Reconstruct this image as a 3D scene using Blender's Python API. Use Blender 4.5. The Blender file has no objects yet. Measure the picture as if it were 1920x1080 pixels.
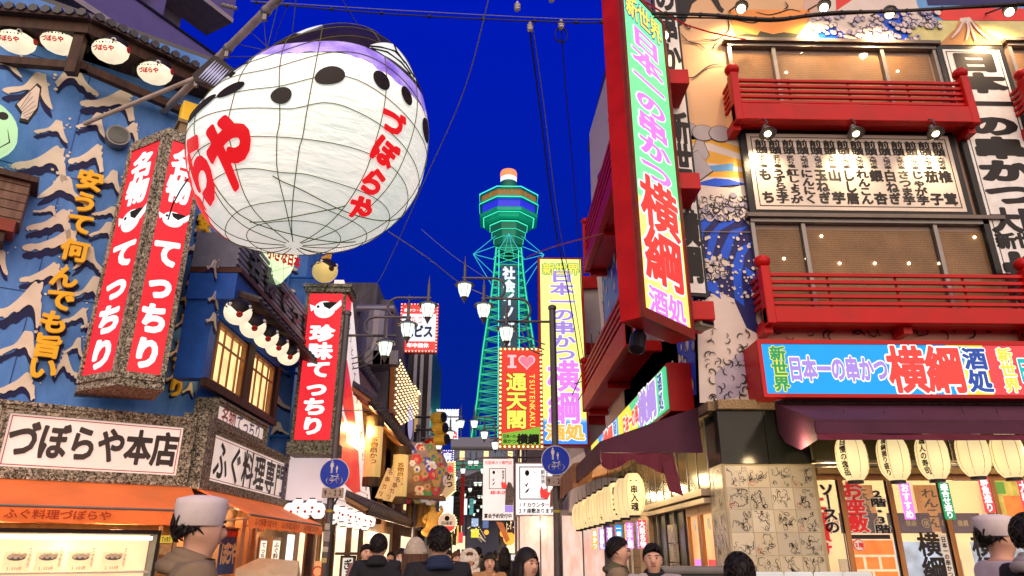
import bpy, bmesh, math, random
from mathutils import Vector, Matrix
from math import sin, cos, radians as R_, pi
random.seed(7)
SC = bpy.context.scene
COL = SC.collection
# ------------------------------------------------------------ camera
FPX, PITCH, YAW, CAMZ = 1300.0, R_(20.85), R_(1.44), 1.6
cam = bpy.data.cameras.new('camera'); cam.lens = FPX / 1920 * 36; cam.clip_end = 2000; cam.clip_start = .05
camo = bpy.data.objects.new('camera', cam); COL.objects.link(camo); SC.camera = camo
camo.location = (0, 0, CAMZ); camo.rotation_euler = (pi / 2 + PITCH, 0, -YAW)
# ------------------------------------------------------------ night sky
wd = bpy.data.worlds.new('World'); SC.world = wd; wd.use_nodes = True
nt = wd.node_tree; nt.nodes.clear()
wo = nt.nodes.new('ShaderNodeOutputWorld'); bgn = nt.nodes.new('ShaderNodeBackground')
geo = nt.nodes.new('ShaderNodeTexCoord'); sep = nt.nodes.new('ShaderNodeSeparateXYZ'); rp = nt.nodes.new('ShaderNodeValToRGB')
nt.links.new(geo.outputs['Generated'], sep.inputs[0]); nt.links.new(sep.outputs['Z'], rp.inputs['Fac'])
rp.color_ramp.elements[0].position = 0.0; rp.color_ramp.elements[0].color = (.002, .011, .150, 1)
rp.color_ramp.elements[1].position = .68; rp.color_ramp.elements[1].color = (.0001, .0072, .325, 1)
e = rp.color_ramp.elements.new(.3); e.color = (.0004, .010, .205, 1)
nt.links.new(rp.outputs[0], bgn.inputs[0]); bgn.inputs[1].default_value = 1.0
nt.links.new(bgn.outputs[0], wo.inputs[0])
# the glow of the shopping street behind the viewer, standing in for the low sun of a day scene
sun = bpy.data.lights.new('sun', 'SUN'); sun.energy = 3.9; sun.color = (1, .77, .53); sun.angle = R_(100)
suno = bpy.data.objects.new('sun', sun); COL.objects.link(suno)
suno.rotation_euler = (R_(76), 0, R_(4))
SC.view_settings.view_transform = 'Standard'; SC.view_settings.look = 'None'
SC.view_settings.exposure = .50; SC.view_settings.gamma = 1
SC.render.engine = 'CYCLES'
SC.cycles.use_denoising = True
SC.cycles.max_bounces = 6; SC.cycles.diffuse_bounces = 3; SC.cycles.glossy_bounces = 3; SC.cycles.transmission_bounces = 4
SC.cycles.transparent_max_bounces = 8
SC.cycles.sample_clamp_indirect = 6; SC.cycles.caustics_reflective = False; SC.cycles.caustics_refractive = False

# ------------------------------------------------------------ camera rays (only to work out real positions)
def ray(x, y):
    u, v = x - 960, 540 - y
    d = Vector((u, -sin(PITCH) * v + cos(PITCH) * FPX, cos(PITCH) * v + sin(PITCH) * FPX))
    return Vector((d.x * cos(YAW) + d.y * sin(YAW), -d.x * sin(YAW) + d.y * cos(YAW), d.z))
O = Vector((0, 0, CAMZ))
def py_(x, y, Y): d = ray(x, y); return O + d * (Y / d.y)
def px_(x, y, X): d = ray(x, y); return O + d * (X / d.x)
def pz_(x, y, Z): d = ray(x, y); return O + d * ((Z - CAMZ) / d.z)

class Frame:
    """upright plane: s along it, t up, d out of it"""
    def __init__(f, o, az=None, u=None):
        f.o = Vector(o)
        f.u = Vector((sin(R_(az)), cos(R_(az)), 0)) if u is None else Vector(u).normalized()
        f.v = Vector((0, 0, 1)); f.n = f.u.cross(f.v)
    def __call__(f, s, t, d=0): return f.o + f.u * s + f.v * t + f.n * d
    def px(f, x, y, d=0):
        r = ray(x, y); k = (f.o + f.n * d - O).dot(f.n) / r.dot(f.n)
        q = O + r * k - f.o
        return q.dot(f.u), q.z
    def sx(f, x, y, d=0): return f.px(x, y, d)[0]
    def ty(f, x, y, d=0): return f.px(x, y, d)[1]
    def shift(f, d, s=0): return Frame(f.o + f.n * d + f.u * s, u=f.u)

# ------------------------------------------------------------ materials
MT = {}
GL = .765
def mat(name, col, rough=.6, var=.12, scale=6., bump=.06, metal=0., emit=None, es=0., coat=0., sample=True, trans=0., alpha=1.):
    if name in MT: return MT[name]
    m = bpy.data.materials.new(name); m.use_nodes = True; n = m.node_tree; b = n.nodes['Principled BSDF']
    b.inputs['Roughness'].default_value = rough; b.inputs['Metallic'].default_value = metal
    if coat: b.inputs['Coat Weight'].default_value = coat
    b.inputs['Specular IOR Level'].default_value = .22 if not metal else .5
    if trans: b.inputs['Transmission Weight'].default_value = trans
    b.inputs['Alpha'].default_value = alpha
    tc = n.nodes.new('ShaderNodeTexCoord')
    if var > 0 or bump > 0:
        nz = n.nodes.new('ShaderNodeTexNoise'); nz.inputs['Scale'].default_value = scale; nz.inputs['Detail'].default_value = 6
        n.links.new(tc.outputs['Object'], nz.inputs['Vector'])
    if var > 0:
        cr = n.nodes.new('ShaderNodeValToRGB')
        cr.color_ramp.elements[0].position = .3; cr.color_ramp.elements[1].position = .7
        cr.color_ramp.elements[0].color = tuple(c * (1 - var) for c in col) + (1,)
        cr.color_ramp.elements[1].color = tuple(min(1, c * (1 + var)) for c in col) + (1,)
        n.links.new(nz.outputs['Fac'], cr.inputs['Fac']); n.links.new(cr.outputs[0], b.inputs['Base Color'])
        mr = n.nodes.new('ShaderNodeMapRange'); mr.inputs['To Min'].default_value = max(.02, rough - .12); mr.inputs['To Max'].default_value = min(1, rough + .12)
        n.links.new(nz.outputs['Fac'], mr.inputs['Value']); n.links.new(mr.outputs[0], b.inputs['Roughness'])
    else: b.inputs['Base Color'].default_value = tuple(col) + (1,)
    if bump > 0:
        bp = n.nodes.new('ShaderNodeBump'); bp.inputs['Strength'].default_value = min(1, bump * 4); bp.inputs['Distance'].default_value = .01
        nb = n.nodes.new('ShaderNodeTexNoise'); nb.inputs['Scale'].default_value = scale * 6; nb.inputs['Detail'].default_value = 4
        n.links.new(tc.outputs['Object'], nb.inputs['Vector']); n.links.new(nb.outputs['Fac'], bp.inputs['Height']); n.links.new(bp.outputs[0], b.inputs['Normal'])
    if emit is not None:
        b.inputs['Emission Color'].default_value = tuple(emit) + (1,); b.inputs['Emission Strength'].default_value = es * GL
    if not sample: m.cycles.emission_sampling = 'NONE'
    MT[name] = m; return m
def glow(name, col, es=1., var=.12, scale=1.2, base=.08, sample=True):
    """back-lit film: emission with the slight unevenness of the tubes behind it"""
    if name in MT: return MT[name]
    m = bpy.data.materials.new(name); m.use_nodes = True; n = m.node_tree; b = n.nodes['Principled BSDF']
    b.inputs['Base Color'].default_value = tuple(c * base for c in col) + (1,); b.inputs['Roughness'].default_value = .35; b.inputs['Specular IOR Level'].default_value = .2
    b.inputs['Emission Color'].default_value = tuple(col) + (1,)
    tc = n.nodes.new('ShaderNodeTexCoord'); nz = n.nodes.new('ShaderNodeTexNoise'); nz.inputs['Scale'].default_value = scale; nz.inputs['Detail'].default_value = 2
    mr = n.nodes.new('ShaderNodeMapRange'); mr.inputs['From Min'].default_value = .3; mr.inputs['From Max'].default_value = .7
    mr.inputs['To Min'].default_value = es * GL * (1 - var); mr.inputs['To Max'].default_value = es * GL * (1 + var)
    n.links.new(tc.outputs['Object'], nz.inputs['Vector']); n.links.new(nz.outputs['Fac'], mr.inputs['Value']); n.links.new(mr.outputs[0], b.inputs['Emission Strength'])
    if not sample: m.cycles.emission_sampling = 'NONE'
    MT[name] = m; return m
def stone(name, c0, c1, c2, scale=22.):
    if name in MT: return MT[name]
    m = bpy.data.materials.new(name); m.use_nodes = True; n = m.node_tree; b = n.nodes['Principled BSDF']
    b.inputs['Roughness'].default_value = .8
    tc = n.nodes.new('ShaderNodeTexCoord'); vz = n.nodes.new('ShaderNodeTexNoise'); vz.inputs['Scale'].default_value = scale; vz.inputs['Detail'].default_value = 5; vz.inputs['Roughness'].default_value = .7; vz.inputs['Distortion'].default_value = .9
    cr = n.nodes.new('ShaderNodeValToRGB'); el = cr.color_ramp.elements
    el[0].position = .42; el[0].color = (*c0, 1); el[1].position = .62; el[1].color = (*c2, 1); x = el.new(.5); x.color = (*c1, 1)
    n.links.new(tc.outputs['Object'], vz.inputs['Vector']); n.links.new(vz.outputs['Fac'], cr.inputs['Fac']); n.links.new(cr.outputs[0], b.inputs['Base Color'])
    bp = n.nodes.new('ShaderNodeBump'); bp.inputs['Strength'].default_value = .8; bp.inputs['Distance'].default_value = .02
    n.links.new(vz.outputs['Fac'], bp.inputs['Height']); n.links.new(bp.outputs[0], b.inputs['Normal'])
    MT[name] = m; return m
def streaky(name, col, dark, sx=1., sz=.2, rough=.5, vert=True, bump=.2, es=0.):
    """wood grain / rain streaks: noise stretched along one axis"""
    if name in MT: return MT[name]
    m = bpy.data.materials.new(name); m.use_nodes = True; n = m.node_tree; b = n.nodes['Principled BSDF']
    tc = n.nodes.new('ShaderNodeTexCoord'); mp = n.nodes.new('ShaderNodeMapping'); mp.inputs['Scale'].default_value = (sx, sx, sz) if vert else (sz, sz, sx)
    nz = n.nodes.new('ShaderNodeTexNoise'); nz.inputs['Scale'].default_value = 4; nz.inputs['Detail'].default_value = 8; nz.inputs['Roughness'].default_value = .65
    cr = n.nodes.new('ShaderNodeValToRGB'); cr.color_ramp.elements[0].position = .33; cr.color_ramp.elements[1].position = .62
    cr.color_ramp.elements[0].color = (*dark, 1); cr.color_ramp.elements[1].color = (*col, 1)
    n.links.new(tc.outputs['Object'], mp.inputs[0]); n.links.new(mp.outputs[0], nz.inputs['Vector']); n.links.new(nz.outputs['Fac'], cr.inputs['Fac']); n.links.new(cr.outputs[0], b.inputs['Base Color'])
    b.inputs['Roughness'].default_value = rough; b.inputs['Specular IOR Level'].default_value = .25
    bp = n.nodes.new('ShaderNodeBump'); bp.inputs['Strength'].default_value = bump; bp.inputs['Distance'].default_value = .01
    n.links.new(nz.outputs['Fac'], bp.inputs['Height']); n.links.new(bp.outputs[0], b.inputs['Normal'])
    if es:
        n.links.new(cr.outputs[0], b.inputs['Emission Color']); b.inputs['Emission Strength'].default_value = es
    MT[name] = m; return m

# ------------------------------------------------------------ geometry collector
SPLIT = {'post', 'pipe', 'door_post', 'slim_post', 'shutter_rail', 'clamp', 'cladding_joint', 'board_joint', 'border_line', 'joint', 'roof_rail', 'folding_arm', 'hanger_cable', 'hoop', 'rib_wire', 'bracket', 'neon_stay', 'eyelid_line', 'rim', 'pendant', 'duct', 'seam', 'red_band', 'case', 'frame_edge', 'arm_bar'}
class G:
    def __init__(g): g.v = []; g.f = []; g.m = []; g.cur = 0; g.mats = []; g.sep = []; g.gc = {}
    def mt(g, m):
        if m not in g.mats: g.mats.append(m)
        g.cur = g.mats.index(m); return g
    def add(g, vs, fs):
        n = len(g.v); g.sep.append((n, len(g.f))); g.v += [Vector(p) for p in vs]; g.f += [tuple(i + n for i in f) for f in fs]; g.m += [g.cur] * len(fs); return g
    def box(g, F, s0, s1, t0, t1, d0, d1):
        if s0 > s1: s0, s1 = s1, s0
        if t0 > t1: t0, t1 = t1, t0
        if d0 > d1: d0, d1 = d1, d0
        p = [F(s, t, d) for d in (d0, d1) for t in (t0, t1) for s in (s0, s1)]
        return g.add(p, [(0, 2, 3, 1), (4, 5, 7, 6), (0, 1, 5, 4), (2, 6, 7, 3), (0, 4, 6, 2), (1, 3, 7, 5)])
    def wbox(g, x0, x1, y0, y1, z0, z1): return g.box(FW, x0, x1, z0, z1, -y0, -y1)
    def poly(g, F, pts, d0, d1=None):
        """outline in (s,t); flat at d0 or extruded d0..d1"""
        a = sum(pts[i][0] * pts[(i + 1) % len(pts)][1] - pts[(i + 1) % len(pts)][0] * pts[i][1] for i in range(len(pts)))
        if a < 0: pts = pts[::-1]
        n = len(pts)
        if d1 is None: return g.add([F(s, t, d0) for s, t in pts], [tuple(range(n))])
        if d1 < d0: d0, d1 = d1, d0
        vs = [F(s, t, d0) for s, t in pts] + [F(s, t, d1) for s, t in pts]
        fs = [tuple(range(n))[::-1], tuple(range(n, 2 * n))] + [(i, (i + 1) % n, n + (i + 1) % n, n + i) for i in range(n)]
        return g.add(vs, fs)
    def ppoly(g, F, pp, d0, d1=None): return g.poly(F, [F.px(x, y, d0 if d1 is None else max(d0, d1)) for x, y in pp], d0, d1)
    def prism(g, pts, z0, z1):
        """ground-plan outline [(x,y)] between two heights"""
        a = sum(pts[i][0] * pts[(i + 1) % len(pts)][1] - pts[(i + 1) % len(pts)][0] * pts[i][1] for i in range(len(pts)))
        if a < 0: pts = pts[::-1]
        n = len(pts)
        return g.add([(x, y, z0) for x, y in pts] + [(x, y, z1) for x, y in pts],
                     [tuple(range(n))[::-1], tuple(range(n, 2 * n))] + [(i, (i + 1) % n, n + (i + 1) % n, n + i) for i in range(n)])
    def hexa(g, p8): return g.add(p8, [(0, 3, 2, 1), (4, 5, 6, 7), (0, 1, 5, 4), (1, 2, 6, 5), (2, 3, 7, 6), (3, 0, 4, 7)])
    def tube(g, pts, r, k=8, r1=None):
        pts = [Vector(p) for p in pts]; n = len(pts); rings = []
        up = None
        for i, p in enumerate(pts):
            t = (pts[min(i + 1, n - 1)] - pts[max(i - 1, 0)]).normalized()
            if up is None: up = t.orthogonal().normalized()
            a = up - t * up.dot(t)
            a = a.normalized() if a.length > 1e-6 else t.orthogonal().normalized()
            up = a; b = t.cross(a)
            rr = r if r1 is None else r + (r1 - r) * i / (n - 1)
            rings.append([p + (a * cos(2 * pi * j / k) + b * sin(2 * pi * j / k)) * rr for j in range(k)])
        vs = [q for rg in rings for q in rg]
        fs = [(i * k + j, i * k + (j + 1) % k, (i + 1) * k + (j + 1) % k, (i + 1) * k + j) for i in range(n - 1) for j in range(k)]
        fs += [tuple(range(k))[::-1], tuple(range((n - 1) * k, n * k))]
        return g.add(vs, fs)
    def lathe(g, c, prof, k=16, ax=(0, 0, 1), sx=1.):
        """prof [(r,h)] about axis"""
        c = Vector(c); ax = Vector(ax).normalized(); a = ax.orthogonal().normalized() if abs(ax.z) < .99 else Vector((1, 0, 0)); b = ax.cross(a)
        vs = []; fs = []
        for r, h in prof:
            vs += [c + ax * h + (a * cos(2 * pi * j / k) * sx + b * sin(2 * pi * j / k)) * max(r, 1e-4) for j in range(k)]
        for i in range(len(prof) - 1):
            fs += [(i * k + j, i * k + (j + 1) % k, (i + 1) * k + (j + 1) % k, (i + 1) * k + j) for j in range(k)]
        fs += [tuple(range(k))[::-1], tuple(range((len(prof) - 1) * k, len(prof) * k))]
        return g.add(vs, fs)
    def ball(g, c, r, k=12, sz=1.): return g.lathe(c, [(r * sin(pi * i / 8), -r * sz * cos(pi * i / 8)) for i in range(9)], k)
    def disc(g, F, s, t, r, d0, d1=None, k=20, st=1.):
        return g.poly(F, [(s + r * cos(2 * pi * j / k), t + r * st * sin(2 * pi * j / k)) for j in range(k)], d0, d1)
    def stroke(g, F, pts, w, d):
        """brush-like ribbon printed on a plane, pts in (s,t)"""
        n = len(pts)
        if n < 2: return g
        L = []; Rr = []
        for i in range(n):
            a = Vector(pts[max(i - 1, 0)]); b = Vector(pts[min(i + 1, n - 1)]); t = (b - a)
            t = t.normalized() if t.length > 0 else Vector((1, 0)); q = Vector((-t.y, t.x)) * w * .5 * (1.15 - .85 * abs(2 * i / (n - 1) - 1) ** 2)
            p = Vector(pts[i]); L.append(p + q); Rr.append(p - q)
        vs = [F(p.x, p.y, d) for p in Rr] + [F(p.x, p.y, d) for p in L]
        return g.add(vs, [(i, i + 1, n + i + 1, n + i) for i in range(n - 1)])
    def glyph(g, F, s, t, d, ch, w, h, off=0., ext=0., rot=0., skew=0.):
        g.gc[len(g.sep)] = (round(s, 2), round(t, 2)) if h > .2 else None
        vs2, tr, bd = glyph2d(ch, off)
        c, q = cos(rot), sin(rot)
        P = [((x * c - y * q) * w + skew * (x * q + y * c) * h, (x * q + y * c) * h) for x, y in vs2]
        if ext <= 0: return g.add([F(s + x, t + y, d) for x, y in P], tr)
        n = len(P)
        return g.add([F(s + x, t + y, d) for x, y in P] + [F(s + x, t + y, d + ext) for x, y in P],
                     [tuple(i + n for i in f) for f in tr] + [(a, b, n + b, n + a) for a, b in bd])
    def vtext(g, F, sc, t1, t0, w, txt, d, off=.02, ext=0., fill=1.02, skew=0.):
        n = len(txt); h = (t1 - t0) / n
        for i, ch in enumerate(txt):
            if ch in ' 　': continue
            g.glyph(F, sc, t1 - h * (i + .5), d, ch, w if ch not in 'ー－―' else h * fill, h * fill if ch not in 'ー－―' else w, off, ext, -pi / 2 if ch in 'ー－―' else 0, skew)
        return g
    def htext(g, F, s0, s1, tc, h, txt, d, off=.02, ext=0., fill=1.02, skew=0.):
        n = len(txt); w = (s1 - s0) / n
        for i, ch in enumerate(txt):
            if ch in ' 　': continue
            g.glyph(F, s0 + w * (i + .5), tc, d, ch, w * fill, h, off, ext, 0, skew)
        return g
    def build(g, name, parent=None, at=None, label=None, cat=None, group=None, kind=None, smooth=False, bevel=0., mesh_only=False):
        org = parent.matrix_world_loc if False else (Vector(parent['_o']) if parent is not None and '_o' in parent else Vector(at) if at is not None else Vector((0, 0, 0)))
        if name in SPLIT and len(g.sep) > 1 and not label:
            o = None
            for i, (a, b) in enumerate(g.sep):
                h = G(); e = g.sep[i + 1] if i + 1 < len(g.sep) else (len(g.v), len(g.f)); h.mats = g.mats; h.v = g.v[a:e[0]]; h.f = [tuple(q - a for q in f) for f in g.f[b:e[1]]]; h.m = g.m[b:e[1]]; h.sep = [0]
                o = h.build(name, parent, at, None, cat, group, kind, smooth, bevel)
            return o
        if name in ('lettering', 'window_lettering') and len(g.gc) == len(g.sep) > 1 and None not in g.gc.values():
            o = None; grp = {}
            for i, k in g.gc.items(): grp.setdefault(k, []).append(i)
            for k, ii in grp.items():
                h = G(); h.mats = g.mats; h.sep = [0]
                for i in ii:
                    a, b = g.sep[i]; e = g.sep[i + 1] if i + 1 < len(g.sep) else (len(g.v), len(g.f)); n0 = len(h.v) - a; h.v += g.v[a:e[0]]; h.f += [tuple(q + n0 for q in f) for f in g.f[b:e[1]]]; h.m += g.m[b:e[1]]
                o = h.build('character', parent, at)
            return o
        me = bpy.data.meshes.new(name)
        me.from_pydata([p - org for p in g.v], [], g.f)
        for m in g.mats: me.materials.append(m)
        me.polygons.foreach_set('material_index', g.m)
        if smooth: me.polygons.foreach_set('use_smooth', [True] * len(g.f))
        me.update()
        o = bpy.data.objects.new(name, me); COL.objects.link(o)
        if parent is not None:
            o.parent = parent
            o['_o'] = tuple(org)
        else: o.location = org; o['_o'] = tuple(org)
        tag(o, label, cat, group, kind)
        if bevel:
            b = o.modifiers.new('bevel', 'BEVEL'); b.width = bevel; b.segments = 2; b.limit_method = 'ANGLE'
        return o
def tag(o, label=None, cat=None, group=None, kind=None):
    if label: o['label'] = label
    if cat: o['category'] = cat
    if group: o['group'] = group
    if kind: o['kind'] = kind
    return o
def thing(name, loc, label, cat, group=None, kind=None):
    o = bpy.data.objects.new(name, None); COL.objects.link(o); o.location = loc; o['_o'] = tuple(loc); o.empty_display_size = .2
    return tag(o, label, cat, group, kind)
def dup(root, loc, rz=0., label=None, scale=None):
    r = root.copy(); COL.objects.link(r); r.location = loc; r.rotation_euler = (*root.rotation_euler[:2], rz)
    if scale: r.scale = (scale,) * 3
    if label: r['label'] = label
    for ch in list(root.children):
        c = ch.copy(); COL.objects.link(c); c.parent = r
        for h in ch.children:
            d = h.copy(); COL.objects.link(d); d.parent = c
    return r
FW = Frame((0, 0, 0), u=(1, 0, 0))      # s = world x, t = z, d = -y
_gl = {}; _base = {}
_fc = bpy.data.curves.new('lettering_source', 'FONT'); _fc.resolution_u = 3
_fo = bpy.data.objects.new('lettering_source', _fc)
import numpy as np
from mathutils.geometry import tessellate_polygon
def base_outline(ch):
    """boundary edges of one character of Blender's built-in font, centred on its em square"""
    if ch in _base: return _base[ch]
    _fc.body = ch; _fc.size = 1
    if _fo.name not in COL.objects: COL.objects.link(_fo)
    dg = bpy.context.evaluated_depsgraph_get(); dg.update()
    me = bpy.data.meshes.new_from_object(_fo.evaluated_get(dg))
    idx = {}; mp = []; nv = []
    for v in me.vertices:
        kk = (round(v.co.x, 5), round(v.co.y, 5))
        if kk not in idx: idx[kk] = len(nv); nv.append((v.co.x, v.co.y))
        mp.append(idx[kk])
    es = {}
    for p in me.polygons:
        q = [mp[i] for i in p.vertices]
        for i in range(len(q)):
            e = tuple(sorted((q[i], q[(i + 1) % len(q)])))
            if e[0] != e[1]: es[e] = es.get(e, 0) + 1
    bpy.data.meshes.remove(me)
    if ord(ch) < 0x2000: cx, cy = (min(p[0] for p in nv) + max(p[0] for p in nv)) / 2, .35
    else: cx, cy = .5, .38
    _base[ch] = np.array([(nv[a][0] - cx, nv[a][1] - cy, nv[b][0] - cx, nv[b][1] - cy) for (a, b), c in es.items() if c == 1])
    return _base[ch]
def glyph2d(ch, off=0., n=76):
    """the character thickened by off with round ends, as vertices, faces and boundary edges"""
    k = (ch, round(off, 3))
    if k in _gl: return _gl[k]
    E = base_outline(ch); L = .56 + off
    ax = np.linspace(-L, L, n); X, Y = np.meshgrid(ax, ax, indexing='ij')
    ex, ey = E[:, 2] - E[:, 0], E[:, 3] - E[:, 1]
    x, y = X.ravel()[:, None], Y.ravel()[:, None]
    t = np.clip(((x - E[:, 0]) * ex + (y - E[:, 1]) * ey) / np.maximum(ex * ex + ey * ey, 1e-12), 0, 1)
    D = np.sqrt(((x - E[:, 0] - t * ex) ** 2 + (y - E[:, 1] - t * ey) ** 2).min(1))
    cr = ((E[:, 1] > y) != (E[:, 3] > y)) & (x < ex * (y - E[:, 1]) / np.where(ey == 0, 1e-9, ey) + E[:, 0])
    D = np.where(cr.sum(1) % 2 == 1, -D, D).reshape(n, n) - off
    D[np.abs(D) < 1e-6] = 1e-6
    # marching squares
    vid = {}; V = []
    def ev(i0, j0, i1, j1):
        kk = (i0, j0, i1, j1)
        if kk not in vid:
            a, b = D[i0, j0], D[i1, j1]; f = a / (a - b); vid[kk] = len(V); V.append((ax[i0] + (ax[i1] - ax[i0]) * f, ax[j0] + (ax[j1] - ax[j0]) * f))
        return vid[kk]
    I = D < 0; nx = {}
    act = (I[:-1, :-1].astype(int) + I[1:, :-1] + I[1:, 1:] + I[:-1, 1:])
    for i, j in zip(*np.where((act > 0) & (act < 4))):
        c = [(i, j), (i + 1, j), (i + 1, j + 1), (i, j + 1)]; ins = [bool(I[q]) for q in c]
        es = [(i, j, i + 1, j), (i + 1, j, i + 1, j + 1), (i, j + 1, i + 1, j + 1), (i, j, i, j + 1)]
        en = [q for q in range(4) if not ins[q] and ins[(q + 1) % 4]]; lv = [q for q in range(4) if ins[q] and not ins[(q + 1) % 4]]
        for q in lv:   # walk with the inside on the left: from the edge where we leave to the edge where we entered
            m = min(en, key=lambda w: (q - w) % 4)
            nx[ev(*es[q])] = ev(*es[m])
    loops = []; left = set(nx)
    while left:
        s = left.pop(); lp = [s]; c = nx[s]
        while c in left: left.discard(c); lp.append(c); c = nx[c]
        P = [V[q] for q in lp]; m = len(P)
        if m < 4: continue
        keep = []
        for q in range(m):   # drop points that lie on a straight run
            a = keep[-1] if keep else P[-1]; b = P[q]; c2 = P[(q + 1) % m]
            ar = abs((b[0] - a[0]) * (c2[1] - a[1]) - (b[1] - a[1]) * (c2[0] - a[0]))
            if ar > 3.0e-5 or math.hypot(b[0] - a[0], b[1] - a[1]) > .12: keep.append(b)
        if len(keep) > 2: loops.append(keep)
    vs = [p for lp in loops for p in lp]; bd = []; o = 0
    for lp in loops: bd += [(o + (i + 1) % len(lp), o + i) for i in range(len(lp))][::1]; o += len(lp)
    tr = []; area = lambda P: sum(P[i][0] * P[(i + 1) % len(P)][1] - P[(i + 1) % len(P)][0] * P[i][1] for i in range(len(P))) / 2
    def inside(p, P):
        c = False
        for i in range(len(P)):
            a, b = P[i], P[i - 1]
            if (a[1] > p[1]) != (b[1] > p[1]) and p[0] < (b[0] - a[0]) * (p[1] - a[1]) / (b[1] - a[1]) + a[0]: c = not c
        return c
    offs = []; o = 0
    for lp in loops: offs.append(o); o += len(lp)
    depth = [sum(inside(lp[0], q) for q in loops if q is not lp) for lp in loops]
    for a, lp in enumerate(loops):
        if depth[a] % 2: continue
        grp = [a] + [b for b, q in enumerate(loops) if depth[b] == depth[a] + 1 and inside(q[0], lp)]
        want = abs(area(lp)) - sum(abs(area(loops[b])) for b in grp[1:])
        ids = [offs[b] + i for b in grp for i in range(len(loops[b]))]
        for attempt in range(8):
            jit = (lambda: 0) if not attempt else (lambda: random.uniform(-.0008, .0008) * attempt)
            T = tessellate_polygon([[Vector((p[0] + jit(), p[1] + jit(), 0)) for p in loops[b]] for b in grp])
            out = []; got = 0
            for t in T:
                x, y, z = (vs[ids[i]] for i in t); ar = (y[0] - x[0]) * (z[1] - x[1]) - (y[1] - x[1]) * (z[0] - x[0]); got += abs(ar) / 2
                out.append(tuple(ids[i] for i in (t if ar > 0 else t[::-1])))
            if abs(got - want) < .01: break
        tr += out
    _gl[k] = (vs, tr, bd); return _gl[k]
white = mat('white_paint', (.78, .77, .74), .5)
black = mat('black_paint', (.012, .012, .014), .35, .1)
ink = mat('black_ink', (.015, .013, .013), .5, 0, bump=0)
redp = mat("red_lacquer", (.46, .007, .007), .42, .14, 3, .03)
dred = mat("dark_red_paint", (.34, .008, .008), .45, .12, 3, .03)
steel = mat('grey_steel', (.22, .22, .22), .4, .1, metal=.6)
dsteel = mat('dark_steel', (.055, .055, .06), .45, .15, metal=.3)
alum = mat('aluminium', (.20, .185, .175), .4, .12, metal=.5)
bluewall = streaky('blue_wall', (.11, .28, .68), (.055, .18, .52), .7, .25, .55, True, .05)
navy = mat('navy_drop_shadow', (.012, .014, .075), .6)  # colour of the painted shadows under waves and characters
cream = mat('cream_wave', (.82, .70, .56), .6, .10, 3)
yellow = mat('yellow_enamel', (.90, .47, .015), .4, .06, emit=(1, .5, .02), es=.06)
granite = stone('carved_stone', (.012, .011, .008), (.24, .21, .15), (.66, .59, .46), 26)
granite2 = stone('carved_stone_green', (.03, .035, .025), (.20, .22, .16), (.46, .46, .36), 18)
wood = streaky('warm_wood', (.40, .20, .085), (.22, .095, .035), 3, .5, .5)
dwood = streaky('dark_wood', (.075, .035, .02), (.03, .014, .009), 3, .5, .55)
letw = glow('white_letter_film', (1, .98, .97), 1.15, .03, sample=False)
redfilm = glow('red_film', (.88, .028, .04), 1.0, .10)
LIGHTS = []
def lamp(name, loc, energy, col=(1, .8, .5), r=.1, parent=None, spot=None, rot=None):
    l = bpy.data.lights.new(name, 'SPOT' if spot else 'POINT'); l.energy = energy; l.color = col; l.shadow_soft_size = r
    if spot: l.spot_size = R_(spot); l.spot_blend = .9
    o = bpy.data.objects.new(name, l); COL.objects.link(o); o.location = loc
    if rot is not None: o.rotation_euler = Vector(rot).to_track_quat('-Z', 'Y').to_euler()
    if parent is not None:
        o.parent = parent; o.location = Vector(loc) - Vector(parent['_o'])
    return o
# ============================================================ SETTING
g = G().mt(mat('far_ground', (.05, .05, .05), .8)); g.add([(-700, -300, -.01), (700, -300, -.01), (700, 900, -.01), (-700, 900, -.01)], [(0, 1, 2, 3)]); g.build('ground', kind='structure')
def paving():
    m = bpy.data.materials.new('street_paving'); m.use_nodes = True; n = m.node_tree; b = n.nodes['Principled BSDF']
    tc = n.nodes.new('ShaderNodeTexCoord'); bk = n.nodes.new('ShaderNodeTexBrick'); bk.inputs['Scale'].default_value = 2.2
    bk.inputs['Color1'].default_value = (.17, .13, .11, 1); bk.inputs['Color2'].default_value = (.11, .09, .085, 1); bk.inputs['Mortar'].default_value = (.04, .04, .04, 1); bk.inputs['Mortar Size'].default_value = .012
    n.links.new(tc.outputs['Object'], bk.inputs['Vector']); n.links.new(bk.outputs['Color'], b.inputs['Base Color']); b.inputs['Roughness'].default_value = .45
    return m
g = G().mt(paving()); g.add([(-5, -12, 0), (3.2, -12, 0), (3.2, 140, 0), (-5, 140, 0)], [(0, 1, 2, 3)]); g.build('street', kind='structure')
g = G().mt(mat('kerb_granite', (.28, .27, .25), .7)); g.wbox(-5.2, -5.0, -12, 10, 0, .1); g.wbox(3.2, 3.4, -12, 9, 0, .1); g.build('kerb', kind='structure')

# ============================================================ LEFT: PUFFERFISH RESTAURANT
AZ = 57.
FA = Frame((-5.0, 12.0, 0), az=AZ)            # front of the sign boxes, left of the corner post
FB = Frame((-5.0, 12.0, 0), u=(0, 1, 0))      # street side
FAw = FA.shift(-.55)                          # blue wall set back behind the sign boxes
def meet(F, x, y, d=0): s, t = F.px(x, y, d); return F(s, t, d)
cr = FAw.sx(300, 700)                         # blue corner
cA = FAw(cr, 0)
FB2 = Frame((cA.x, cA.y, 0), az=22.)
rest = thing('restaurant_building', (-6, 13, 0), 'blue wave-covered restaurant with stone-framed signboards and orange awning on the left corner', 'restaurant')
zc = 3.35
ztop = 11.2
g = G().mt(bluewall)
g.box(FAw, cr - 9, cr, zc, ztop, -.3, 0)
g.build('wall', rest)
g = G().mt(bluewall); g.box(FB2, .002, 1.3, zc, ztop, -.3, 0); g.build('wall', rest)
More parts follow.
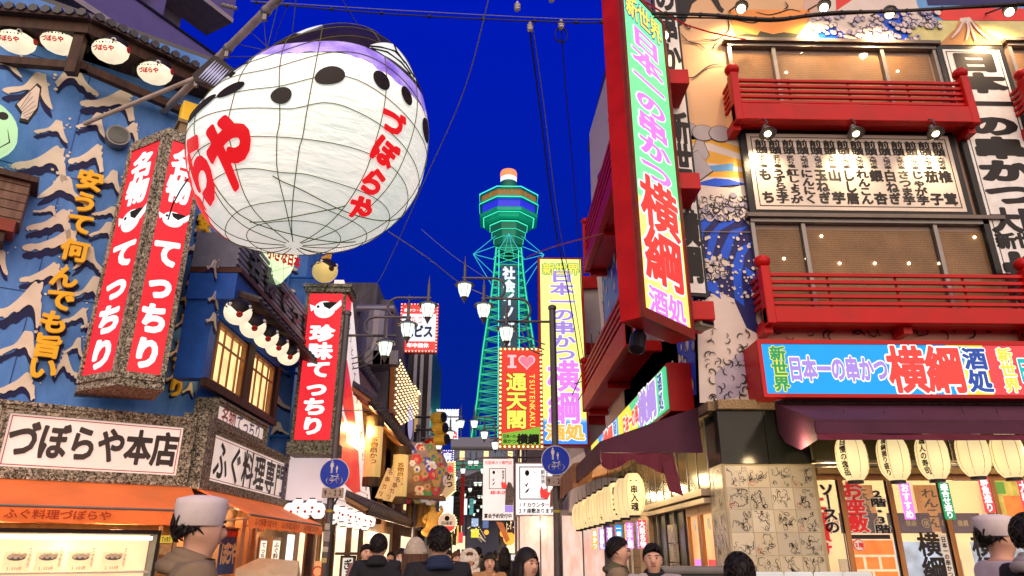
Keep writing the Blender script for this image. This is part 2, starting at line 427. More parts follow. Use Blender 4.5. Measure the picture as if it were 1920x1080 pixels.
g = G().mt(bluewall); g.wbox(-7.5, -5.62, 13.2, 22, zc, 10.6); g.build('wall', rest)
# panel joints of the blue cladding
g = G().mt(mat('joint', (.02, .06, .2), .5))
for k in range(1, 5): g.box(FAw, cr - 2.1 * k, cr - 2.1 * k + .015, zc, ztop, .001, .006)
for z in (5.6, 7.8, 10.0): g.box(FAw, cr - 9, cr, z, z + .015, .001, .007)
g.build('cladding_joint', rest)
# wave cut-outs standing off the wall
WP = [(0, .02), (.12, .1), (.3, .19), (.38, .28), (.45, .44), (.5, .56), (.56, .6), (.62, .57), (.68, .6), (.72, .5), (.76, .33), (.86, .12), (1, -.1), (.9, -.08), (.75, .04), (.66, .2), (.58, .22), (.5, .16), (.4, .17), (.28, .06), (.14, .0), (.2, -.03), (.08, -.04)]
WQ = [(0, .0), (.1, .09), (.24, .13), (.36, .22), (.5, .36), (.6, .52), (.68, .6), (.74, .55), (.8, .6), (.83, .5), (.80, .42), (.86, .40), (.84, .3), (.9, .28), (.93, .1), (1, -.06), (.95, -.04), (.9, -.12), (.86, .02), (.78, .16), (.7, .24), (.6, .2), (.5, .08), (.4, .1), (.3, -.02), (.22, .02), (.16, -.06), (.08, -.03), (.1, -.08)]
def wave(F, x0, y0, x1, hpx, parent, flip=False):
    s0, t0 = F.px(x0, y0, .04); s1, t1 = F.px(x1, y0, .04); _, th = F.px((x0 + x1) / 2, y0 - hpx, .04)
    w = s1 - s0; h = (th - t0) / .6
    rs = random.random
    pts = []
    for a, b in (WP if rs() < .5 else WQ):
        a2 = 1 - a if flip else a
        pts.append((s0 + w * (a2 + (rs() - .5) * .03), t0 + h * (b + (rs() - .5) * .035)))
    pts = [tuple(pts[i][c] * w1 + pts[(i + 1) % len(pts)][c] * (1 - w1) for c in (0, 1)) for i in range(len(pts)) for w1 in (.72, .28)]
    g = G().mt(cream); g.poly(F, pts, .012, .026)
    g.mt(navy); g.poly(F, [(s + .03 * w, t - .16 * h) for s, t in pts], .004, .012)  # cast shadow of the cut-out, painted as an offset navy copy
    cs = s0 + w * (.4 if flip else .62)
    g.mt(cream)
    for _ in range(random.randint(2, 6)):
        r = w * random.uniform(.015, .04)
        g.disc(F, cs + w * random.uniform(.12, .42) * (-1 if flip else 1), t0 + h * random.uniform(.35, .8), r, .004, .014, 9)
    return g.build('wave_cutout', parent)
WV = [(-50, 112, 55, 12), (103, 118, 158, 20), (2, 168, 112, 40), (103, 152, 195, 32), (147, 190, 262, 34), (140, 236, 205, 30), (205, 250, 265, 28), (62, 245, 135, 24), (18, 308, 135, 45), (125, 300, 200, 38),
      (68, 362, 180, 34), (170, 345, 235, 30), (-40, 330, 20, 22), (48, 425, 140, 42), (40, 462, 158, 42), (165, 440, 222, 28), (33, 523, 122, 38), (135, 498, 200, 38), (-20, 590, 84, 72), (128, 555, 200, 42),
      (-10, 662, 78, 46), (112, 602, 168, 30), (118, 660, 158, 30), (-20, 735, 70, 42), (100, 700, 150, 38), (170, 400, 225, 18), (-30, 420, 30, 30), (-40, 500, 20, 34), (150, 612, 190, 20), (60, 395, 110, 14), (-190, 700, -70, 60), (-200, 560, -80, 50), (-180, 380, -70, 50), (-180, 200, -60, 40)]
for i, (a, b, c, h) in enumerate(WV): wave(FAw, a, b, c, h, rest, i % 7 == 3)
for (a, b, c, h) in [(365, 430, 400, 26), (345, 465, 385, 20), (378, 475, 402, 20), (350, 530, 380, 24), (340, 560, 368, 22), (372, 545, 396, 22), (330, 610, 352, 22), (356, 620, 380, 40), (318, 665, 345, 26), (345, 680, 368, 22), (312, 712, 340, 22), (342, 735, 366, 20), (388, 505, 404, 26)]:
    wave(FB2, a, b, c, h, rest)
# raised yellow characters
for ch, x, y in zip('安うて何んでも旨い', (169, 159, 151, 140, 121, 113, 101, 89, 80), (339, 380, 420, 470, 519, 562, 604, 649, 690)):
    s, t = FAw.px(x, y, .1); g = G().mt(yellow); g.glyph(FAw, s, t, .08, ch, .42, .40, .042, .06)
    g.mt(navy); g.glyph(FAw, s + .035, t - .035, .02, ch, .42, .40, .05); g.build('character', rest)  # navy offset copy paints the character's shadow on the wall
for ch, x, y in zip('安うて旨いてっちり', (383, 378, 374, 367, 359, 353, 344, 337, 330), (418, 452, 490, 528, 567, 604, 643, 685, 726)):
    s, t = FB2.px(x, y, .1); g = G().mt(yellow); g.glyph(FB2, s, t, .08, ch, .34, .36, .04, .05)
    g.mt(navy); g.glyph(FB2, s + .03, t - .03, .02, ch, .34, .36, .05); g.build('character', rest)  # shadow behind the character, put in as a navy copy
# ---- lower signboards in carved stone frames
def framed(F, s0, s1, t0, t1, bw, depth, name, parent, frame_m, panel_m, steps=3, thick=None):
    r = G().mt(frame_m)
    for k in range(steps):
        a = bw * k / steps; b = bw * (k + 1) / steps; d = depth * (1 - .28 * k / max(1, steps - 1)) if steps > 1 else depth
        r.box(F, s0 + a, s1 - a, t0 + a, t0 + b, -.3, d); r.box(F, s0 + a, s1 - a, t1 - b, t1 - a, -.3, d)
        r.box(F, s0 + a, s0 + b, t0 + b, t1 - b, -.3, d); r.box(F, s1 - b, s1 - a, t0 + b, t1 - b, -.3, d)
    fr = r.build(name + '_frame', parent)
    p = G().mt(panel_m); p.box(F, s0 + bw, s1 - bw, t0 + bw, t1 - bw, -.3, depth * .3)
    return fr, p.build(name + '_panel', parent)
board = glow('sign_board_warm', (.80, .66, .58), .62, .16, .9, .8)
def redline(F, s0, s1, t0, t1, d, parent, m, w=.012):
    g = G().mt(m); g.box(F, s0, s1, t0, t0 + w, d, d + .004); g.box(F, s0, s1, t1 - w, t1, d, d + .004); g.box(F, s0, s0 + w, t0 + w, t1 - w, d, d + .004); g.box(F, s1 - w, s1, t0 + w, t1 - w, d, d + .004)
    g.build('border_line', parent)
redink = mat('red_ink', (.55, .03, .03), .5, 0, bump=0)
sb, st = FA.px(352, 915, .1); _, st1 = FA.px(352, 785, .1)
a0 = FA.sx(-60, 800, .1)
dark_ink = mat('worn_black_letters', (.055, .042, .038), .5, .2, 8)
_, A0 = FA.px(352, 913, .1); _, A1 = FA.px(356, 783, .1)
sL = FA.sx(-14, 800, .1)
framed(FA, sL, -.10, A0, A1, .17, .14, 'stone', rest, granite, board, 3)
redline(FA, sL + .2, -.30, A0 + .2, A1 - .2, .048, rest, redink)
s0 = FA.sx(12, 830, .06); s1 = FA.sx(333, 845, .06)
g = G().mt(dark_ink); g.htext(FA, s0, s1, (A0 + A1) / 2 + .02, .56, 'づぼらや本店', .06, .038); g.build('lettering', rest)
# a further board to the left of the frame
framed(FA, sL - 3.4, sL - .02, A0, A1, .17, .14, 'stone', rest, granite, board, 3)
# corner post and the street-side boards
g = G().mt(granite); g.wbox(-5.3, -4.86, 11.98, 12.3, A0 - .02, A1 + .12); g.build('corner_post', rest)
sB = FB.sx(541, 930, .14)
_, B0 = FB.px(366, 912, .14); _, B1 = FB.px(366, 797, .14)
framed(FB, .3, sB, A0, A1, .16, .14, 'stone', rest, granite, board, 3)
redline(FB, .5, sB - .2, A0 + .2, A1 - .2, .048, rest, redink)
g = G().mt(dark_ink); g.htext(FB, .62, sB - .22, (A0 + A1) / 2 + .0, .74, 'ふぐ料理専門', .06, .026, fill=.96); g.build('lettering', rest)
sB2 = FB.sx(503, 800, .1)
t2 = FB.ty(380, 728, .1)
framed(FB, .32, sB2, A1 + .01, t2, .10, .12, 'stone', rest, granite, board, 2)
g = G().mt(mat('faded_red', (.62, .16, .17), .6)); g.htext(FB, .7, .7 + (sB2 - 1) * .33, (A1 + t2) / 2, .36, '名物', .05, .02)
g.mt(mat('faded_blue', (.20, .22, .42), .6)); g.htext(FB, .7 + (sB2 - 1) * .34, sB2 - .3, (A1 + t2) / 2, .34, 'てっちり', .05, .02); g.build('lettering', rest)
# lower body of the building
g = G().mt(streaky('plank_wall', (.50, .25, .10), (.33, .15, .055), 2, .4, .5)); g.box(FA, -8, -.0, 0, A0 + .1, -.6, -.45); g.build('plank_backing', rest)
for k in range(26):
    g = G().mt(wood); g.box(FA, -7.6 + k * .29, -7.6 + k * .29 + .28, 2.0, A0 + .05, -.45, -.42); g.build('plank', rest)
g = G().mt(dwood); g.box(FB, 0, 5.6, 2.45, A0 - .02, -.6, -.12); g.build('lintel', rest)
g = G().mt(streaky('inner_wall', (.62, .38, .18), (.45, .24, .1), 1, 1)); g.wbox(-7.6, -6.0, 12.4, 19, 0, 3.2); g.build('back_wall', rest)
g = G().mt(mat('shop_floor', (.3, .25, .2), .4)); g.wbox(-6, -5.1, 12.3, 18, 0, .02); g.build('shop_floor', rest)
# ---- street-side window bay
z0 = FB.ty(385, 712, .0); z1 = FB.ty(395, 588, 0)
bayE = FB.sx(515, 700, 0)
baym = mat('bay_blue', (.03, .13, .55), .45)
bz1 = FB.ty(400, 500, 0)
g = G().mt(baym)
g.hexa([Vector(p) for p in [(-5.0, 11.75, z0 - .1), (-4.98, bayE + 12.3, z0 - .1), (-5.62, bayE + 12.3, z0 - .1), (-5.62, 12.98, z0 - .1), (-5.0, 11.75, z0), (-4.98, bayE + 12.3, z0), (-5.62, bayE + 12.3, z0), (-5.62, 12.98, z0)]])
g.wbox(-5.6, -5.5, 12.9, bayE + 12.3, z0, bz1)
g.build('bay_back', rest)
g = G().mt(dwood); g.box(FB, -.3, bayE + .25, z0 - .14, z0, 0, .10); g.build('sill', rest)
g = G().mt(baym); g.box(FB, -.25, .02, z0, bz1, -.5, .0); g.build('bay_side', rest)
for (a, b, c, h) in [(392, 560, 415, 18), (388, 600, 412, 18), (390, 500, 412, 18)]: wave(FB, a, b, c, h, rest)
g = G().mt(baym); g.box(FB, .02, bayE + .3, z1 + .06, bz1, -.4, .0); g.build('bay_head', rest)
room = glow('warm_room', (1, .66, .28), 1.25, .25, 2.5, .6)
for k in range(2):
    a = .10 + k * (bayE * .53); b = a + bayE * .43
    fr = G().mt(wood); w = .07
    fr.box(FB, a, b, z0, z0 + w, -.07, .01); fr.box(FB, a, b, z1 - w, z1, -.07, .01)
    fr.box(FB, a, a + w, z0 + w, z1 - w, -.07, .01); fr.box(FB, b - w, b, z0 + w, z1 - w, -.07, .01)
    fo = fr.build('window_frame', rest)
    mid = G().mt(wood)
    for q in (.25, .5, .75): mid.box(FB, a + (b - a) * q - .02, a + (b - a) * q + .02, z0 + w, z1 - w, -.03, 0)
    mid.box(FB, a + w, b - w, z1 - .38, z1 - .34, -.028, -.004)
    mid.build('mullion', fo)
    p = G().mt(room); p.box(FB, a + w, b - w, z0 + w, z1 - w, -.10, -.08); p.build('pane', fo)
g = G().mt(dwood); g.box(FB, .10 + bayE * .43, .10 + bayE * .53, z0, z1 + .05, -.1, .06); g.box(FB, bayE + .06, bayE + .26, z0, z1 + .05, -.1, .06); g.build('post', rest)
# eave over the bay
e0 = FB.ty(420, 515, .5)
g = G().mt(dwood)
for k in range(1):
    g.hexa([FB(-.15, e0 + .12, .0), FB(bayE + .9, e0 + .12, .0), FB(bayE + .9, e0 - .1, .75), FB(-.15, e0 - .1, .75),
            FB(-.15, e0 + .22, .0), FB(bayE + .9, e0 + .22, .0), FB(bayE + .9, e0 - .03, .75), FB(-.15, e0 - .03, .75)])
g.build('eave', rest)
for k in range(16):
    g = G().mt(dsteel); s = -.1 + k * (bayE + .9) / 16
    g.hexa([FB(s, e0 + .225, .0), FB(s + .12, e0 + .225, .0), FB(s + .12, e0 - .025, .77), FB(s, e0 - .025, .77), FB(s, e0 + .27, .0), FB(s + .12, e0 + .27, .0), FB(s + .12, e0 + .02, .77), FB(s, e0 + .02, .77)]); g.build('roof_tile', rest)
f0, f1 = FB.ty(408, 500, .35), FB.ty(408, 440, .35)
g = G().mt(baym); g.box(FB, -.3, bayE + 1.1, f0 - .25, f0 + .25, -.5, .35); g.build('fascia', rest)
g = G().mt(mat('brown_trim', (.10, .035, .025), .5)); g.box(FB, -.32, bayE + 1.12, f0 + .25, f0 + .34, -.5, .42); g.build('trim', rest)
g = G().mt(mat('grey_cladding', (.20, .20, .26), .6)); g.box(FB, -.3, bayE + 1.1, f0 + .36, f1 + .55, -.5, .30)
g.build('upper_band', rest)
for k in range(7):
    g = G().mt(mat('grey_slat', (.26, .26, .32), .5)); z = f0 + .42 + k * .11; g.box(FB, -.3, bayE + 1.1, z, z + .07, .302, .325); g.build('slat', rest)
g = G().mt(dsteel)
for k, ch in enumerate('名物てっちり'): g.glyph(FB, .5 + k * .95, f0 + .72, .34, ch, .75, .55, .04, .05)
g.build('lettering', rest)
# blue side wall and pipes beyond the bay, with more waves
FX = Frame((-5.0, 12 + bayE + 1.4, 0), u=(1, 0, 0))
g = G().mt(bluewall); g.wbox(-7, -4.95, 12 + bayE + 1.4, 12 + bayE + 1.6, 2.6, 12.0); g.build('wall', rest)
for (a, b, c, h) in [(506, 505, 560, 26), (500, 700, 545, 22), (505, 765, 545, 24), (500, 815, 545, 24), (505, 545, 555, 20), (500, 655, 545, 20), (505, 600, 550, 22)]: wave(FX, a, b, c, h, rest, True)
g = G().mt(mat('pipe_blue', (.02, .14, .5), .35))
for x in (508, 518): 
    q = FX.px(x, 700, .15); g.tube([FX(q[0], 3.2, .15), FX(q[0], 9.5, .15)], .05)
for y in (520, 700, 818): 
    q = FX.px(505, y, .15); g.tube([FX(q[0] - .5, q[1], .15), FX(q[0] + 1.2, q[1], .15)], .035)
g.build('pipe', rest)
# ---- top eave with tiles, and its flat return at the left
cE = FAw.px(165, 60, .9); pE = FAw(cE[0], 0, .9); zE = FAw.px(165, 30, .9)[1]
FE2 = Frame((pE.x, pE.y, 0), az=44.); FE1 = Frame((pE.x, pE.y, 0), az=84.)
def eave(F, sa, sb, n):
    g = G().mt(dwood); g.box(F, sa, sb, zE - .34, zE - .12, -1.6, 0); g.build('eave_board', rest)
    g = G().mt(mat('eave_soffit', (.06, .035, .03), .7)); g.box(F, sa, sb, zE - .12, zE - .04, -1.6, .12); g.build('soffit', rest)
    g = G().mt(dwood); g.box(F, sa, sb, zE - .95, zE - .80, -.35, -.22); g.build('rail', rest)
    for k in range(n):
        s = sa + (sb - sa) * (k + .5) / n; g = G().mt(dsteel); g.tube([F(s, zE, -1.6), F(s, zE - .02, .16)], (sb - sa) / n * .42, 6); g.build('roof_tile', rest)
eave(FE2, .0, 4.6, 24); eave(FE1, -3.6, -.01, 18)
g = G().mt(dwood); g.box(FE1, -.25, -.08, zE - 1.15, zE - .1, -.2, -.05); g.build('post', rest)
g = G().mt(dsteel); g.box(FAw, cr - 9, cr, ztop, ztop + .1, -2, 0); g.build('roof', rest)

# ---- V-shaped red pillar sign
C = Frame((0, 10.3, 0), u=(1, 0, 0)); c_ = C.px(219, 712)[0]
PC = Vector((c_, 10.3, 0))
FR = Frame(PC, az=55.); FL0 = Frame(PC, az=-60.)
FL = Frame(PC, u=(-FL0.u.x, -FL0.u.y, 0))
wr = FR.sx(305, 728); wl = -FL.sx(146, 728)
pz0 = FR.ty(219, 722); pz1 = FR.ty(315, 240)
ps = thing('pillar_sign', (PC.x, PC.y, pz0), 'two-faced red lit pillar sign in a speckled stone frame, left of the balloon', 'sign')
bk = FA.n * -.9
pts = [PC, PC + FR.u * wr, PC + FR.u * wr + bk, PC - FL.u * wl + bk * .5, PC - FL.u * wl]
g = G().mt(granite); g.prism([(p.x, p.y) for p in pts], pz0 + .12, pz1 - .12); g.build('core', ps)
for zz0, zz1, e in ((pz0, pz0 + .12, .03), (pz1 - .12, pz1, .05)):
    g = G().mt(granite); cc = sum((p for p in pts), Vector()) / len(pts); g.prism([((p.x - cc.x) * (1 + e) + cc.x, (p.y - cc.y) * (1 + e) + cc.y) for p in pts], zz0, zz1); g.build('ledge', ps)
def fishmark(F, s, t, d, w, flip=1):
    g = G().mt(letw)
    g.disc(F, s, t, w * .42, d, None, 18, .85)
    g.poly(F, [(s + flip * w * .3, t + w * .12), (s + flip * w * .62, t + w * .42), (s + flip * w * .66, t + w * .2), (s + flip * w * .45, t - .02)], d)
    g.poly(F, [(s - flip * w * .3, t + w * .1), (s - flip * w * .6, t + w * .22), (s - flip * w * .52, t - w * .08)], d)
    g.mt(ink); g.poly(F, [(s - flip * w * .1, t + w * .3), (s + flip * w * .3, t + w * .33), (s + flip * w * .5, t + w * .3), (s + flip * w * .2, t + w * .02), (s - flip * w * .02, t + w * .12)], d + .004)
    g.disc(F, s - flip * w * .26, t + w * .12, w * .06, d + .004, None, 10)
    for k in range(5): g.disc(F, s + w * (-.2 + .1 * k), t - w * (.08 + .03 * (k % 2)), w * .018, d + .004, None, 6)
    return g
def pillar_face(F, s0, s1, fs):
    g = G().mt(granite); b = .075
    g.box(F, s0, s0 + b, pz0 + .12, pz1 - .12, -.02, .05); g.box(F, s1 - b, s1, pz0 + .12, pz1 - .12, -.02, .05); g.box(F, s0 + b, s1 - b, pz0 + .12, pz0 + .22, -.02, .05); g.box(F, s0 + b, s1 - b, pz1 - .22, pz1 - .12, -.02, .05); g.build('frame', ps)
    g = G().mt(redfilm); g.box(F, s0 + b, s1 - b, pz0 + .22, pz1 - .22, -.02, .02); g.build('panel', ps)
    H = pz1 - pz0; sc = (s0 + s1) / 2
    g = G().mt(letw); g.vtext(F, sc, pz1 - .34, pz1 - H * .30, (s1 - s0) * .60, '名物', .026, .055)
    g.vtext(F, sc, pz1 - H * .44, pz0 + .26, (s1 - s0) * .68, 'てっちり', .026, .06, fill=.9); g.build('lettering', ps)
    fishmark(F, sc, pz1 - H * .37, .026, (s1 - s0) * .62).build('fish_mark', ps)
pillar_face(FR, .02, wr, 1); pillar_face(FL, -wl, -.02, 1)
g = G().mt(mat('perch_wood', (.28, .2, .1), .5)); c2 = PC + FR.u * wr * .55 - FR.n * .45
g.box(Frame(c2, az=55), -.16, .16, pz1, pz1 + .42, -.16, .16); g.box(Frame(c2, az=55), -.2, .2, pz1 + .36, pz1 + .42, -.2, .2); g.build('pedestal', ps)
g = G().mt(mat('gold_box', (.75, .42, .02), .4, emit=(1, .6, .05), es=.25)); g.box(Frame(c2, az=55), -.17, .17, pz1 + .42, pz1 + .85, -.15, .15); g.build('ornament_box', ps, bevel=.03)

# ---- second red pillar sign with puffer fish on top
Y2 = 16.3
F2 = Frame((0, Y2, 0), u=(1, 0, 0))
s0 = F2.sx(541, 850); s1 = F2.sx(622, 850); q0 = F2.ty(600, 850); q1 = F2.ty(600, 537)
p2 = thing('pillar_sign', ((s0 + s1) / 2, Y2, q0), 'tall red lit pillar sign topped by a crowned puffer fish, beyond the wooden windows', 'sign')
g = G().mt(granite2); g.box(F2, s0, s1, q0, q1, -.65, 0); g.build('core', p2)
g = G().mt(granite2); g.box(F2, s0 - .05, s1 + .08, q0 - .02, q0 + .25, -.7, .06); g.build('ledge', p2)
g = G().mt(granite2); g.box(F2, s0 - .03, s1 + .1, q1 - .16, q1 - .04, -.7, .06); g.box(F2, s0 - .08, s1 + .14, q1 - .04, q1 + .04, -.74, .1); g.build('ledge', p2)
g = G().mt(redfilm); g.box(F2, s0 + .09, s1 - .07, q0 + .3, q1 - .2, -.01, .02); g.build('panel', p2)
g = G().mt(letw); g.vtext(F2, (s0 + s1) / 2, q1 - 1.0, q0 + .4, (s1 - s0) * .60, '珍味てっちり', .026, .055, fill=.95); g.build('lettering', p2)
fishmark(F2, (s0 + s1) / 2, q1 - .62, .026, .62).build('fish_mark', p2)
F2s = Frame((s1, Y2, 0), u=(0, 1, 0))
g = G().mt(redfilm); g.box(F2s, .06, .6, q0 + .3, q1 - .2, -.01, .02); g.build('panel', p2)
g = G().mt(letw); g.vtext(F2s, .33, q1 - 1.0, q0 + .4, .36, '珍味てっちり', .026, .055, fill=.95); g.build('lettering', p2)

# ============================================================ PUFFER FISH LANTERNS
pw = glow('lantern_paper', (1, .86, .62), .85, .12, 3, .6)
blk = mat('lantern_black', (.02, .016, .014), .45)
def puffer(name, scale, label, group, gold=False, text=None, loc=(0, 0, 0), rz=0., crown=False, tilt=(.5, 0)):
    """fish lies along local x, nose at +x"""
    t = thing(name, (0, 0, 0), label, 'lantern', group)
    body = glow('gold_fish_body', (1, .74, .25), .45, .1, 3, .6) if gold else pw
    g = G().mt(body); prof = [(.02, -.52), (.16, -.46), (.30, -.32), (.39, -.12), (.42, .06), (.39, .24), (.29, .4), (.16, .49), (.05, .53)]
    g.lathe((0, 0, 0), prof, 20, (1, 0, 0)); g.build('body', t, smooth=True)
    g = G().mt(blk)
    N = 14; cap = []
    for r, h in prof:
        for j in range(N + 1):
            a = pi / 2 + (j / N - .5) * pi * .62; rr = r * 1.03
            cap.append((h, cos(a) * rr, sin(a) * rr))
    g.add(cap, [(i * (N + 1) + j, i * (N + 1) + j + 1, (i + 1) * (N + 1) + j + 1, (i + 1) * (N + 1) + j) for i in range(len(prof) - 1) for j in range(N)]); g.build('back', t, smooth=True)
    g = G().mt(blk)
    for k in range(9):
        for sd in (-1, 1):
            h = -.36 + k * .09; r = .30 + .13 * math.sqrt(max(0, 1 - (h / .5) ** 2)) - .005
            a = .35; q = Vector((h, sd * cos(a) * r, sin(a) * r)); g.ball(q, .018 + .008 * (k % 3 == 1), 6)
    g.build('spots', t)
    g = G().mt(blk)
    for a in (-.9, -.45, 0):
        pass
    g.add([(-.5, -.01, .04), (-.66, -.01, .2), (-.7, -.01, -.14), (-.5, .01, .04), (-.66, .01, .2), (-.7, .01, -.14)], [(0, 1, 2), (3, 5, 4), (0, 3, 4, 1), (1, 4, 5, 2), (2, 5, 3, 0)]); g.build('tail', t)
    for sd in (-1, 1):
        e = G().mt(white); e.ball((.26, sd * .28, .22), .075, 10); eo = e.build('eye', t, smooth=True)
        e = G().mt(blk); e.ball((.275, sd * .335, .225), .036, 8); e.build('pupil', eo)
    g = G().mt(redink if not gold else dwood); g.lathe((.5, 0, .0), [(.09, 0), (.1, .03), (.05, .06), (.02, .04)], 12, (1, 0, 0)); g.build('mouth', t)
    if crown:
        g = G().mt(yellow)
        for k in range(7): a = (k - 3) * .09; g.hexa([(a - .04, -.03, .38), (a + .04, -.03, .38), (a + .04, .03, .38), (a - .04, .03, .38), (a - .01 + a * .4, -.01, .62), (a + .01 + a * .4, -.01, .62), (a + .01 + a * .4, .01, .62), (a - .01 + a * .4, .01, .62)])
        g.build('crown', t)
    if text:
        for sd in (-1, 1):
            F = Frame((0, sd * .40, -.02), u=(-sd, 0, 0)) if True else None
            g = G().mt(glow('lantern_red_ink', (.75, .02, .02), .6, .0))
            n0 = len(g.v)
            g.htext(F, -.3, .3, -.0, .17, text, 0, .05)
            # bend the print onto the body
            for i in range(n0, len(g.v)):
                p = g.v[i]; r = .427 * math.sqrt(max(.05, 1 - (p.x / .56) ** 2)) + .012; zz = max(-.9 * r, min(.9 * r, p.z)); g.v[i] = Vector((p.x, sd * math.sqrt(r * r - zz * zz), zz))
            g.build('lettering', t)
    t.location = loc; t.rotation_euler = (*tilt, rz); t.scale = (scale,) * 3
    return t
# four under the top eave
q = [FE1.px(30, 76, -.3), FE1.px(112, 76, -.3)]
p_a = FE1(q[0][0], q[0][1], -.3)
pf = puffer('puffer_lantern', .62, 'puffer fish paper lantern at the far left under the top eave', 'puffer lanterns under the top eave', text='づぼらや', loc=p_a, rz=R_(5))
p_b = FE1(q[1][0], q[1][1], -.3); dup(pf, p_b, R_(5), 'puffer fish paper lantern second from the left, beside the eave post')
p_c = meet(FE2, 207, 93, -.1); dup(pf, p_c, R_(46 - 10 - 35), 'puffer fish paper lantern just right of the eave post under the slanting eave')
p_d = meet(FE2, 290, 134, -.1); dup(pf, p_d, R_(0), 'puffer fish paper lantern nearest the white diagonal pole under the slanting eave')
# five under the bay eave
lb = ['nearest the blue wall, first of the row', 'second from the blue wall', 'in the middle of the row', 'fourth from the blue wall', 'farthest from the blue wall']
prev = None
for k, (x, y) in enumerate([(446, 582), (474, 608), (499, 628), (519, 645), (540, 662)]):
    p = meet(FB, x, y + 2, .55)
    lab = 'small puffer fish lantern over the wooden windows, ' + lb[k]
    if prev is None: prev = puffer('puffer_lantern', .56, lab, 'puffer lanterns over the wooden windows', loc=p, rz=R_(-62), tilt=(0, .45))
    else: dup(prev, p, R_(-62), lab)
# gold fish on the second pillar
puffer('puffer_statue', .72, 'golden puffer fish figure with a yellow crown standing on the tall red pillar sign', None, gold=True, tilt=(0, .1), loc=(py_(609, 500, Y2 - .2).x, Y2 - .2, q1 + .33), rz=R_(-50), crown=True)['category'] = 'statue'
# small tail-up fish on the V sign
# green puffer sign at the left picture edge
F_ = FAw.shift(.6)
gp = thing('fish_sign', F_(*F_.px(20, 230)), 'pale green puffer fish sign with a fan tail at the left picture edge', 'sign')
s, t = F_.px(-70, 235); r = F_.sx(40, 235) - s
g = G().mt(glow('pale_green_film', (.62, .95, .50), .8)); g.disc(F_, s, t, r, -.12, .12, 28, .8); g.build('body', gp)
g = G().mt(blk); g.disc(F_, s + r * .65, t + r * .4, r * .1, .122, .13, 14); g.stroke(F_, [(s + r * .8, t + r * .1), (s + r * .9, t - r * .2), (s + r * .6, t - r * .6)], .02, .125); g.build('marking', gp)
tl = [F_.px(*p) for p in [(28, 198), (40, 215), (36, 228), (52, 232), (72, 205), (78, 165), (70, 158), (52, 175)]]
g = G().mt(blk); g.poly(F_, tl, -.04, .04); g.build('tail', gp)
cx = sum(p[0] for p in tl) / 8; cy = sum(p[1] for p in tl) / 8
g = G().mt(cream); g.poly(F_, [(cx + (a - cx) * .86, cy + (b - cy) * .86) for a, b in tl], .041, .05); g.mt(blk)
for k in range(6): a = F_.px(38 + k * 1.5, 205 + k * 4); b = F_.px(58 + k * 3.2, 176 + k * 8); g.stroke(F_, [a, b], .018, .055)
g.build('tail_fin', gp)
# little box balcony at the left edge
F_ = FAw.shift(.5)
bb = thing('window_balcony', F_(*F_.px(20, 440)), 'small brown wooden bay window jutting from the blue wall at the left edge', 'bay window')
s0_, _ = F_.px(-60, 380); s1_ = F_.sx(48, 380); u0 = F_.ty(20, 442); u1 = F_.ty(20, 325)
g = G().mt(streaky('brown_boards', (.22, .12, .08), (.10, .05, .035), 3, .6)); g.box(F_, s0_, s1_, u0 + .25, u1 - .1, -.5, .0); g.build('box', bb)
for k in range(5): g = G().mt(streaky('brown_boards', (.2, .12, .09), (.10, .05, .035))); g.box(F_, s0_, s1_, u0 + .3 + k * .15, u0 + .43 + k * .15, .0, .02); g.build('board', bb)
g = G().mt(dwood); g.box(F_, s0_, s1_ + .1, u1 - .1, u1, -.5, .12); g.build('cap', bb)
g = G().mt(mat('rust_red', (.25, .05, .03), .6)); g.box(F_, s0_, s1_ - .05, u0 + .05, u0 + .25, -.4, .06); g.build('base_band', bb)
g = G().mt(dwood); g.box(F_, s0_, s1_ - .15, u0 - .12, u0 + .05, -.4, .0); g.build('bracket', bb)
# round blue lamp disc on the wall
F_ = FAw.shift(.25); s, t = F_.px(222, 253)
g = G().mt(alum); g.disc(F_, s, t, .2, -.2, 0, 24); g.mt(mat('lens_grey', (.12, .13, .12), .2)); g.disc(F_, s, t, .165, .002, .02, 24)
g.build('floodlight', at=F_(s, t), label='round grey floodlight drum on the blue wall below the white strut', cat='floodlight')
# ============================================================ GIANT PUFFER FISH BALLOON LANTERN
BC = py_(575, 262, 8.6)
w_ = (O - BC).normalized(); a_ = Vector((0, 0, 1)).cross(w_).normalized(); b_ = w_.cross(a_)
OUT = [(352, 236), (362, 212), (403, 169), (441, 135), (484, 108), (528, 80), (581, 58), (639, 47), (677, 50), (720, 70), (754, 106), (778, 149), (793, 193), (799, 241), (796, 299), (783, 356), (754, 400), (716, 434), (677, 458), (629, 470), (571, 474), (509, 470), (460, 462), (422, 444), (392, 412), (373, 376), (360, 337), (353, 289)]
def onplane(x, y):
    r = ray(x, y); k = (BC - O).dot(w_) / r.dot(w_); q = O + r * k - BC; return q.dot(a_), q.dot(b_)
tb = sorted((math.atan2(b, a), math.hypot(a, b)) for a, b in (onplane(*p) for p in OUT))
def Rphi(ph):
    for i in range(len(tb)):
        p1, r1 = tb[i]; p0, r0 = tb[i - 1]
        if i == 0: p0 -= 2 * pi
        if p0 <= ph <= p1 or (i == 0 and ph > tb[-1][0]):
            if i == 0 and ph > tb[-1][0]: ph -= 2 * pi
            f = (ph - p0) / (p1 - p0); return r0 + (r1 - r0) * f
    return tb[-1][1]
_rt = [Rphi(-pi + 2 * pi * i / 360) for i in range(361)]
_rt = [sum(_rt[(i + k) % 360] for k in range(-9, 10)) / 19 for i in range(361)]
def Rf(ph): x = (ph + pi) / (2 * pi) * 360; i = int(x) % 360; return _rt[i] + (_rt[i + 1] - _rt[i]) * (x - int(x))
RC = 1.5
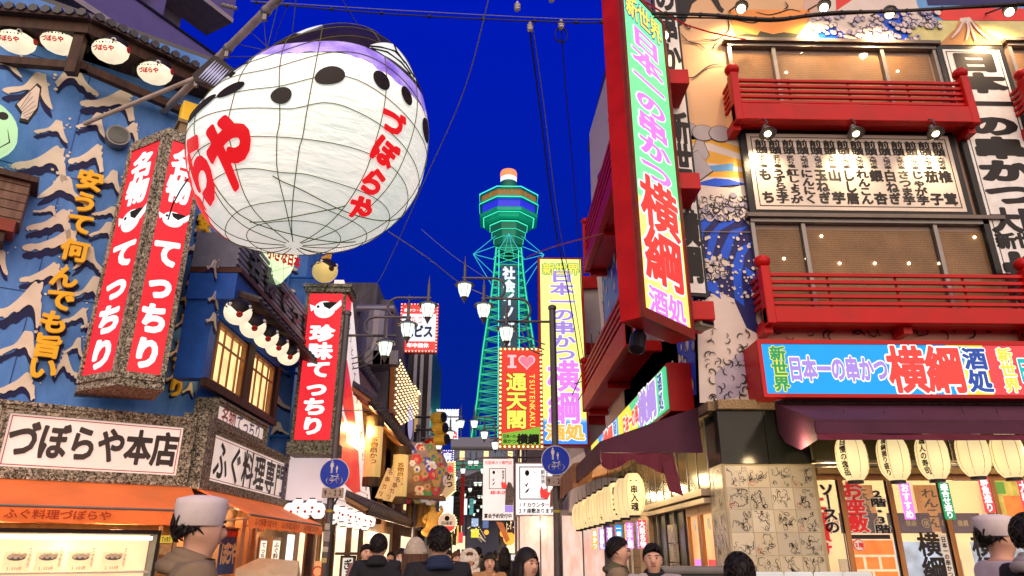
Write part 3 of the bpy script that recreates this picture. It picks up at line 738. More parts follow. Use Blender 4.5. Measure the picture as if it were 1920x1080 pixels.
def surf(n, off=0.):
    a, b, c = n.dot(a_), n.dot(b_), n.dot(w_); k = Rf(math.atan2(b, a))
    return BC + a_ * (a * (k + off)) + b_ * (b * (k + off)) + w_ * (c * (RC + off))
def inv(x, y):
    a, b = onplane(x, y); k = Rf(math.atan2(b, a)); a /= k; b /= k; h = math.hypot(a, b)
    if h > .995: a *= .995 / h; b *= .995 / h
    return (a_ * a + b_ * b + w_ * math.sqrt(max(0, 1 - a * a - b * b))).normalized()
def ll(n): return math.atan2(n.y, n.x), math.asin(max(-1, min(1, n.z)))
def dirll(lo, la): return Vector((cos(la) * cos(lo), cos(la) * sin(lo), sin(la)))
bal = thing('puffer_balloon', tuple(BC), 'giant glowing white puffer fish balloon lantern hanging over the street corner', 'balloon lantern')
P3 = [inv(*p) for p in [(533, 94), (677, 104), (788, 185)]]
kb = (P3[1] - P3[0]).cross(P3[2] - P3[0]).normalized(); kb = kb if kb.z > 0 else -kb
th1 = math.acos(kb.dot(P3[0])); th2 = sum(math.acos(kb.dot(inv(*p))) for p in [(500, 119), (614, 128), (700, 128), (759, 166), (793, 222)]) / 5
k1 = kb.orthogonal().normalized(); k2 = kb.cross(k1)
NS = 96
def ring(th): return [kb * cos(th) + (k1 * cos(2 * pi * j / NS) + k2 * sin(2 * pi * j / NS)) * sin(th) for j in range(NS)]
def zone(g, ths, off=0., wob=None):
    vs = []
    for th in ths:
        vs += [surf(n, off) for n in (ring(th) if not (wob and th == ths[-1]) else [kb * cos(t) + (k1 * cos(2 * pi * j / NS) + k2 * sin(2 * pi * j / NS)) * sin(t) for j in range(NS) for t in [th + .010 * sin(j * 1.7) + .008 * sin(j * 4.1) + .01 * sin(j * .37)]])]
    g.add(vs, [(i * NS + j, (i + 1) * NS + j, (i + 1) * NS + (j + 1) % NS, i * NS + (j + 1) % NS) for i in range(len(ths) - 1) for j in range(NS)])
    return g
lin = lambda a, b, n: [a + (b - a) * i / n for i in range(n + 1)]
def paperskin(name, c1, c2, es, sc=1.1):
    m = bpy.data.materials.new(name); m.use_nodes = True; n = m.node_tree; b = n.nodes['Principled BSDF']; b.inputs['Roughness'].default_value = .4
    tc = n.nodes.new('ShaderNodeTexCoord'); nz = n.nodes.new('ShaderNodeTexNoise'); nz.inputs['Scale'].default_value = sc; nz.inputs['Detail'].default_value = 3
    cr = n.nodes.new('ShaderNodeValToRGB'); cr.color_ramp.elements[0].position = .35; cr.color_ramp.elements[1].position = .65; cr.color_ramp.elements[0].color = (*c1, 1); cr.color_ramp.elements[1].color = (*c2, 1)
    n.links.new(tc.outputs['Object'], nz.inputs['Vector']); n.links.new(nz.outputs['Fac'], cr.inputs['Fac']); n.links.new(cr.outputs[0], b.inputs['Emission Color']); n.links.new(cr.outputs[0], b.inputs['Base Color'])
    b.inputs['Emission Strength'].default_value = es * GL
    # folds of the stretched cloth
    mp = n.nodes.new('ShaderNodeMapping'); mp.inputs['Scale'].default_value = (1.2, 1.2, 5); n2 = n.nodes.new('ShaderNodeTexNoise'); n2.inputs['Scale'].default_value = 2.2; n2.inputs['Distortion'].default_value = .6
    bp = n.nodes.new('ShaderNodeBump'); bp.inputs['Strength'].default_value = .6; bp.inputs['Distance'].default_value = .06
    n.links.new(tc.outputs['Object'], mp.inputs[0]); n.links.new(mp.outputs[0], n2.inputs['Vector']); n.links.new(n2.outputs['Fac'], bp.inputs['Height']); n.links.new(bp.outputs[0], b.inputs['Normal'])
    MT[name] = m; return m
g = zone(G().mt(paperskin('balloon_cloth', (.80, .90, .84), (1, 1, .94), .52)), lin(th2, pi - .001, 60)); g.build('skin', bal, smooth=True)
g = zone(G().mt(paperskin('balloon_purple', (.16, .09, .50), (.48, .38, .85), .75, 2.6)), lin(th1, th2, 8), .004, True); g.build('purple_band', bal, smooth=True)
g = zone(G().mt(mat('balloon_black', (.022, .014, .014), .32, .3, 3, .1)), lin(.001, th1, 30), .008); g.build('black_back', bal, smooth=True)
wire = mat('balloon_wire', (.16, .16, .06), .5)
g = G().mt(wire)
lat_list = [-70, -58, -45, -31, -17, -3, 10, 23, 36, 50]
rr = random.Random(3)
for L in lat_list:
    j1, j2, ph = rr.uniform(.01, .05), rr.uniform(.01, .03), rr.uniform(0, 6)
    pts = [surf(dirll(2 * pi * i / 90, R_(L) + j1 * sin(2 * pi * i / 90 + ph) + j2 * sin(3 * 2 * pi * i / 90 + ph)), .012) for i in range(91)]
    g.tube(pts, .006, 5)
g.build('hoop', bal)
g = G().mt(wire)
for k in range(15):
    lo = 2 * pi * k / 15 + rr.uniform(-.06, .06); bd_ = rr.uniform(-.25, .25)
    pts = [surf(dirll(lo + bd_ * (i / 40) ** 2, R_(72) - R_(158) * i / 40), .014) for i in range(41)]
    g.tube(pts, .0065, 5)
for (x0, y0, x1, y1) in [(400, 300, 660, 440), (480, 400, 640, 370), (520, 320, 760, 400)]:
    A, B = inv(x0, y0), inv(x1, y1); g.tube([surf((A * (1 - i / 14) + B * (i / 14)).normalized(), .016) for i in range(15)], .008, 5)
g.build('rib_wire', bal)
def spot(g, n0, rx, ry, rot=0., off=.02):
    e1 = Vector((0, 0, 1)).cross(n0).normalized(); e2 = n0.cross(e1); vs = [surf(n0, off)]; N = 22
    for k in (1, 2, 3, 4):
        for j in range(N):
            a = 2 * pi * j / N; x, y = rx * k / 4 * cos(a), ry * k / 4 * sin(a); x, y = x * cos(rot) - y * sin(rot), x * sin(rot) + y * cos(rot)
            vs.append(surf((n0 + e1 * x + e2 * y).normalized(), off))
    g.add(vs, [(0, 1 + j, 1 + (j + 1) % N) for j in range(N)] + [(1 + k * N + j, 1 + (k + 1) * N + j, 1 + (k + 1) * N + (j + 1) % N, 1 + k * N + (j + 1) % N) for k in range(3) for j in range(N)])
    return g
for (x, y, rx, ry, ro) in [(612, 157, .10, .085, 0), (534, 191, .105, .085, 0), (447, 177, .15, .075, .3), (432, 148, .3, .05, .5), (700, 163, .075, .07, -.2), (746, 187, .075, .065, -.4), (787, 246, .13, .09, 0), (388, 205, .2, .08, .3)]:
    spot(G().mt(blk), inv(x, y), rx, ry, ro).build('spot', bal)
def pxpatch(g, pp, off):
    N = [inv(*p) for p in pp]; c = sum(N, Vector()).normalized(); vs = [surf(c, off)]
    # densify the outline
    D = []
    for i in range(len(N)):
        for q in range(4): D.append((N[i] * (1 - q / 4) + N[(i + 1) % len(N)] * (q / 4)).normalized())
    n = len(D)
    for k in (1, 2, 3, 4): vs += [surf((c * (1 - k / 4) + d * (k / 4)).normalized(), off) for d in D]
    g.add(vs, [(0, 1 + j, 1 + (j + 1) % n) for j in range(n)] + [(1 + k * n + j, 1 + (k + 1) * n + j, 1 + (k + 1) * n + (j + 1) % n, 1 + k * n + (j + 1) % n) for k in range(3) for j in range(n)])
    return g
eyew = glow('balloon_eye_white', (.93, .93, .90), .85)
e_ = pxpatch(G().mt(eyew), [(677, 104), (696, 96), (730, 92), (749, 114), (769, 159), (745, 140), (706, 118)], .022).build('eye', bal)
g = G().mt(blk)
for pp in ([(677, 104), (700, 104), (728, 108), (748, 128), (764, 153)], [(684, 108), (712, 112), (738, 128), (756, 148)], [(730, 94), (732, 108), (746, 128)]):
    N = [inv(*p) for p in pp]; g.tube([surf(n, .028) for n in N], .014, 6)
g.build('eyelid_line', e_)
pxpatch(G().mt(eyew), [(556, 74), (576, 63), (600, 56), (604, 58), (588, 66), (566, 76)], .022).build('eye', bal)
redlit = glow('balloon_red', (.88, .015, .02), .85, .05)
def ballglyph(ch, lo, la, wlo, hla, off=.055, rot=0.):
    vs2, tr, bd = glyph2d(ch, off); bm = bmesh.new(); vv = [bm.verts.new((x, y, 0)) for x, y in vs2]
    for t in tr:
        try: bm.faces.new([vv[i] for i in t])
        except ValueError: pass
    for k in range(-6, 7):
        for no in ((1, 0, 0), (0, 1, 0)):
            bmesh.ops.bisect_plane(bm, geom=bm.verts[:] + bm.edges[:] + bm.faces[:], dist=1e-6, plane_co=Vector(no) * k * .1, plane_no=no)
    bm.verts.ensure_lookup_table(); bm.verts.index_update(); c, q = cos(rot), sin(rot)
    P = [surf(dirll(lo + (v.co.x * c - v.co.y * q) * wlo / cos(la), la + (v.co.x * q + v.co.y * c) * hla), .024) for v in bm.verts]
    g = G().mt(redlit).add(P, [tuple(v.index for v in f.verts) for f in bm.faces]); bm.free(); return g.build('character', bal)
prv = None
for ch, x, y in zip('づぼらや', (718, 704, 685, 664), (232, 282, 332, 376)):
    lo, la = ll(inv(x, y)); ballglyph(ch, lo, la, .25, .215, .06, -.12)
l1, la1 = ll(inv(488, 268)); l0, _ = ll(inv(408, 285)); la1 = ll(inv(448, 274))[1]
st_ = (l1 - l0) % (2 * pi)
for k, ch in enumerate('やらぼづ'): ballglyph(ch, l0 + st_ / 2 - k * st_ * .92, la1 - .02, st_ * cos(la1) * 1.0, .60, .06)
# tail fin
Ff = Frame((0, 8.75, 0), az=84.)
fin = [Ff.px(*p) for p in [(361, 142), (384, 122), (402, 106), (409, 108), (441, 132), (440, 142), (428, 156), (414, 171), (404, 168), (388, 158), (366, 154)]]
g = G().mt(blk); g.poly(Ff, fin, -.03, .03); fo = g.build('tail_fin', bal)
finw = glow('fin_white', (.62, .56, .82), .7)
for k in range(8):
    f = (k + .5) / 8; a = Ff.px(371 + f * 37, 145 + f * 20, .03); b = Ff.px(402 + f * 33, 113 + f * 23, .03)
    g = G().mt(finw); g.stroke(Ff, [a, ((a[0] + b[0]) / 2, (a[1] + b[1]) / 2), b], .028, .036); g.build('fin_ray', fo)
g = G().mt(blk); g.tube([Ff(*Ff.px(428, 150)), surf(inv(445, 148))], .05, 8); g.build('tail_root', bal)
# ---- poles that carry it
A = meet(FAw, 308, 208, .02); Bp = py_(528, -8, 7.9); D_ = (Bp - A)
pole = thing('balloon_pole', tuple(A), 'thick pale diagonal pole rising from the blue wall to carry the balloon', 'pole')
polem = mat('old_white_tube', (.42, .35, .31), .45, .25, 3, .1)
g = G().mt(polem); g.tube([A, A + D_ * 1.7], .065, 12); g.build('tube', pole)
g = G().mt(alum)
for f in (.35, .62, .9, 1.2): g.tube([A + D_ * (f - .006), A + D_ * (f + .006)], .08, 12); g.box(Frame(A + D_ * f, u=(1, 0, 0)), -.03, .03, -.18, -.06, -.03, .03)
g.build('clamp', pole)
S0 = meet(FAw, 158, 232, .02); f_ = .37; J = A + D_ * f_
g = G().mt(polem); g.tube([S0, J], .04, 10); g.build('strut', at=S0, label='thin pale strut running from the blue wall up to the diagonal balloon pole', cat='strut')
Bt = A + D_ * 1.25
g = G().mt(mat('cable_grey', (.12, .12, .13), .5))
for k in range(7): g.tube([A + D_ * (.55 + k * .11), surf((Vector((cos(k * .9), sin(k * .9) * .6, 1.3))).normalized(), .01)], .007, 5)
g.build('hanger_cable', bal)
g = G().mt(mat('cable_black', (.01, .01, .01), .5)); A2 = PC + Vector((.12, -.1, 0))
pts = [Vector((PC.x + .55 + .25 * sin(i * .55), PC.y - .05 - .25 * sin(i * .4), pz1 - i * .22)) for i in range(9)]; g.tube(pts, .012, 5)
g.build('cable', at=pts[0], label='loose black cable hanging between the V-shaped red sign and the balloon', cat='cable')
# ---- pale green lantern sign below the balloon
FG = Frame(py_(490, 490, 13.2), az=40.)
gl = thing('hanging_lantern', FG(0, 0, 0), 'pale green cloth lantern sign peeking out below the balloon', 'lantern')
pp = [FG.px(*p) for p in [(440, 440), (468, 480), (505, 515), (527, 531), (545, 512), (560, 480), (556, 440), (500, 420)]]
g = G().mt(paperskin('green_cloth', (.55, .80, .42), (.80, .95, .66), .8)); g.poly(FG, pp, -.25, 0); g.build('skin', gl)
g = G().mt(wire)
for a, b in [((465, 478), (560, 470)), ((500, 512), (552, 498)), ((500, 440), (512, 520)), ((530, 440), (532, 528))]: p, q = FG.px(*a), FG.px(*b); g.stroke(FG, [p, q], .02, .006)
g.build('rib', gl)
g = G().mt(glow('lantern_red_ink', (.75, .02, .02), .6, .0)); p = FG.px(540, 485, 0); g.htext(FG, p[0] - .5, p[0] + .3, p[1], .30, '小さな日本', .01, .05); g.build('lettering', gl)

# ============================================================ HIGH-RISE FLATS ABOVE THE LEFT EAVE
FT = Frame((-10.2, 17.5, 0), az=30.)
fl = thing('apartment_block', (-11, 20, 0), 'grey purple block of flats with rounded balcony bands above the tiled eave at top left', 'apartment block')
gm = mat('flat_wall', (.24, .22, .26), .7, .1, 2); pm = mat('flat_purple', (.13, .11, .30), .6, .1, 2)
se = FT.sx(432, 60, .0); 
g = G().mt(gm); g.box(FT, -16, se - 1.0, 0, 34, -6, -1.3); g.build('wall', fl)
for k in range(8):
    z = 9.8 + k * 3.0
    g = G().mt(pm); g.box(FT, -16, se, z, z + 1.15, -.12, 0); g.build('balcony_parapet', fl)
    g = G().mt(mat('flat_grey', (.34, .31, .34), .6)); g.box(FT, -16, se, z - .18, z - .002, -1.3, .04); g.build('balcony_slab', fl)
    g = G().mt(mat('black_trim', (.015, .015, .02), .4)); g.box(FT, -16, se + .01, z + 1.15, z + 1.22, -.14, .05); g.build('rail', fl)
    for q in range(5):
        g = G().mt(pm); s = se - 2.6 - q * 3.2; g.box(FT, s, s + .3, z - .2, z + 2.8, -1.3, -.1); g.build('fin_wall', fl)
        g = G().mt(mat('dull_window', (.10, .09, .10), .2)); g.box(FT, s + .8, s + 2.4, z + .2, z + 2.2, -1.32, -1.28); g.build('window', fl)

# ============================================================ RED AND WHITE TAPERED RESTAURANT BOARD
FB4 = Frame((-4.0, 0, 0), u=(0, 1, 0))
tw = thing('restaurant_building', (-5, 20, 0), 'restaurant with a tall tapered white board and huge red brush stroke', 'restaurant')
pinkw = glow('pink_white_board', (.95, .78, .72), .72, .12, .7, .7)
bp_ = [(17.1, 2.75), (24.0, 2.75), (18.4, 8.1), (17.1, 8.3)]
g = G().mt(pinkw); g.poly(FB4, bp_, -.25, 0); g.build('board', tw)
g = G().mt(glow('board_red', (.82, .03, .04), .85, .15, 1.2))
for pp in ([(634, 655), (646, 650), (655, 700), (662, 748), (668, 800), (657, 806), (646, 775), (640, 745), (634, 700)], [(628, 762), (640, 770), (648, 800), (650, 830), (672, 845), (674, 880), (676, 922), (664, 925), (650, 912), (640, 900), (626, 905), (620, 870), (622, 810)],
           [(629, 680), (636, 690), (640, 730), (632, 742), (626, 720)]):
    g.ppoly(FB4, pp, .006)
g.build('brush_stroke', tw)
g = G().mt(dark_ink)
for k in range(16):
    f = k / 15; z = 7.4 - f * 4.2; y = 18.55 + f * 4.7 - .35; g.glyph(FB4, y, z, .006, 'のりとしてふかくわすまたいなみを'[k], .34, .26, .02)
g.build('small_lettering', tw)
g = G().mt(mat('pink_band', (.62, .40, .38), .5)); g.box(FB4, 17.1, 23.7, 2.86, 2.875, .001, .008); g.box(FB4, 17.1, 23.0, 3.3, 3.315, .001, .008); g.build('seam', tw)
Fk = Frame((0, 17.05, 0), u=(1, 0, 0)); s0, _ = Fk.px(539, 900); s1 = -3.99; k0 = Fk.ty(570, 937); k1 = Fk.ty(570, 856)
g = G().mt(glow('pale_pink_box', (.80, .66, .68), .60, .1, .9, .7)); g.box(Fk, s0, s1, k0, k1, -1.2, 0); g.build('white_box', tw)
g = G().mt(mat('bluegrey_wall', (.10, .14, .26), .6)); g.wbox(-8, -4.3, 17.3, 24, 2.6, 4.9); g.build('wall', tw)
g = G().mt(streaky('shop_wood', (.50, .28, .12), (.28, .13, .06), 2, .5)); g.wbox(-7, -5.6, 17.2, 24, 0, 2.6); g.build('back_wall', tw)
g = G().mt(dwood)
for y in (17.3, 19.6, 21.8, 23.8): g.wbox(-4.35, -4.2, y, y + .16, 0, 2.62)
g.build('post', tw)
lit = glow('lit_shopfront', (1, .80, .52), 1.1, .25, 1.5, .5)
for y in (17.6, 19.9, 22.1):
    g = G().mt(lit); g.wbox(-4.6, -4.55, y, y + 1.55, .3, 2.1); g.build('shop_window', tw)
    for q in range(6):
        g = G().mt(wood); g.wbox(-4.5, -4.46, y + .1 + q * .24, y + .15 + q * .24, .3, 2.1); g.build('lattice_bar', tw)
# string of bright white lanterns under the board
wl_ = glow('white_lantern', (1, .86, .80), 1.0, .1, 3, .6)
def round_lantern(label, group, r=.16):
    t = thing('paper_lantern', (0, 0, 0), label, 'lantern', group)
    g = G().mt(wl_); g.lathe((0, 0, 0), [(r * .4, -r * 1.1), (r * .8, -r * .8), (r, -r * .3), (r, r * .3), (r * .8, r * .8), (r * .4, r * 1.1)], 14); g.build('shade', t, smooth=True)
    g = G().mt(blk); g.lathe((0, 0, 0), [(r * .42, r * 1.08), (r * .42, r * 1.25)], 12); g.lathe((0, 0, 0), [(r * .42, -r * 1.25), (r * .42, -r * 1.08)], 12); g.build('rim', t)
    g = G().mt(redink)
    for a in range(5): b = a * 1.26; g.ball((r * .97 * cos(b), r * .97 * sin(b), -.02), r * .20, 7)
    g.build('mark', t)
    return t
rl = round_lantern('round white lantern in the bright row under the pink board', 'white lanterns under the pink board')
for k in range(16):
    p = (-4.05 + .1 * (k % 2), 14.9 + k * .58 + .1 * (k % 3), 2.42 + .1 * (k % 2)) if k > 4 else (-4.6 + k * .16, 16.6 - .02 * k, 2.47 + .08 * (k % 2))
    if k == 0: rl.location = p
    else: dup(rl, p)
# ============================================================ RIGHT: SKEWER RESTAURANT
FC = Frame((2.9, 9.3, 0), u=(1, 0, 0))        # facade towards the viewer
FD = Frame((2.9, 9.3, 0), u=(0, -1, 0))       # street side, s = -(Y - 9.3)
rb = thing('skewer_restaurant', (3, 9.4, 0), 'corner skewer restaurant on the right with wave murals, red balconies and sign boxes', 'restaurant')
zl = 3.95; zt = 13.5
skin = mat('mural_skin', (.66, .42, .23), .55, .06, 2, .02)
g = G().mt(mat('mural_pink', (.60, .41, .33), .55, .06, 2)); g.box(FC, 0, 14, zl - .3, zt, -6, -.02); g.build('wall', rb)
g = G().mt(mat('mural_pale', (.55, .52, .48), .55, .1, 3)); g.box(FD, -8.8, -.02, zl - .3, zt, -.5, 0); g.build('wall', rb)
g = G().mt(dsteel); g.wbox(2.9, 17, 9.3, 19, zt, zt + .3); g.build('roof', rb)
bluem = mat('mural_blue', (.008, .085, .66), .45, .15, 4); navym = mat('mural_navy', (.012, .012, .11), .45, .1, 4); foam = mat('mural_foam', (.66, .58, .53), .5, .05, 4); goldm = mat('mural_gold', (.72, .38, .05), .5, .05); greym = mat('mural_grey', (.40, .37, .40), .5, .06); skyb = mat('mural_sky_blue', (.12, .32, .62), .5, .1); redm = mat('mural_red', (.68, .05, .04), .5, .08)
greyp = mat('mural_lilac', (.40, .36, .46), .5, .1)
L = [.0]
def pp(m, pts, name='mural_panel', lay=None, F=FC):
    L[0] += .0008 if lay is None else 0
    g = G().mt(m); g.ppoly(F, pts, (.004 + L[0]) if lay is None else lay); return g.build(name, rb)
# sumo-like big figure: plain skin field with brush lines
pp(skin, [(1215, -170), (1530, -170), (1500, 60), (1490, 85), (1363, 85), (1385, 230), (1385, 262), (1270, 228), (1243, 60)])
pp(goldm, [(1287, 262), (1385, 258), (1412, 330), (1300, 345)], 'sun_rays')
for a in ([(1287, 270), (1330, 268), (1420, 300), (1430, 312)], [(1290, 300), (1420, 318), (1424, 326), (1292, 312)], [(1292, 330), (1400, 334), (1404, 345), (1296, 345)], [(1330, 255), (1378, 255), (1420, 280), (1423, 290)]): pp(foam, a, 'sun_rays')
pp(skyb, [(1318, 312), (1375, 306), (1376, 320), (1322, 322)], 'sea_band'); pp(bluem, [(1300, 345), (1340, 334), (1366, 336), (1400, 345), (1340, 350)], 'sea_band')
for k, (x, y, r) in enumerate([(1287, 243, 20), (1318, 250, 22), (1350, 252, 22), (1382, 250, 20)]):
    p = FC.px(x, y); q = FC.px(x + r, y); g = G().mt(ink); g.disc(FC, p[0], p[1], q[0] - p[0], .012 + k * .002, None, 22, .82); g.mt(greym); g.disc(FC, p[0] , p[1] + .004, (q[0] - p[0]) * .93, .0128 + k * .002, None, 22, .82); g.build('rope_bead', rb)
for a in ([(1306, 262), (1316, 258), (1330, 292), (1314, 308), (1298, 284)], [(1294, 290), (1308, 282), (1336, 320), (1312, 338), (1290, 305)]):
    pp(ink, [(x + (x - 1312) * .06, y + (y - 296) * .06) for x, y in a], 'paper_streamer'); pp(greym, a, 'paper_streamer')
def brush(ptsets, w=.022, F=FC, m=ink, d=.03, name='brush_line'):
    g = G().mt(m)
    for pts in ptsets:
        P = [F.px(*p) for p in pts]; Q = []
        for i in range(len(P) - 1):
            for f in (0, .25, .5, .75):
                p0, p1, p2, p3 = P[max(i - 1, 0)], P[i], P[i + 1], P[min(i + 2, len(P) - 1)]
                Q.append(tuple(.5 * ((2 * p1[c]) + (-p0[c] + p2[c]) * f + (2 * p0[c] - 5 * p1[c] + 4 * p2[c] - p3[c]) * f * f + (-p0[c] + 3 * p1[c] - 3 * p2[c] + p3[c]) * f ** 3) for c in (0, 1)))
        Q.append(P[-1]); g.stroke(F, Q, w, d)
    return g.build(name, rb)
brush([[(1284, 145), (1300, 147), (1330, 125), (1362, 122)], [(1275, 64), (1290, 80), (1308, 84), (1322, 94)], [(1314, 75), (1330, 77), (1345, 75), (1364, 62)], [(1337, 94), (1338, 88), (1346, 80)], [(1276, 132), (1281, 135), (1287, 132)], [(1274, 208), (1290, 210)],
       [(1362, 30), (1366, 55), (1358, 66)], [(1276, 32), (1282, 48), (1292, 56), (1293, 48)], [(1416, 25), (1440, 30), (1460, 26), (1480, 20), (1500, 24)], [(1470, 5), (1476, 14), (1468, 20)], [(1380, 40), (1410, 45), (1425, 40)]])
pp(ink, [(1215, -170), (1330, -170), (1345, -8), (1320, -10), (1298, 6), (1292, 24), (1285, 40), (1276, 48), (1262, 44), (1240, 34)], 'hair')
pp(ink, [(1328, -10), (1345, -5), (1352, 12), (1358, 18), (1354, 24), (1346, 18)], 'hair_knot')
# waves: navy body, blue bands, bubbles and foam hooks
def hooks(F, x0, y0, x1, y1, n, r, m=ink, d=.034, shade=True, seed=1):
    rr_ = random.Random(seed); g = G(); g2 = G()
    for _ in range(n):
        x, y = rr_.uniform(x0, x1), rr_.uniform(y0, y1); s, t = F.px(x, y); a0_ = rr_.uniform(0, 2 * pi); rad = r * rr_.uniform(.7, 1.3)
        if shade: g2.mt(foam if rr_.random() < .6 else greyp); g2.disc(F, s, t, rad * 1.1, d - .006 + .004 * rr_.random(), None, 10)
        P = [(s + rad * cos(a0_ + i * .45), t + rad * sin(a0_ + i * .45)) for i in range(7)]
        P += [(P[-1][0] + rad * .3 * cos(a0_ + 5.2), P[-1][1] + rad * .3 * sin(a0_ + 5.2))]
        g.mt(m); g.stroke(F, P, rad * .28, d + .001 * rr_.random())
    if shade: tag(g2.build('foam_curl', rb), kind='stuff')
    tag(g.build('foam_line', rb), kind='stuff')
pp(foam, [(1296, 345), (1340, 350), (1372, 352), (1400, 345), (1412, 440), (1418, 600), (1440, 640), (1440, 755), (1312, 755), (1306, 560)])
pp(navym, [(1300, 412), (1318, 395), (1345, 402), (1362, 386), (1385, 400), (1412, 430), (1418, 600), (1432, 632), (1400, 615), (1375, 560), (1345, 545), (1306, 575)], 'wave_body')
for a in ([(1304, 430), (1320, 405), (1340, 410), (1322, 430), (1310, 470), (1304, 480)], [(1324, 480), (1330, 440), (1352, 415), (1384, 412), (1350, 432), (1338, 470), (1334, 500)], [(1350, 510), (1352, 470), (1370, 432), (1400, 424), (1376, 450), (1364, 490), (1360, 520)], [(1378, 560), (1372, 500), (1384, 465), (1412, 452), (1396, 480), (1390, 520), (1396, 575)], [(1396, 500), (1416, 512), (1417, 528), (1400, 516)], [(1404, 540), (1417, 548), (1418, 565)], [(1312, 560), (1330, 520), (1345, 530), (1352, 560), (1330, 545)]): pp(bluem, a, 'wave_band')
rr2 = random.Random(5); g = G().mt(foam)
for _ in range(130):
    x, y = rr2.uniform(1306, 1414), rr2.uniform(440, 610)
    if y > 545 + (x - 1345) * .9 and x > 1345: continue
    if y > 570: continue
    s, t = FC.px(x, y); g.disc(FC, s, t, rr2.uniform(.008, .03), .032 + .003 * rr2.random(), None, 8)
tag(g.build('spray_dot', rb), kind='stuff')
hooks(FC, 1312, 368, 1408, 412, 90, .045, seed=2); hooks(FC, 1312, 486, 1362, 524, 40, .04, seed=4)
hooks(FC, 1325, 620, 1425, 750, 70, .045, shade=False, seed=6); hooks(FC, 1450, 615, 1900, 632, 26, .07, shade=False, seed=8)
pp(greyp, [(1340, 700), (1390, 660), (1428, 640), (1432, 700), (1380, 745), (1345, 750)], 'mural_shade')
# upper strip: sunset, waves, plain mountain, red bands
pp(mat('mural_sunset', (.78, .30, .07), .5, .2, 1.5), [(1366, 18), (1520, 18), (1500, 84), (1384, 84)], 'sunset')
pp(mat('mural_treeline', (.05, .055, .03), .6), [(1380, 66), (1400, 62), (1420, 66), (1425, 58), (1450, 64), (1470, 60), (1500, 64), (1490, 84), (1384, 84)], 'treeline')
pp(skyb, [(1600, -170), (2400, -170), (2400, 84), (1600, 84)], 'sky_field')
pp(mat('mural_yellowgreen', (.60, .56, .24), .5, .12), [(1700, 38), (2400, 44), (2400, 84), (1700, 84)], 'sky_field')
pp(foam, [(1484, 84), (1508, 50), (1545, 10), (1600, -170), (1680, -170), (1720, 10), (1735, 36), (1708, 48), (1700, 84)], 'snow_field')
pp(bluem, [(1530, 62), (1560, 45), (1580, 60), (1600, 84), (1545, 84)], 'wave_body'); pp(bluem, [(1640, 20), (1680, 14), (1712, 30), (1700, 60), (1712, 84), (1670, 84), (1660, 50)], 'wave_body')
pp(navym, [(1690, -170), (2400, -170), (2400, 6), (1740, 10)], 'wave_band')
pp(redm, [(1560, -170), (1620, -170), (1600, -2), (1568, 20)], 'red_band'); pp(redm, [(1735, 14), (2400, 20), (2400, 42), (1770, 38)], 'red_band'); pp(redm, [(1880, 76), (2400, 64), (2400, 84), (1880, 84)], 'red_band')
pp(mat('mural_mountain', (.50, .25, .10), .6, .2, 3), [(1760, 84), (1790, 55), (1800, 34), (1818, 32), (1840, 52), (1890, 84)], 'mountain')
for a in ([(1800, 34), (1818, 32), (1824, 40), (1812, 44), (1800, 40)], [(1808, 40), (1812, 60), (1808, 80)], [(1816, 42), (1830, 60), (1850, 78)], [(1802, 44), (1794, 60), (1780, 76)], [(1812, 44), (1822, 70), (1826, 82)]):
    if len(a) > 3: pp(foam, a, 'snow_cap')
    else: brush([a], .035, m=foam, d=.06, name='snow_streak')
hooks(FC, 1520, 30, 1720, 80, 110, .04, m=navym, seed=11, d=.06); hooks(FC, 1700, 22, 1760, 55, 26, .05, m=navym, seed=12, d=.06)
# joints of the mural boards
g = G().mt(mat('thin_joint', (.25, .18, .14), .6))
for (a, b, c, d_) in [(1250, 80, 1363, 80), (1300, 437, 1412, 437)]: p = FC.px(a, b); q = FC.px(c, d_); g.box(FC, p[0], q[0], p[1], p[1] + .012, .04, .045)
g.build('board_joint', rb)
# mural on the street side (seen at a slant)
pp(foam, [(1105, 250), (1140, 130), (1180, 20), (1244, -60), (1294, 420), (1300, 640), (1130, 640), (1110, 420)], F=FD, lay=.006)
pp(navym, [(1120, 330), (1160, 250), (1180, 420), (1160, 640), (1134, 640)], 'wave_body', F=FD, lay=.008)
pp(goldm, [(1150, 170), (1200, 60), (1230, 200), (1190, 330)], 'sun_rays', F=FD, lay=.0085)
pp(bluem, [(1130, 520), (1165, 480), (1172, 700), (1140, 700)], 'wave_band', F=FD, lay=.010)
pp(bluem, [(1268, 640), (1300, 560), (1306, 740), (1280, 745)], 'wave_band', F=FD, lay=.010)
hooks(FD, 1255, 560, 1302, 740, 30, .07, seed=21, d=.02); hooks(FD, 1120, 450, 1180, 700, 50, .12, m=bluem, seed=22, d=.02)
# black and white slogan board on the corner of the street side
p0 = FD.sx(1246, 120, .1); p1 = FD.sx(1284, 120, .1); zz0 = 5.0; zz1 = 12.8
Fq = Frame((2.60, 9.15, 0), az=82.)
g = G().mt(black); g.box(Fq, 0, .44, zz0, zz1, -.06, 0); g.build('slogan_frame', rb)
g = G().mt(white); g.box(Fq, .04, .40, zz0 + .05, zz1 - .05, 0, .01); g.build('slogan_panel', rb)
g = G().mt(ink); g.vtext(Fq, .22, 12.6, 8.2, .36, '日本一の串かつ', .014, .045); g.vtext(Fq, .22, 8.1, 5.2, .36, '新世界横綱', .014, .05); g.build('lettering', rb)
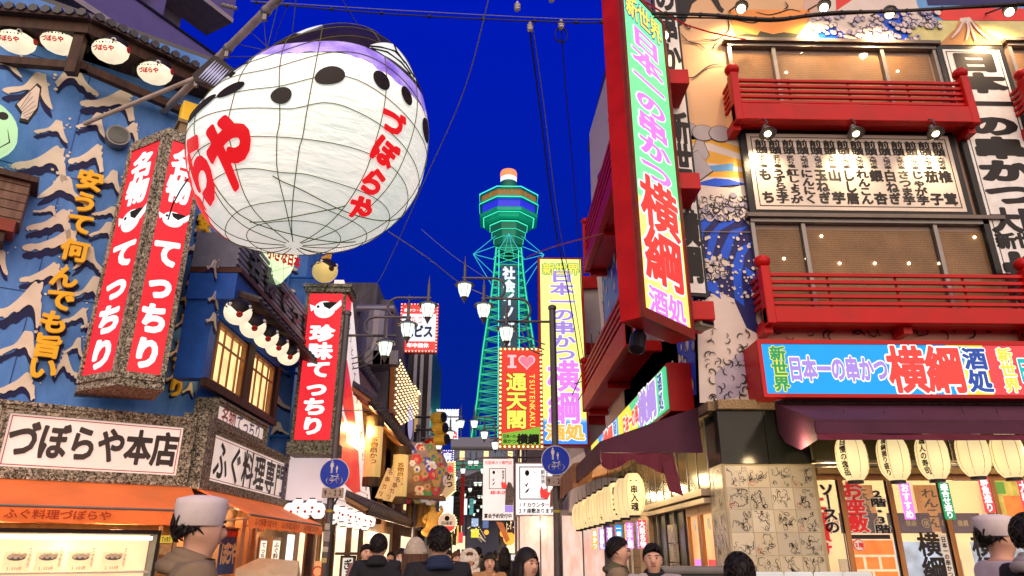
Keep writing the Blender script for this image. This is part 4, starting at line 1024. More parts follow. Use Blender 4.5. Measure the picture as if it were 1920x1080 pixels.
# ---- windows with reed blinds
def reed():
    m = bpy.data.materials.new('reed_blind'); m.use_nodes = True; n = m.node_tree; b = n.nodes['Principled BSDF']; b.inputs['Roughness'].default_value = .7
    tc = n.nodes.new('ShaderNodeTexCoord'); w = n.nodes.new('ShaderNodeTexWave'); w.bands_direction = 'Z'; w.inputs['Scale'].default_value = 9; w.inputs['Distortion'].default_value = 1.5; w.inputs['Detail'].default_value = 3
    nz = n.nodes.new('ShaderNodeTexNoise'); nz.inputs['Scale'].default_value = 2.2; nz.inputs['Detail'].default_value = 4
    w2 = n.nodes.new('ShaderNodeTexWave'); w2.bands_direction = 'X'; w2.inputs['Scale'].default_value = 3.5; w2.inputs['Distortion'].default_value = .5
    mx = n.nodes.new('ShaderNodeMix'); mx.data_type = 'RGBA'; mx.inputs['A'].default_value = (.045, .022, .009, 1); mx.inputs['B'].default_value = (.30, .15, .055, 1)
    ad = n.nodes.new('ShaderNodeMath'); ad.operation = 'MULTIPLY_ADD'; ad.inputs[1].default_value = .35
    n.links.new(tc.outputs['Object'], w.inputs['Vector']); n.links.new(tc.outputs['Object'], nz.inputs['Vector']); n.links.new(tc.outputs['Object'], w2.inputs['Vector'])
    n.links.new(w.outputs['Fac'], ad.inputs[0]); n.links.new(nz.outputs['Fac'], ad.inputs[2]); n.links.new(ad.outputs[0], mx.inputs['Factor'])
    n.links.new(mx.outputs['Result'], b.inputs['Base Color']); n.links.new(mx.outputs['Result'], b.inputs['Emission Color']); b.inputs['Emission Strength'].default_value = .24  # faint emission put into the blind colour warms the window
    MT['reed_blind'] = m; return m
reedm = reed()
glass = bpy.data.materials.new('window_glass'); glass.use_nodes = True; gn = glass.node_tree; gb = gn.nodes['Principled BSDF']; gb.inputs['Base Color'].default_value = (.02, .02, .02, 1); gb.inputs['Roughness'].default_value = .03; gb.inputs['Alpha'].default_value = .12
bulb = glow('warm_bulb', (1, .80, .48), 14, 0, sample=False)
def bigwin(x0, x1, ytop, ybot, splits, dots):
    s0, t1 = FC.px(x0, ytop, .03); s1 = FC.sx(x1, ytop, .03); t0 = FC.ty(x0, ybot, .03); b = .06
    w = G().mt(alum); w.box(FC, s0, s1, t1 - b, t1, -.02, .10); w.box(FC, s0, s1, t0, t0 + b, -.02, .08); w.box(FC, s0, s0 + b, t0 + b, t1 - b, -.02, .08); w.box(FC, s1 - b, s1, t0 + b, t1 - b, -.02, .08)
    w = w.build('window', rb)
    g = G().mt(mat('window_hood', (.16, .13, .11), .5)); g.box(FC, s0 - .06, s1 + .06, t1, t1 + .06, -.02, .16); g.build('head', w)
    xs = [s0 + b] + [s0 + (s1 - s0) * f for f in splits] + [s1 - b]
    for f in splits: g = G().mt(alum); s = s0 + (s1 - s0) * f; g.box(FC, s - .03, s + .03, t0 + b, t1 - b, -.02, .07); g.build('mullion', w)
    for i in range(len(xs) - 1):
        g = G().mt(reedm); g.box(FC, xs[i] + .04, xs[i + 1] - .04, t0 + b, t1 - b - .08, -.018, -.006); g.build('blind', w)
        g = G().mt(glass); g.box(FC, xs[i] + .03, xs[i + 1] - .03, t0 + b, t1 - b, .02, .026); g.build('pane', w)
    for x, y in dots:
        s, t = FC.px(x, y, 0); o = G().mt(bulb); o.ball(FC(s, t, .004), .020, 8); o.build('ceiling_bulb', w)
    return w
bigwin(1361, 1748, 84, 240, (.22, .74), [(1474, 136), (1683, 134)])
bigwin(1884, 2100, 84, 240, (.5,), [])
bigwin(1404, 1866, 412, 600, (.21, .74), [(1540, 443), (1827, 445), (1470, 485), (1511, 485), (1574, 494), (1640, 494), (1704, 494), (1761, 494)])
# ---- red balconies
def balcony(F, s0, s1, zf, H, D, beam, label_none=None, posts=True, nsl=5, nv=(.25, .5, .75)):
    """zf = underside of the beam; H = height to the top rail"""
    b = G().mt(redp); b.box(F, s0, s1, zf, zf + beam, D - .14, D); bo = b.build('balcony_beam', rb, bevel=.012)
    g = G().mt(redp); g.box(F, s0 + .02, s1 - .02, zf + .04, zf + .09, .02, D - .15); g.build('floor_slab', bo)
    for s in (s0, s1 - .12, (s0 + s1) / 2): g = G().mt(redp); g.box(F, s, s + .12, zf - .10, zf + .035, .02, D - .15); g.build('joist', bo)
    h = (H - beam) / nsl
    for k in range(nsl):
        g = G().mt(redp); z = zf + beam + h * (k + .42); g.box(F, s0 + .05, s1 - .05, z, z + h * .5, D - .10, D - .05); g.build('rail', bo, bevel=.006)
        for s in (s0, s1 - .05):
            g = G().mt(redp); g.box(F, s, s + .05, z, z + h * .5, .03, D - .13); g.build('side_rail', bo, bevel=.006)
    for f in nv:
        g = G().mt(dred); s = s0 + (s1 - s0) * f; g.box(F, s - .015, s + .015, zf + beam, zf + H - .02, D - .115, D - .101); g.build('baluster', bo)
    for s in (s0 + .0, s1 - .13):
        g = G().mt(redp); g.box(F, s, s + .13, zf - .02, zf + H + .08, D - .16, D + .01)
        po = g.build('post', bo, bevel=.02)
        g = G().mt(redp); g.ball(F(s + .065, zf + H + .16, D - .075), .115, 16, .85); g.build('ball_finial', po, smooth=True)
    return bo
def bal_px(x0, x1, yrail, ybeamtop, ybeambot, D, **k):
    s0 = FC.sx(x0, ybeambot, D); s1 = FC.sx(x1, ybeambot, D); zf = FC.ty(x0, ybeambot, D); return balcony(FC, s0, s1, zf, FC.ty(x0, yrail, D) - zf, D, FC.ty(x0, ybeamtop, D) - zf, **k)
bal_px(1380, 1838, 142, 192, 222, .45)
bal_px(1440, 1965, 507, 574, 604, .45)
# further right on the upper storey, cut by the picture edge
s0 = FC.sx(1942, 222, .45); zf = FC.ty(1386, 222, .45); balcony(FC, s0, s0 + 4.4, zf, FC.ty(1386, 142, .45) - zf, .45, .3)
s0 = FC.sx(1990, 604, .75)
# street side balconies
zf = FD.ty(1125, 505, .5)
balcony(FD, -7.4, -2.6, 8.4, 1.3, .6, .35)
balcony(FD, -8.3, -2.2, 4.95, 1.15, .65, .4)
# ---- menu board of skewers
bs0 = FC.sx(1386, 243, .12); bs1 = FC.sx(1786, 243, .12); bt1 = FC.ty(1586, 243, .12); bt0 = FC.ty(1586, 404, .12)
mb = thing('menu_board', FC(bs0, bt0), 'wide white board of black skewer names in columns, framed black, under the upper red balcony', 'signboard')
g = G().mt(black); g.box(FC, bs0, bs1, bt0, bt1, .02, .10); g.build('frame', mb, bevel=.01)
paperw = mat('board_white', (.60, .52, .46), .35, .05, 2)
g = G().mt(paperw); g.box(FC, bs0 + .10, bs1 - .10, bt0 + .09, bt1 - .09, .1, .112); g.build('panel', mb)
g = G().mt(ink); a, b, c, d = bs0 + .16, bs1 - .16, bt0 + .15, bt1 - .15
g.box(FC, a, b, c, c + .012, .112, .116); g.box(FC, a, b, d - .012, d, .112, .116); g.box(FC, a, a + .012, c + .012, d - .012, .112, .116); g.box(FC, b - .012, b, c + .012, d - .012, .112, .116); g.build('border_line', mb)
cols = ['もち', 'うずら玉子', '紅しょうが', 'にんにく', '玉ねぎ', '山芋', 'しし唐', 'れんこん', '銀杏', '白ねぎ', 'さつま芋', 'じゃが芋', '茄子', '椎茸']
W_ = (b - a - .08) / 14; Hh = d - c - .1
for i, cname in enumerate(cols):
    sc = a + .04 + W_ * (i + .5); top = d - .05; g = G().mt(ink)
    g.vtext(FC, sc, top, top - Hh * .235, W_ * .92, '前頭', .116, .035, fill=1.05)
    g.vtext(FC, sc, top - Hh * .25, top - Hh * .45, W_ * .55, '変わり種' if i < 3 else '大地の幸', .116, .03, fill=1.05)
    n = len(cname); t_, u_ = top - Hh * .47, top - Hh
    if n == 2: g.glyph(FC, sc, t_ - Hh * .09, .116, cname[0], W_ * .95, Hh * .19, .05); g.glyph(FC, sc, u_ + Hh * .09, .116, cname[1], W_ * .95, Hh * .19, .05)
    else: g.vtext(FC, sc, t_, u_, W_ * .9, cname, .116, .045, fill=1.06)
    g.build('menu_column', mb)
# three bracket lamps over the board
def spotlamp(x, y, label):
    s, t = FC.px(x, y, .5); P = FC(s, t, .5); t_ = thing('bracket_lamp', tuple(P), label, 'lamp', 'bracket lamps over the menu board')
    g = G().mt(dsteel); g.tube([FC(s, t + .30, .10), FC(s, t + .34, .35), FC(s, t + .2, .52), FC(s, t + .1, .55)], .012, 6); g.build('arm', t_)
    g = G().mt(dsteel); g.lathe(P, [(.03, .14), (.05, .12), (.06, .05), (.12, -.03), (.13, -.05)], 16, (0, .35, 1)); g.build('shade', t_)
    g = G().mt(bulb); g.ball(P + Vector((0, -.01, -.03)), .055, 10); g.build('bulb', t_)
    lamp('bracket_lamp_light', FC(s, t - .10, .44), 58, (1, .74, .42), .04, t_, 110, (0, .9, -.8))
spotlamp(1438, 247, 'bracket lamp shining on the left end of the menu board'); spotlamp(1603, 247, 'bracket lamp shining on the middle of the menu board'); spotlamp(1752, 247, 'bracket lamp shining on the right end of the menu board')
# ---- tall slogan banner board at the right
v0 = FC.sx(1760, 100, .12); v1 = FC.sx(1886, 100, .12); vt1 = FC.ty(1800, 84, .12)
vb = thing('slogan_board', FC(v0, 5), 'tall black-framed white board with huge vertical black writing at the right edge', 'signboard')
vt0 = 5.4
g = G().mt(black); g.box(FC, v0, v1, vt0, vt1, .02, .1); g.build('frame', vb)
g = G().mt(white); g.box(FC, v0 + .09, v1 - .09, vt0, vt1 - .09, .1, .11); g.build('panel', vb)
g = G().mt(ink); g.box(FC, v0 + .13, v0 + .142, vt0, vt1 - .13, .11, .114); g.box(FC, v1 - .142, v1 - .13, vt0, vt1 - .13, .11, .114); g.box(FC, v0 + .13, v1 - .13, vt1 - .142, vt1 - .13, .11, .114); g.build('border_line', vb)
vc = (v0 + v1) / 2; ys = [FC.ty(1830, y, .12) for y in (97, 385)]
g = G().mt(ink); g.vtext(FC, vc, ys[0], ys[1], (v1 - v0) * .74, '日本一の串かつ', .114, .07, fill=.95); g.build('lettering', vb)
z1 = ys[1]; g = G().mt(ink); g.htext(FC, vc - .46, vc + .46, z1 - .24, .42, '大阪', .114, .06); g.htext(FC, vc - .46, vc + .46, z1 - .58, .27, '新世界', .114, .055); g.vtext(FC, vc, z1 - .78, z1 - 2.4, .9, '横綱', .114, .065); g.build('lettering', vb)
# ---- floodlights along the top of the facade
for k, (x, y) in enumerate([(1390, 12), (1545, 10), (1668, 22), (1893, 18), (1245, 62)]):
    s, t = FC.px(x, y, .5); P = FC(s, t, .5)
    t_ = thing('facade_floodlight', tuple(P), ['round floodlight shining on the mural above the left window', 'round floodlight over the middle of the upper red balcony', 'round floodlight near the painted blue wave at the top', 'round floodlight at the top right above the slogan board', 'round floodlight behind the tall green lit sign'][k], 'floodlight', 'floodlights along the top of the mural')
    g = G().mt(dsteel); g.lathe(P, [(.05, .1), (.09, .06), (.11, -.02)], 14, (0, .6, 1)); g.build('housing', t_)
    g = G().mt(dsteel); g.tube([P + Vector((0, 0, .08)), FC(s, t + .35, .02)], .015, 6); g.build('arm', t_)
    g = G().mt(bulb); g.ball(P + Vector((0, .02, -.03)), .07, 10); g.build('bulb', t_)
    lamp('floodlight_light', P + Vector((0, .05, -.12)), 105 if k < 4 else 12, (1, .66, .34), .07, t_, 140, (0, .8, -.6))

# ---- sign boxes
def outlined(F, kind, a, txt, d, m, off, ow=.045, om=None, **k):
    """coloured letters on a white rim; a = (sc,t1,t0,w) or (s0,s1,tc,h)"""
    g = G().mt(om or letw); getattr(g, kind)(F, *a, txt, d, off + ow, **k); o = g
    o.mt(m); getattr(o, kind)(F, *a, txt, d + .004, off, **k); return o
E_ = lambda n, c, s=1.: glow('film_' + n, c, s, .04)
cy = E_('cyan', (.0, .36, .90)); ye = E_('yellow', (.85, .78, .06)); gr = E_('green', (.10, .90, .28), 1.05); gr2 = E_('darkgreen', (.02, .40, .14), .8); lil = E_('lilac', (.42, .28, .80), .95); pinkf = E_('pink', (.80, .24, .85), 1.05); redl = E_('redletter', (.92, .06, .05), 1.0); navyl = E_('navyletter', (.02, .09, .45), .8); ora = E_('orange', (.95, .52, .10), 1.05); redp2 = E_('redpanel', (.92, .07, .08), 1.0); teal = E_('teal', (.0, .55, .55), .9)
# wide blue sign over the awning
x0 = FC.sx(1432, 690, .55); x1 = 11.2; T1 = FC.ty(1432, 645, .55); T0 = FC.ty(1440, 738, .55)
bs = thing('sign_box', FC(x0, T0, 0), 'long horizontal blue and red lit sign box over the purple awning on the right', 'sign')
T1b, T0b = FC.ty(1432, 637, .55), FC.ty(1440, 745, .55)
g = G().mt(redp); g.box(FC, x0 - .05, x1, T0b, T1b, .01, .53); g.build('casing', bs, bevel=.012)
g = G().mt(redp); g.box(FC, x0 - .05, x1, T1 + .002, T1b, .53, .57); g.box(FC, x0 - .05, x1, T0b, T0 - .002, .53, .57); g.box(FC, x0 - .05, x0, T0 - .002, T1 + .002, .53, .57); g.build('frame', bs)
xr = FC.sx(1852, 690, .55); xm = FC.sx(1846, 690, .55)
g = G().mt(cy); g.box(FC, x0, xr - .5, T0, T1, .53, .55); g.build('blue_panel', bs)
g = G().mt(ye); g.box(FC, xr - .498, xr, T0, T1, .53, .549); g.build('yellow_panel', bs)
g = G().mt(cy); g.poly(FC, [(xr - .5, T0), (xr - .2, T1 - .02), (xr - .5, T1 - .02)], .5505); g.build('blue_corner', bs)
g = G().mt(redp2); g.box(FC, xr + .002, x1 - .05, T0, T1, .53, .55); g.build('red_panel', bs)
Hs = T1 - T0; X = lambda x: FC.sx(x, 690, .56); tc = (T1 + T0) / 2
o = outlined(FC, 'vtext', (X(1462), T1 - .03, T0 + .03, Hs * .32), '新世界', .556, gr2, .035, .05, ye); o.build('lettering', bs)
o = outlined(FC, 'htext', (X(1478), X(1664), tc, Hs * .52), '日本一の串かつ', .556, lil, .045, .05); o.build('lettering', bs)
o = outlined(FC, 'htext', (X(1664), X(1806), tc, Hs * .98), '横綱', .562, redl, .034, .04); o.build('lettering', bs)
o = outlined(FC, 'vtext', (X(1832), T1 - .03, T0 + .03, Hs * .48), '酒処', .556, navyl, .04, .05); o.build('lettering', bs)
o = outlined(FC, 'vtext', (X(1890), T1 - .03, T0 + .03, Hs * .32), '新世界', .556, ye, .035, .05); o.build('lettering', bs)
o = outlined(FC, 'htext', (X(1908), X(2094), tc, Hs * .52), '日本一の串かつ', .556, teal, .045, .05); o.build('lettering', bs)
# long sign box on the street side, its red end towards the viewer
XA, XB = 2.50, 2.89; YA, YB = 9.9, 18.2; q0 = py_(1280, 771, YA).z; q1 = py_(1280, 680, YA).z
ds = thing('sign_box', (2.5, YA, q0), 'street-side lit sign box with a plain red end, above the purple side awning', 'sign')
g = G().mt(redp); g.wbox(XA + .03, XB, YA, YB, q0, q1); g.build('casing', ds, bevel=.01)
FDs = Frame((XA + .02, YA, 0), u=(0, -1, 0))
cols3 = [gr2, cy, pinkf, ye]; L_ = (YB - YA - .1) / 2
for k in range(2):
    sA = -(.05 + L_ * k); sB_ = sA - L_ + .03
    g = G().mt([E_('signgreen', (.05, .65, .30)), cy][k]); g.box(FDs, sB_, sA, q0 + .05, q1 - .05, -.01, .02); g.build('panel', ds)
    g = G().mt(ye); g.poly(FDs, [(sB_, q0 + .05), (sB_ + L_ * .5, q0 + .05), (sB_ + L_ * .3, q1 - .05), (sB_, q1 - .05)], .022); g.build('yellow_corner', ds)
    hh = q1 - q0 - .1; tc = (q0 + q1) / 2
    outlined(FDs, 'htext', (sB_ + .55, sA - 2.2 + .2, tc, hh * .6), '日本一の串かつ'[:5], .026, redl, .05, .05).build('lettering', ds)
    outlined(FDs, 'htext', (sA - 2.0, sA - .6, tc, hh * .95), '横綱', .028, lil if not k else redl, .05, .05).build('lettering', ds)
    outlined(FDs, 'vtext', (sA - .3, q1 - .08, q0 + .08, hh * .45), '酒処', .026, navyl, .04, .05).build('lettering', ds)
# ---- tall projecting sign box
B1 = py_(1300, 642, 8.4); zb = B1.z + .03
FS = Frame((B1.x, B1.y, 0), az=43.); wS = 1.22; zS1 = 1.6 + (py_(1230, 43, 8.4).z - 1.6)
ts = thing('projecting_sign', (B1.x, B1.y, zb), 'tall green and yellow lit sign in a deep red box jutting from the right-hand corner', 'sign')
g = G().mt(redp); g.box(FS, -wS, 0, zb, zS1, -.30, -.02); g.build('casing', ts, bevel=.012)
fr = mat('brown_red_frame', (.20, .03, .02), .35)
g = G().mt(fr); b = .06; g.box(FS, -wS - .01, .01, zb, zb + .13, -.02, .03); g.box(FS, -wS - .01, .01, zS1 - b, zS1, -.02, .03); g.box(FS, -wS - .01, -wS + b, zb + .13, zS1 - b, -.02, .03); g.box(FS, -b, .01, zb + .13, zS1 - b, -.02, .03); g.build('frame', ts)
def gradmat(name, stops, es=1.05):
    m = bpy.data.materials.new(name); m.use_nodes = True; n = m.node_tree; b = n.nodes['Principled BSDF']; b.inputs['Base Color'].default_value = (.1, .1, .1, 1); b.inputs['Roughness'].default_value = .3
    tc = n.nodes.new('ShaderNodeTexCoord'); sp = n.nodes.new('ShaderNodeSeparateXYZ'); mr = n.nodes.new('ShaderNodeMapRange'); cr = n.nodes.new('ShaderNodeValToRGB')
    n.links.new(tc.outputs['Generated'], sp.inputs[0]); n.links.new(sp.outputs['Z'], cr.inputs['Fac']); el = cr.color_ramp.elements
    el[0].position = stops[0][0]; el[0].color = (*stops[0][1], 1); el[1].position = stops[-1][0]; el[1].color = (*stops[-1][1], 1)
    for p, c in stops[1:-1]: x = el.new(p); x.color = (*c, 1)
    n.links.new(cr.outputs[0], b.inputs['Emission Color']); b.inputs['Emission Strength'].default_value = es
    return m
pg = gradmat('green_yellow_film', [(0, (.95, .62, .12)), (.30, (.90, .66, .16)), (.315, (.12, .85, .26)), (.8, (.10, .88, .25)), (1, (.15, .95, .40))])
H = zS1 - zb - .19; tz = zb + .13
g = G().mt(pg); g.box(FS, -wS + b, -b, tz, zS1 - b, -.02, .01); g.build('panel', ts)
zz = lambda y: FS.ty(1215, y, .01)
def zx(x, y): return FS.ty(x, y, .01)
sc = -wS / 2; yel2 = E_('yellow2', (.98, .86, .12))
z_a = zx(1200, 62); z_b = zx(1192, -0)
outlined(FS, 'htext', (-wS + .12, -.12, z_a + .33, .42), '新世界', .016, yel2, .03, .05, navyl).build('lettering', ts)
outlined(FS, 'vtext', (sc, zx(1208, 64), zx(1225, 342), .84), '日本一の串かつ', .016, pinkf, .036, .036, fill=1.0).build('lettering', ts)
outlined(FS, 'vtext', (sc, zx(1235, 345), zx(1250, 540), .98), '横綱', .020, redl, .030, .034, fill=1.04).build('lettering', ts)
outlined(FS, 'htext', (-wS + .16, -.16, zx(1255, 577), .38), '酒処', .016, pinkf, .030, .04).build('lettering', ts)
# beams that hold it
for y, yb in ((150, 0), (330, 0), (565, 0)):
    z = zx(1270, y) ; 
    P0 = FS(-.25, z, -.3)
    g = G().mt(redp); g.wbox(B1.x - .35, 2.88, 8.55, 8.82, z - .10, z + .16); g.wbox(2.60, 2.88, 8.822, 9.2, z - .10, z + .16); g.build('support_beam', ts, bevel=.01)
g = G().mt(black); P = py_(1196, 638, 8.0); g.lathe(P, [(.07, -.16), (.10, -.14), (.10, .06), (.06, .12), (.04, .2)], 14, (.25, .3, 1)); g.build('spotlight', at=P, label='small black spotlight hanging from the underside of the tall red sign box', cat='spotlight')
P = py_(1314, 603, 8.75); s_ = thing('loudspeaker', tuple(P), 'grey weatherproof horn loudspeaker fixed beside the lowest red beam', 'loudspeaker')
g = G().mt(mat('speaker_grey', (.30, .26, .22), .5)); g.box(Frame(P, az=60), -.13, .13, -.1, .1, -.1, .12); g.build('horn', s_, bevel=.02); g = G().mt(black); g.box(Frame(P, az=60), -.1, .1, -.07, .07, .121, .13); g.build('grille', s_)
# ============================================================ RIGHT GROUND FLOOR
FG0 = Frame((2.95, 9.15, 0), u=(1, 0, 0)); FGD = Frame((2.95, 9.15, 0), u=(0, -1, 0))
ledge = stone('ledge_stone', (.16, .10, .05), (.28, .19, .10), (.38, .28, .17), 60)
zL1 = FG0.ty(1600, 750, .12); zL0 = FG0.ty(1600, 767, .12)
for k in range(12):
    g = G().mt(ledge); g.box(FG0, -.0 + k * 1.0, k * 1.0 + .99, zL0, zL1, -.35, .12); g.build('ledge_stone', rb)
for k in range(9):
    g = G().mt(ledge); g.box(FGD, -k * 1.0 - 1.0, -k * 1.0 - .01, zL0, zL1, -.3, .10); g.build('ledge_stone', rb)
g = G().mt(mat('dark_soffit', (.03, .02, .02), .6)); g.wbox(2.96, 15, 9.0 + .35, 18, zL1 - .02, zL1 + .25); g.build('soffit', rb)
btile = mat('black_glass_tile', (.012, .013, .011), .08, .3, 2, .01)
ctop = zL0; cbot = FG0.ty(1400, 869, .02)
xs = [0, .62, 1.18]
for i in range(2):
    g = G().mt(btile); g.box(FG0, xs[i] + .004, xs[i + 1] - .004, cbot, ctop - .002, -.3, .02); g.build('black_tile', rb)
olive = mat('olive_glass_panel', (.10, .09, .045), .15, .25, 1.5, .01)
for i in range(5):
    g = G().mt(btile if i < 1 else olive); g.box(FGD, -.02 - (i + 1) * .55 + .012, -.02 - i * .55 - .012, cbot - .25 * (i > 0), ctop - .002, -.3, .0); g.build('wall_panel', rb)
    g = G().mt(alum); g.box(FGD, -.02 - (i + 1) * .55 - .010, -.02 - (i + 1) * .55 + .010, cbot - .25, ctop - .002, -.1, .012); g.build('trim_strip', rb)
for i in range(5, 14):
    g = G().mt(olive); g.box(FGD, -.02 - (i + 1) * .55 + .012, -.02 - i * .55 - .012, cbot - .25, ctop - .002, -.3, .0); g.build('wall_panel', rb)
    g = G().mt(alum); g.box(FGD, -.02 - (i + 1) * .55 - .008, -.02 - (i + 1) * .55 + .008, cbot - .25, ctop - .002, -.1, .012); g.build('trim_strip', rb)
# panels above the doors on the front
for i in range(13):
    g = G().mt(olive); s = 1.2 + i * .62; g.box(FG0, s + .012, s + .608, 2.72, ctop - .002, -.3, 0); g.build('wall_panel', rb)
    g = G().mt(alum); g.box(FG0, s - .010, s + .010, 2.72, ctop - .002, -.1, .012); g.build('trim_strip', rb)
# ---- autograph tiles
cardm = [mat('card_%s' % n, c, .25, .06, 3, .01) for n, c in (('ivory', (.52, .45, .32)), ('grey', (.46, .41, .31)), ('pale', (.56, .50, .38)))]
core = G().mt(mat('tile_grout', (.40, .33, .20), .6)); core.box(FG0, 0, 1.22, 0, cbot - .002, -.4, -.004); core.box(FGD, -.62, -.0, 0, cbot - .002, -.3, -.004); core.build('corner_pillar', rb)
rs3 = random.Random(17)
def scribble(g, F, s0, s1, t0, t1, d):
    for _ in range(rs3.randint(7, 11)):
        x, y = rs3.uniform(s0 + .04, s1 - .04), rs3.uniform(t0 + .04, t1 - .04); P = [(x, y)]; a = rs3.uniform(0, 6.28)
        for _ in range(rs3.randint(9, 20)):
            a += rs3.uniform(-2.2, 2.2); st = rs3.uniform(.008, .026); x = min(s1 - .015, max(s0 + .015, x + cos(a) * st)); y = min(t1 - .015, max(t0 + .015, y + sin(a) * st * 1.3)); P.append((x, y))
        g.stroke(F, P, rs3.uniform(.004, .009), d + .0003 * rs3.random())
    if rs3.random() < .3:
        g.mt(redink); g.stroke(F, [(s0 + .05 + .03 * cos(k * .7), t0 + .05 + .03 * sin(k * .7)) for k in range(10)], .006, d + .001); g.mt(ink)
tw_ = .285; th_ = .272
for r in range(9):
    for c in range(4):
        a = .03 + c * tw_ + .003; t1_ = cbot - .03 - r * th_; t0_ = t1_ - th_ + .006
        if t0_ < .1: continue
        g = G().mt(rs3.choice(cardm)); g.box(FG0, a, a + tw_ - .006, t0_, t1_, -.003, .004 + .002 * rs3.random()); o = g.build('tile', rb)
        g = G().mt(ink); scribble(g, FG0, a, a + tw_ - .006, t0_, t1_, .0065); g.build('autograph', o)
    for c in range(2):
        a = -.60 + c * .29; g = G().mt(rs3.choice(cardm)); g.box(FGD, a, a + .284, t0_, t1_, -.003, .004); o = g.build('tile', rb)
        g = G().mt(ink); scribble(g, FGD, a, a + .284, t0_, t1_, .0065); g.build('autograph', o)
# ---- door front with shop room behind
inner = glow('cream_room_wall', (1, .74, .38), .55, .25, .8, .8)  # wall material glows to stand for the room's light
room_t = thing('shop_interior', (6, 11.5, 0), 'warm cream dining room seen through the glass doors of the right-hand restaurant', 'shop interior')
g = G().mt(inner); g.wbox(4.0, 13, 11.4, 11.5, 0, 2.8); g.build('back_wall', room_t)
g = G().mt(mat('room_ceiling', (.6, .5, .35), .6)); g.wbox(4.15, 13, 9.3, 11.4, 2.82, 2.9); g.build('ceiling', room_t)
g = G().mt(mat('room_floor', (.25, .16, .1), .4)); g.wbox(4.15, 13, 9.2, 11.4, 0, .03); g.build('floor', room_t)
g = G().mt(wood); g.wbox(4.12, 4.15, 9.3, 11.4, .03, 2.82); g.build('side_wall', room_t)
for k in range(5): lamp('room_light', (4.9 + k * 1.6, 10.2, 2.5), 22, (1, .72, .40), .12, room_t)
for k in range(6):
    x = 4.5 + k * 1.1; g = G().mt(streaky('plaque_wood', (.48, .24, .08), (.34, .15, .05), 3, .5)); g.wbox(x, x + .42, 11.3, 11.33, 1.9, 2.6); o = g.build('wooden_plaque', room_t)
    F_ = Frame((x, 11.3, 0), u=(1, 0, 0)); g = G().mt(ink); g.vtext(F_, .21, 2.55, 1.95, .26, ['白ねぎ', '玉ねぎ', 'れんこん', '白ねぎ', 'じゃが芋', '山芋'][k], .004, .02); g.build('lettering', o)
for k in range(4):
    x = 4.4 + k * 1.9; g = G().mt(mat('table_wood', (.3, .16, .07), .4)); g.wbox(x, x + 1.1, 10.1, 10.8, .70, .74); g.wbox(x + .45, x + .65, 10.35, 10.55, .03, .70); g.build('table', room_t)
for x, w in ((5.6, 1.3), (7.4, 1.6), (9.3, 1.5)):
    g = G().mt(glow('kitchen_light', (.62, .70, .85), .8, .5, 3)); g.wbox(x, x + w, 11.2, 11.29, .6, 1.75); g.build('kitchen_opening', room_t)
for k in range(9):
    g = G().mt(mat('white_plates', (.7, .68, .62), .3)); x = 4.5 + k * .8; g.wbox(x, x + .3, 11.28, 11.32, .9 + .2 * (k % 2), 1.3 + .2 * (k % 2)); g.build('notice', room_t)
norenm = mat('purple_noren', (.10, .045, .12), .8, .1, 4)
D0 = -.12
zt_ = FG0.ty(1600, 890, D0); zk = FG0.ty(1600, 869, .02)
g = G().mt(mat('door_rail', (.42, .27, .12), .45)); g.box(FG0, 1.24, 9, zt_ - .0, zt_ + .075, D0 - .05, .03); g.build('door_head', rb)
g = G().mt(alum); g.box(FG0, 1.22, 9, zt_ + .09, zt_ + .12, -.1, .06); g.box(FG0, 1.22, 9, zt_ + .14, zt_ + .17, -.1, .05); g.build('shutter_rail', rb)
doorm = streaky('door_wood', (.46, .21, .07), (.32, .13, .04), 4, .6, .35)
posts = [FG0.sx(x, 900, D0) for x in (1489, 1568, 1659, 1757, 1852, 1950, 2060)]
shopg = bpy.data.materials.new('shop_glass'); shopg.use_nodes = True; b = shopg.node_tree.nodes['Principled BSDF']; b.inputs['Base Color'].default_value = (.7, .75, .75, 1); b.inputs['Roughness'].default_value = .02; b.inputs['Alpha'].default_value = .10
doors = []
for i in range(6):
    a, b = posts[i], posts[i + 1]; g = G().mt(doorm)
    g.box(FG0, a, a + .065, 0, zt_, D0 - .05, D0 + .03); g.box(FG0, b - .065 + .07, b + .0, 0, zt_, D0 - .05, D0 + .02); g.box(FG0, a + .066, b - .001, zt_ - .07, zt_, D0 - .05, D0 + .025); g.box(FG0, a + .066, b - .001, 0, .25, D0 - .05, D0 + .02)
    o = g.build('door', rb); doors.append(o)
    g = G().mt(shopg); g.box(FG0, a + .065, b, .25, zt_ - .07, D0 - .02, D0 - .015); g.build('pane', o)
    g = G().mt(norenm); g.box(FG0, a + .1, b - .03, FG0.ty(1700, 1000, D0 - .3), FG0.ty(1700, 962, D0 - .3), D0 - .3, D0 - .28); no = g.build('noren_band', o)
    for q in range(3):
        g = G().mt(mat('noren_gold', (.55, .42, .25), .7)); s = a + .18 + q * .21; t = FG0.ty(1700, 981, D0 - .3)
        if q != 1: g.stroke(FG0, [(s + .055 * cos(j * .63), t + .055 * sin(j * .63)) for j in range(11)], .012, D0 - .276); g.glyph(FG0, s, t, D0 - .275, '横' if q else '綱', .07, .07, .02)
        else: g.glyph(FG0, s - .03, t, D0 - .275, '横', .07, .08, .03); g.glyph(FG0, s + .045, t, D0 - .275, '綱', .07, .08, .03)
        g.build('crest', no)
dv = D0 + .002
vin_b = mat('vinyl_black', (.02, .015, .015), .4, 0, bump=0); vin_r = mat('vinyl_red', (.60, .02, .02), .35, 0, bump=0, emit=(.8, .02, .02), es=.25); vin_w = mat('vinyl_white', (.8, .78, .74), .4, 0, bump=0)
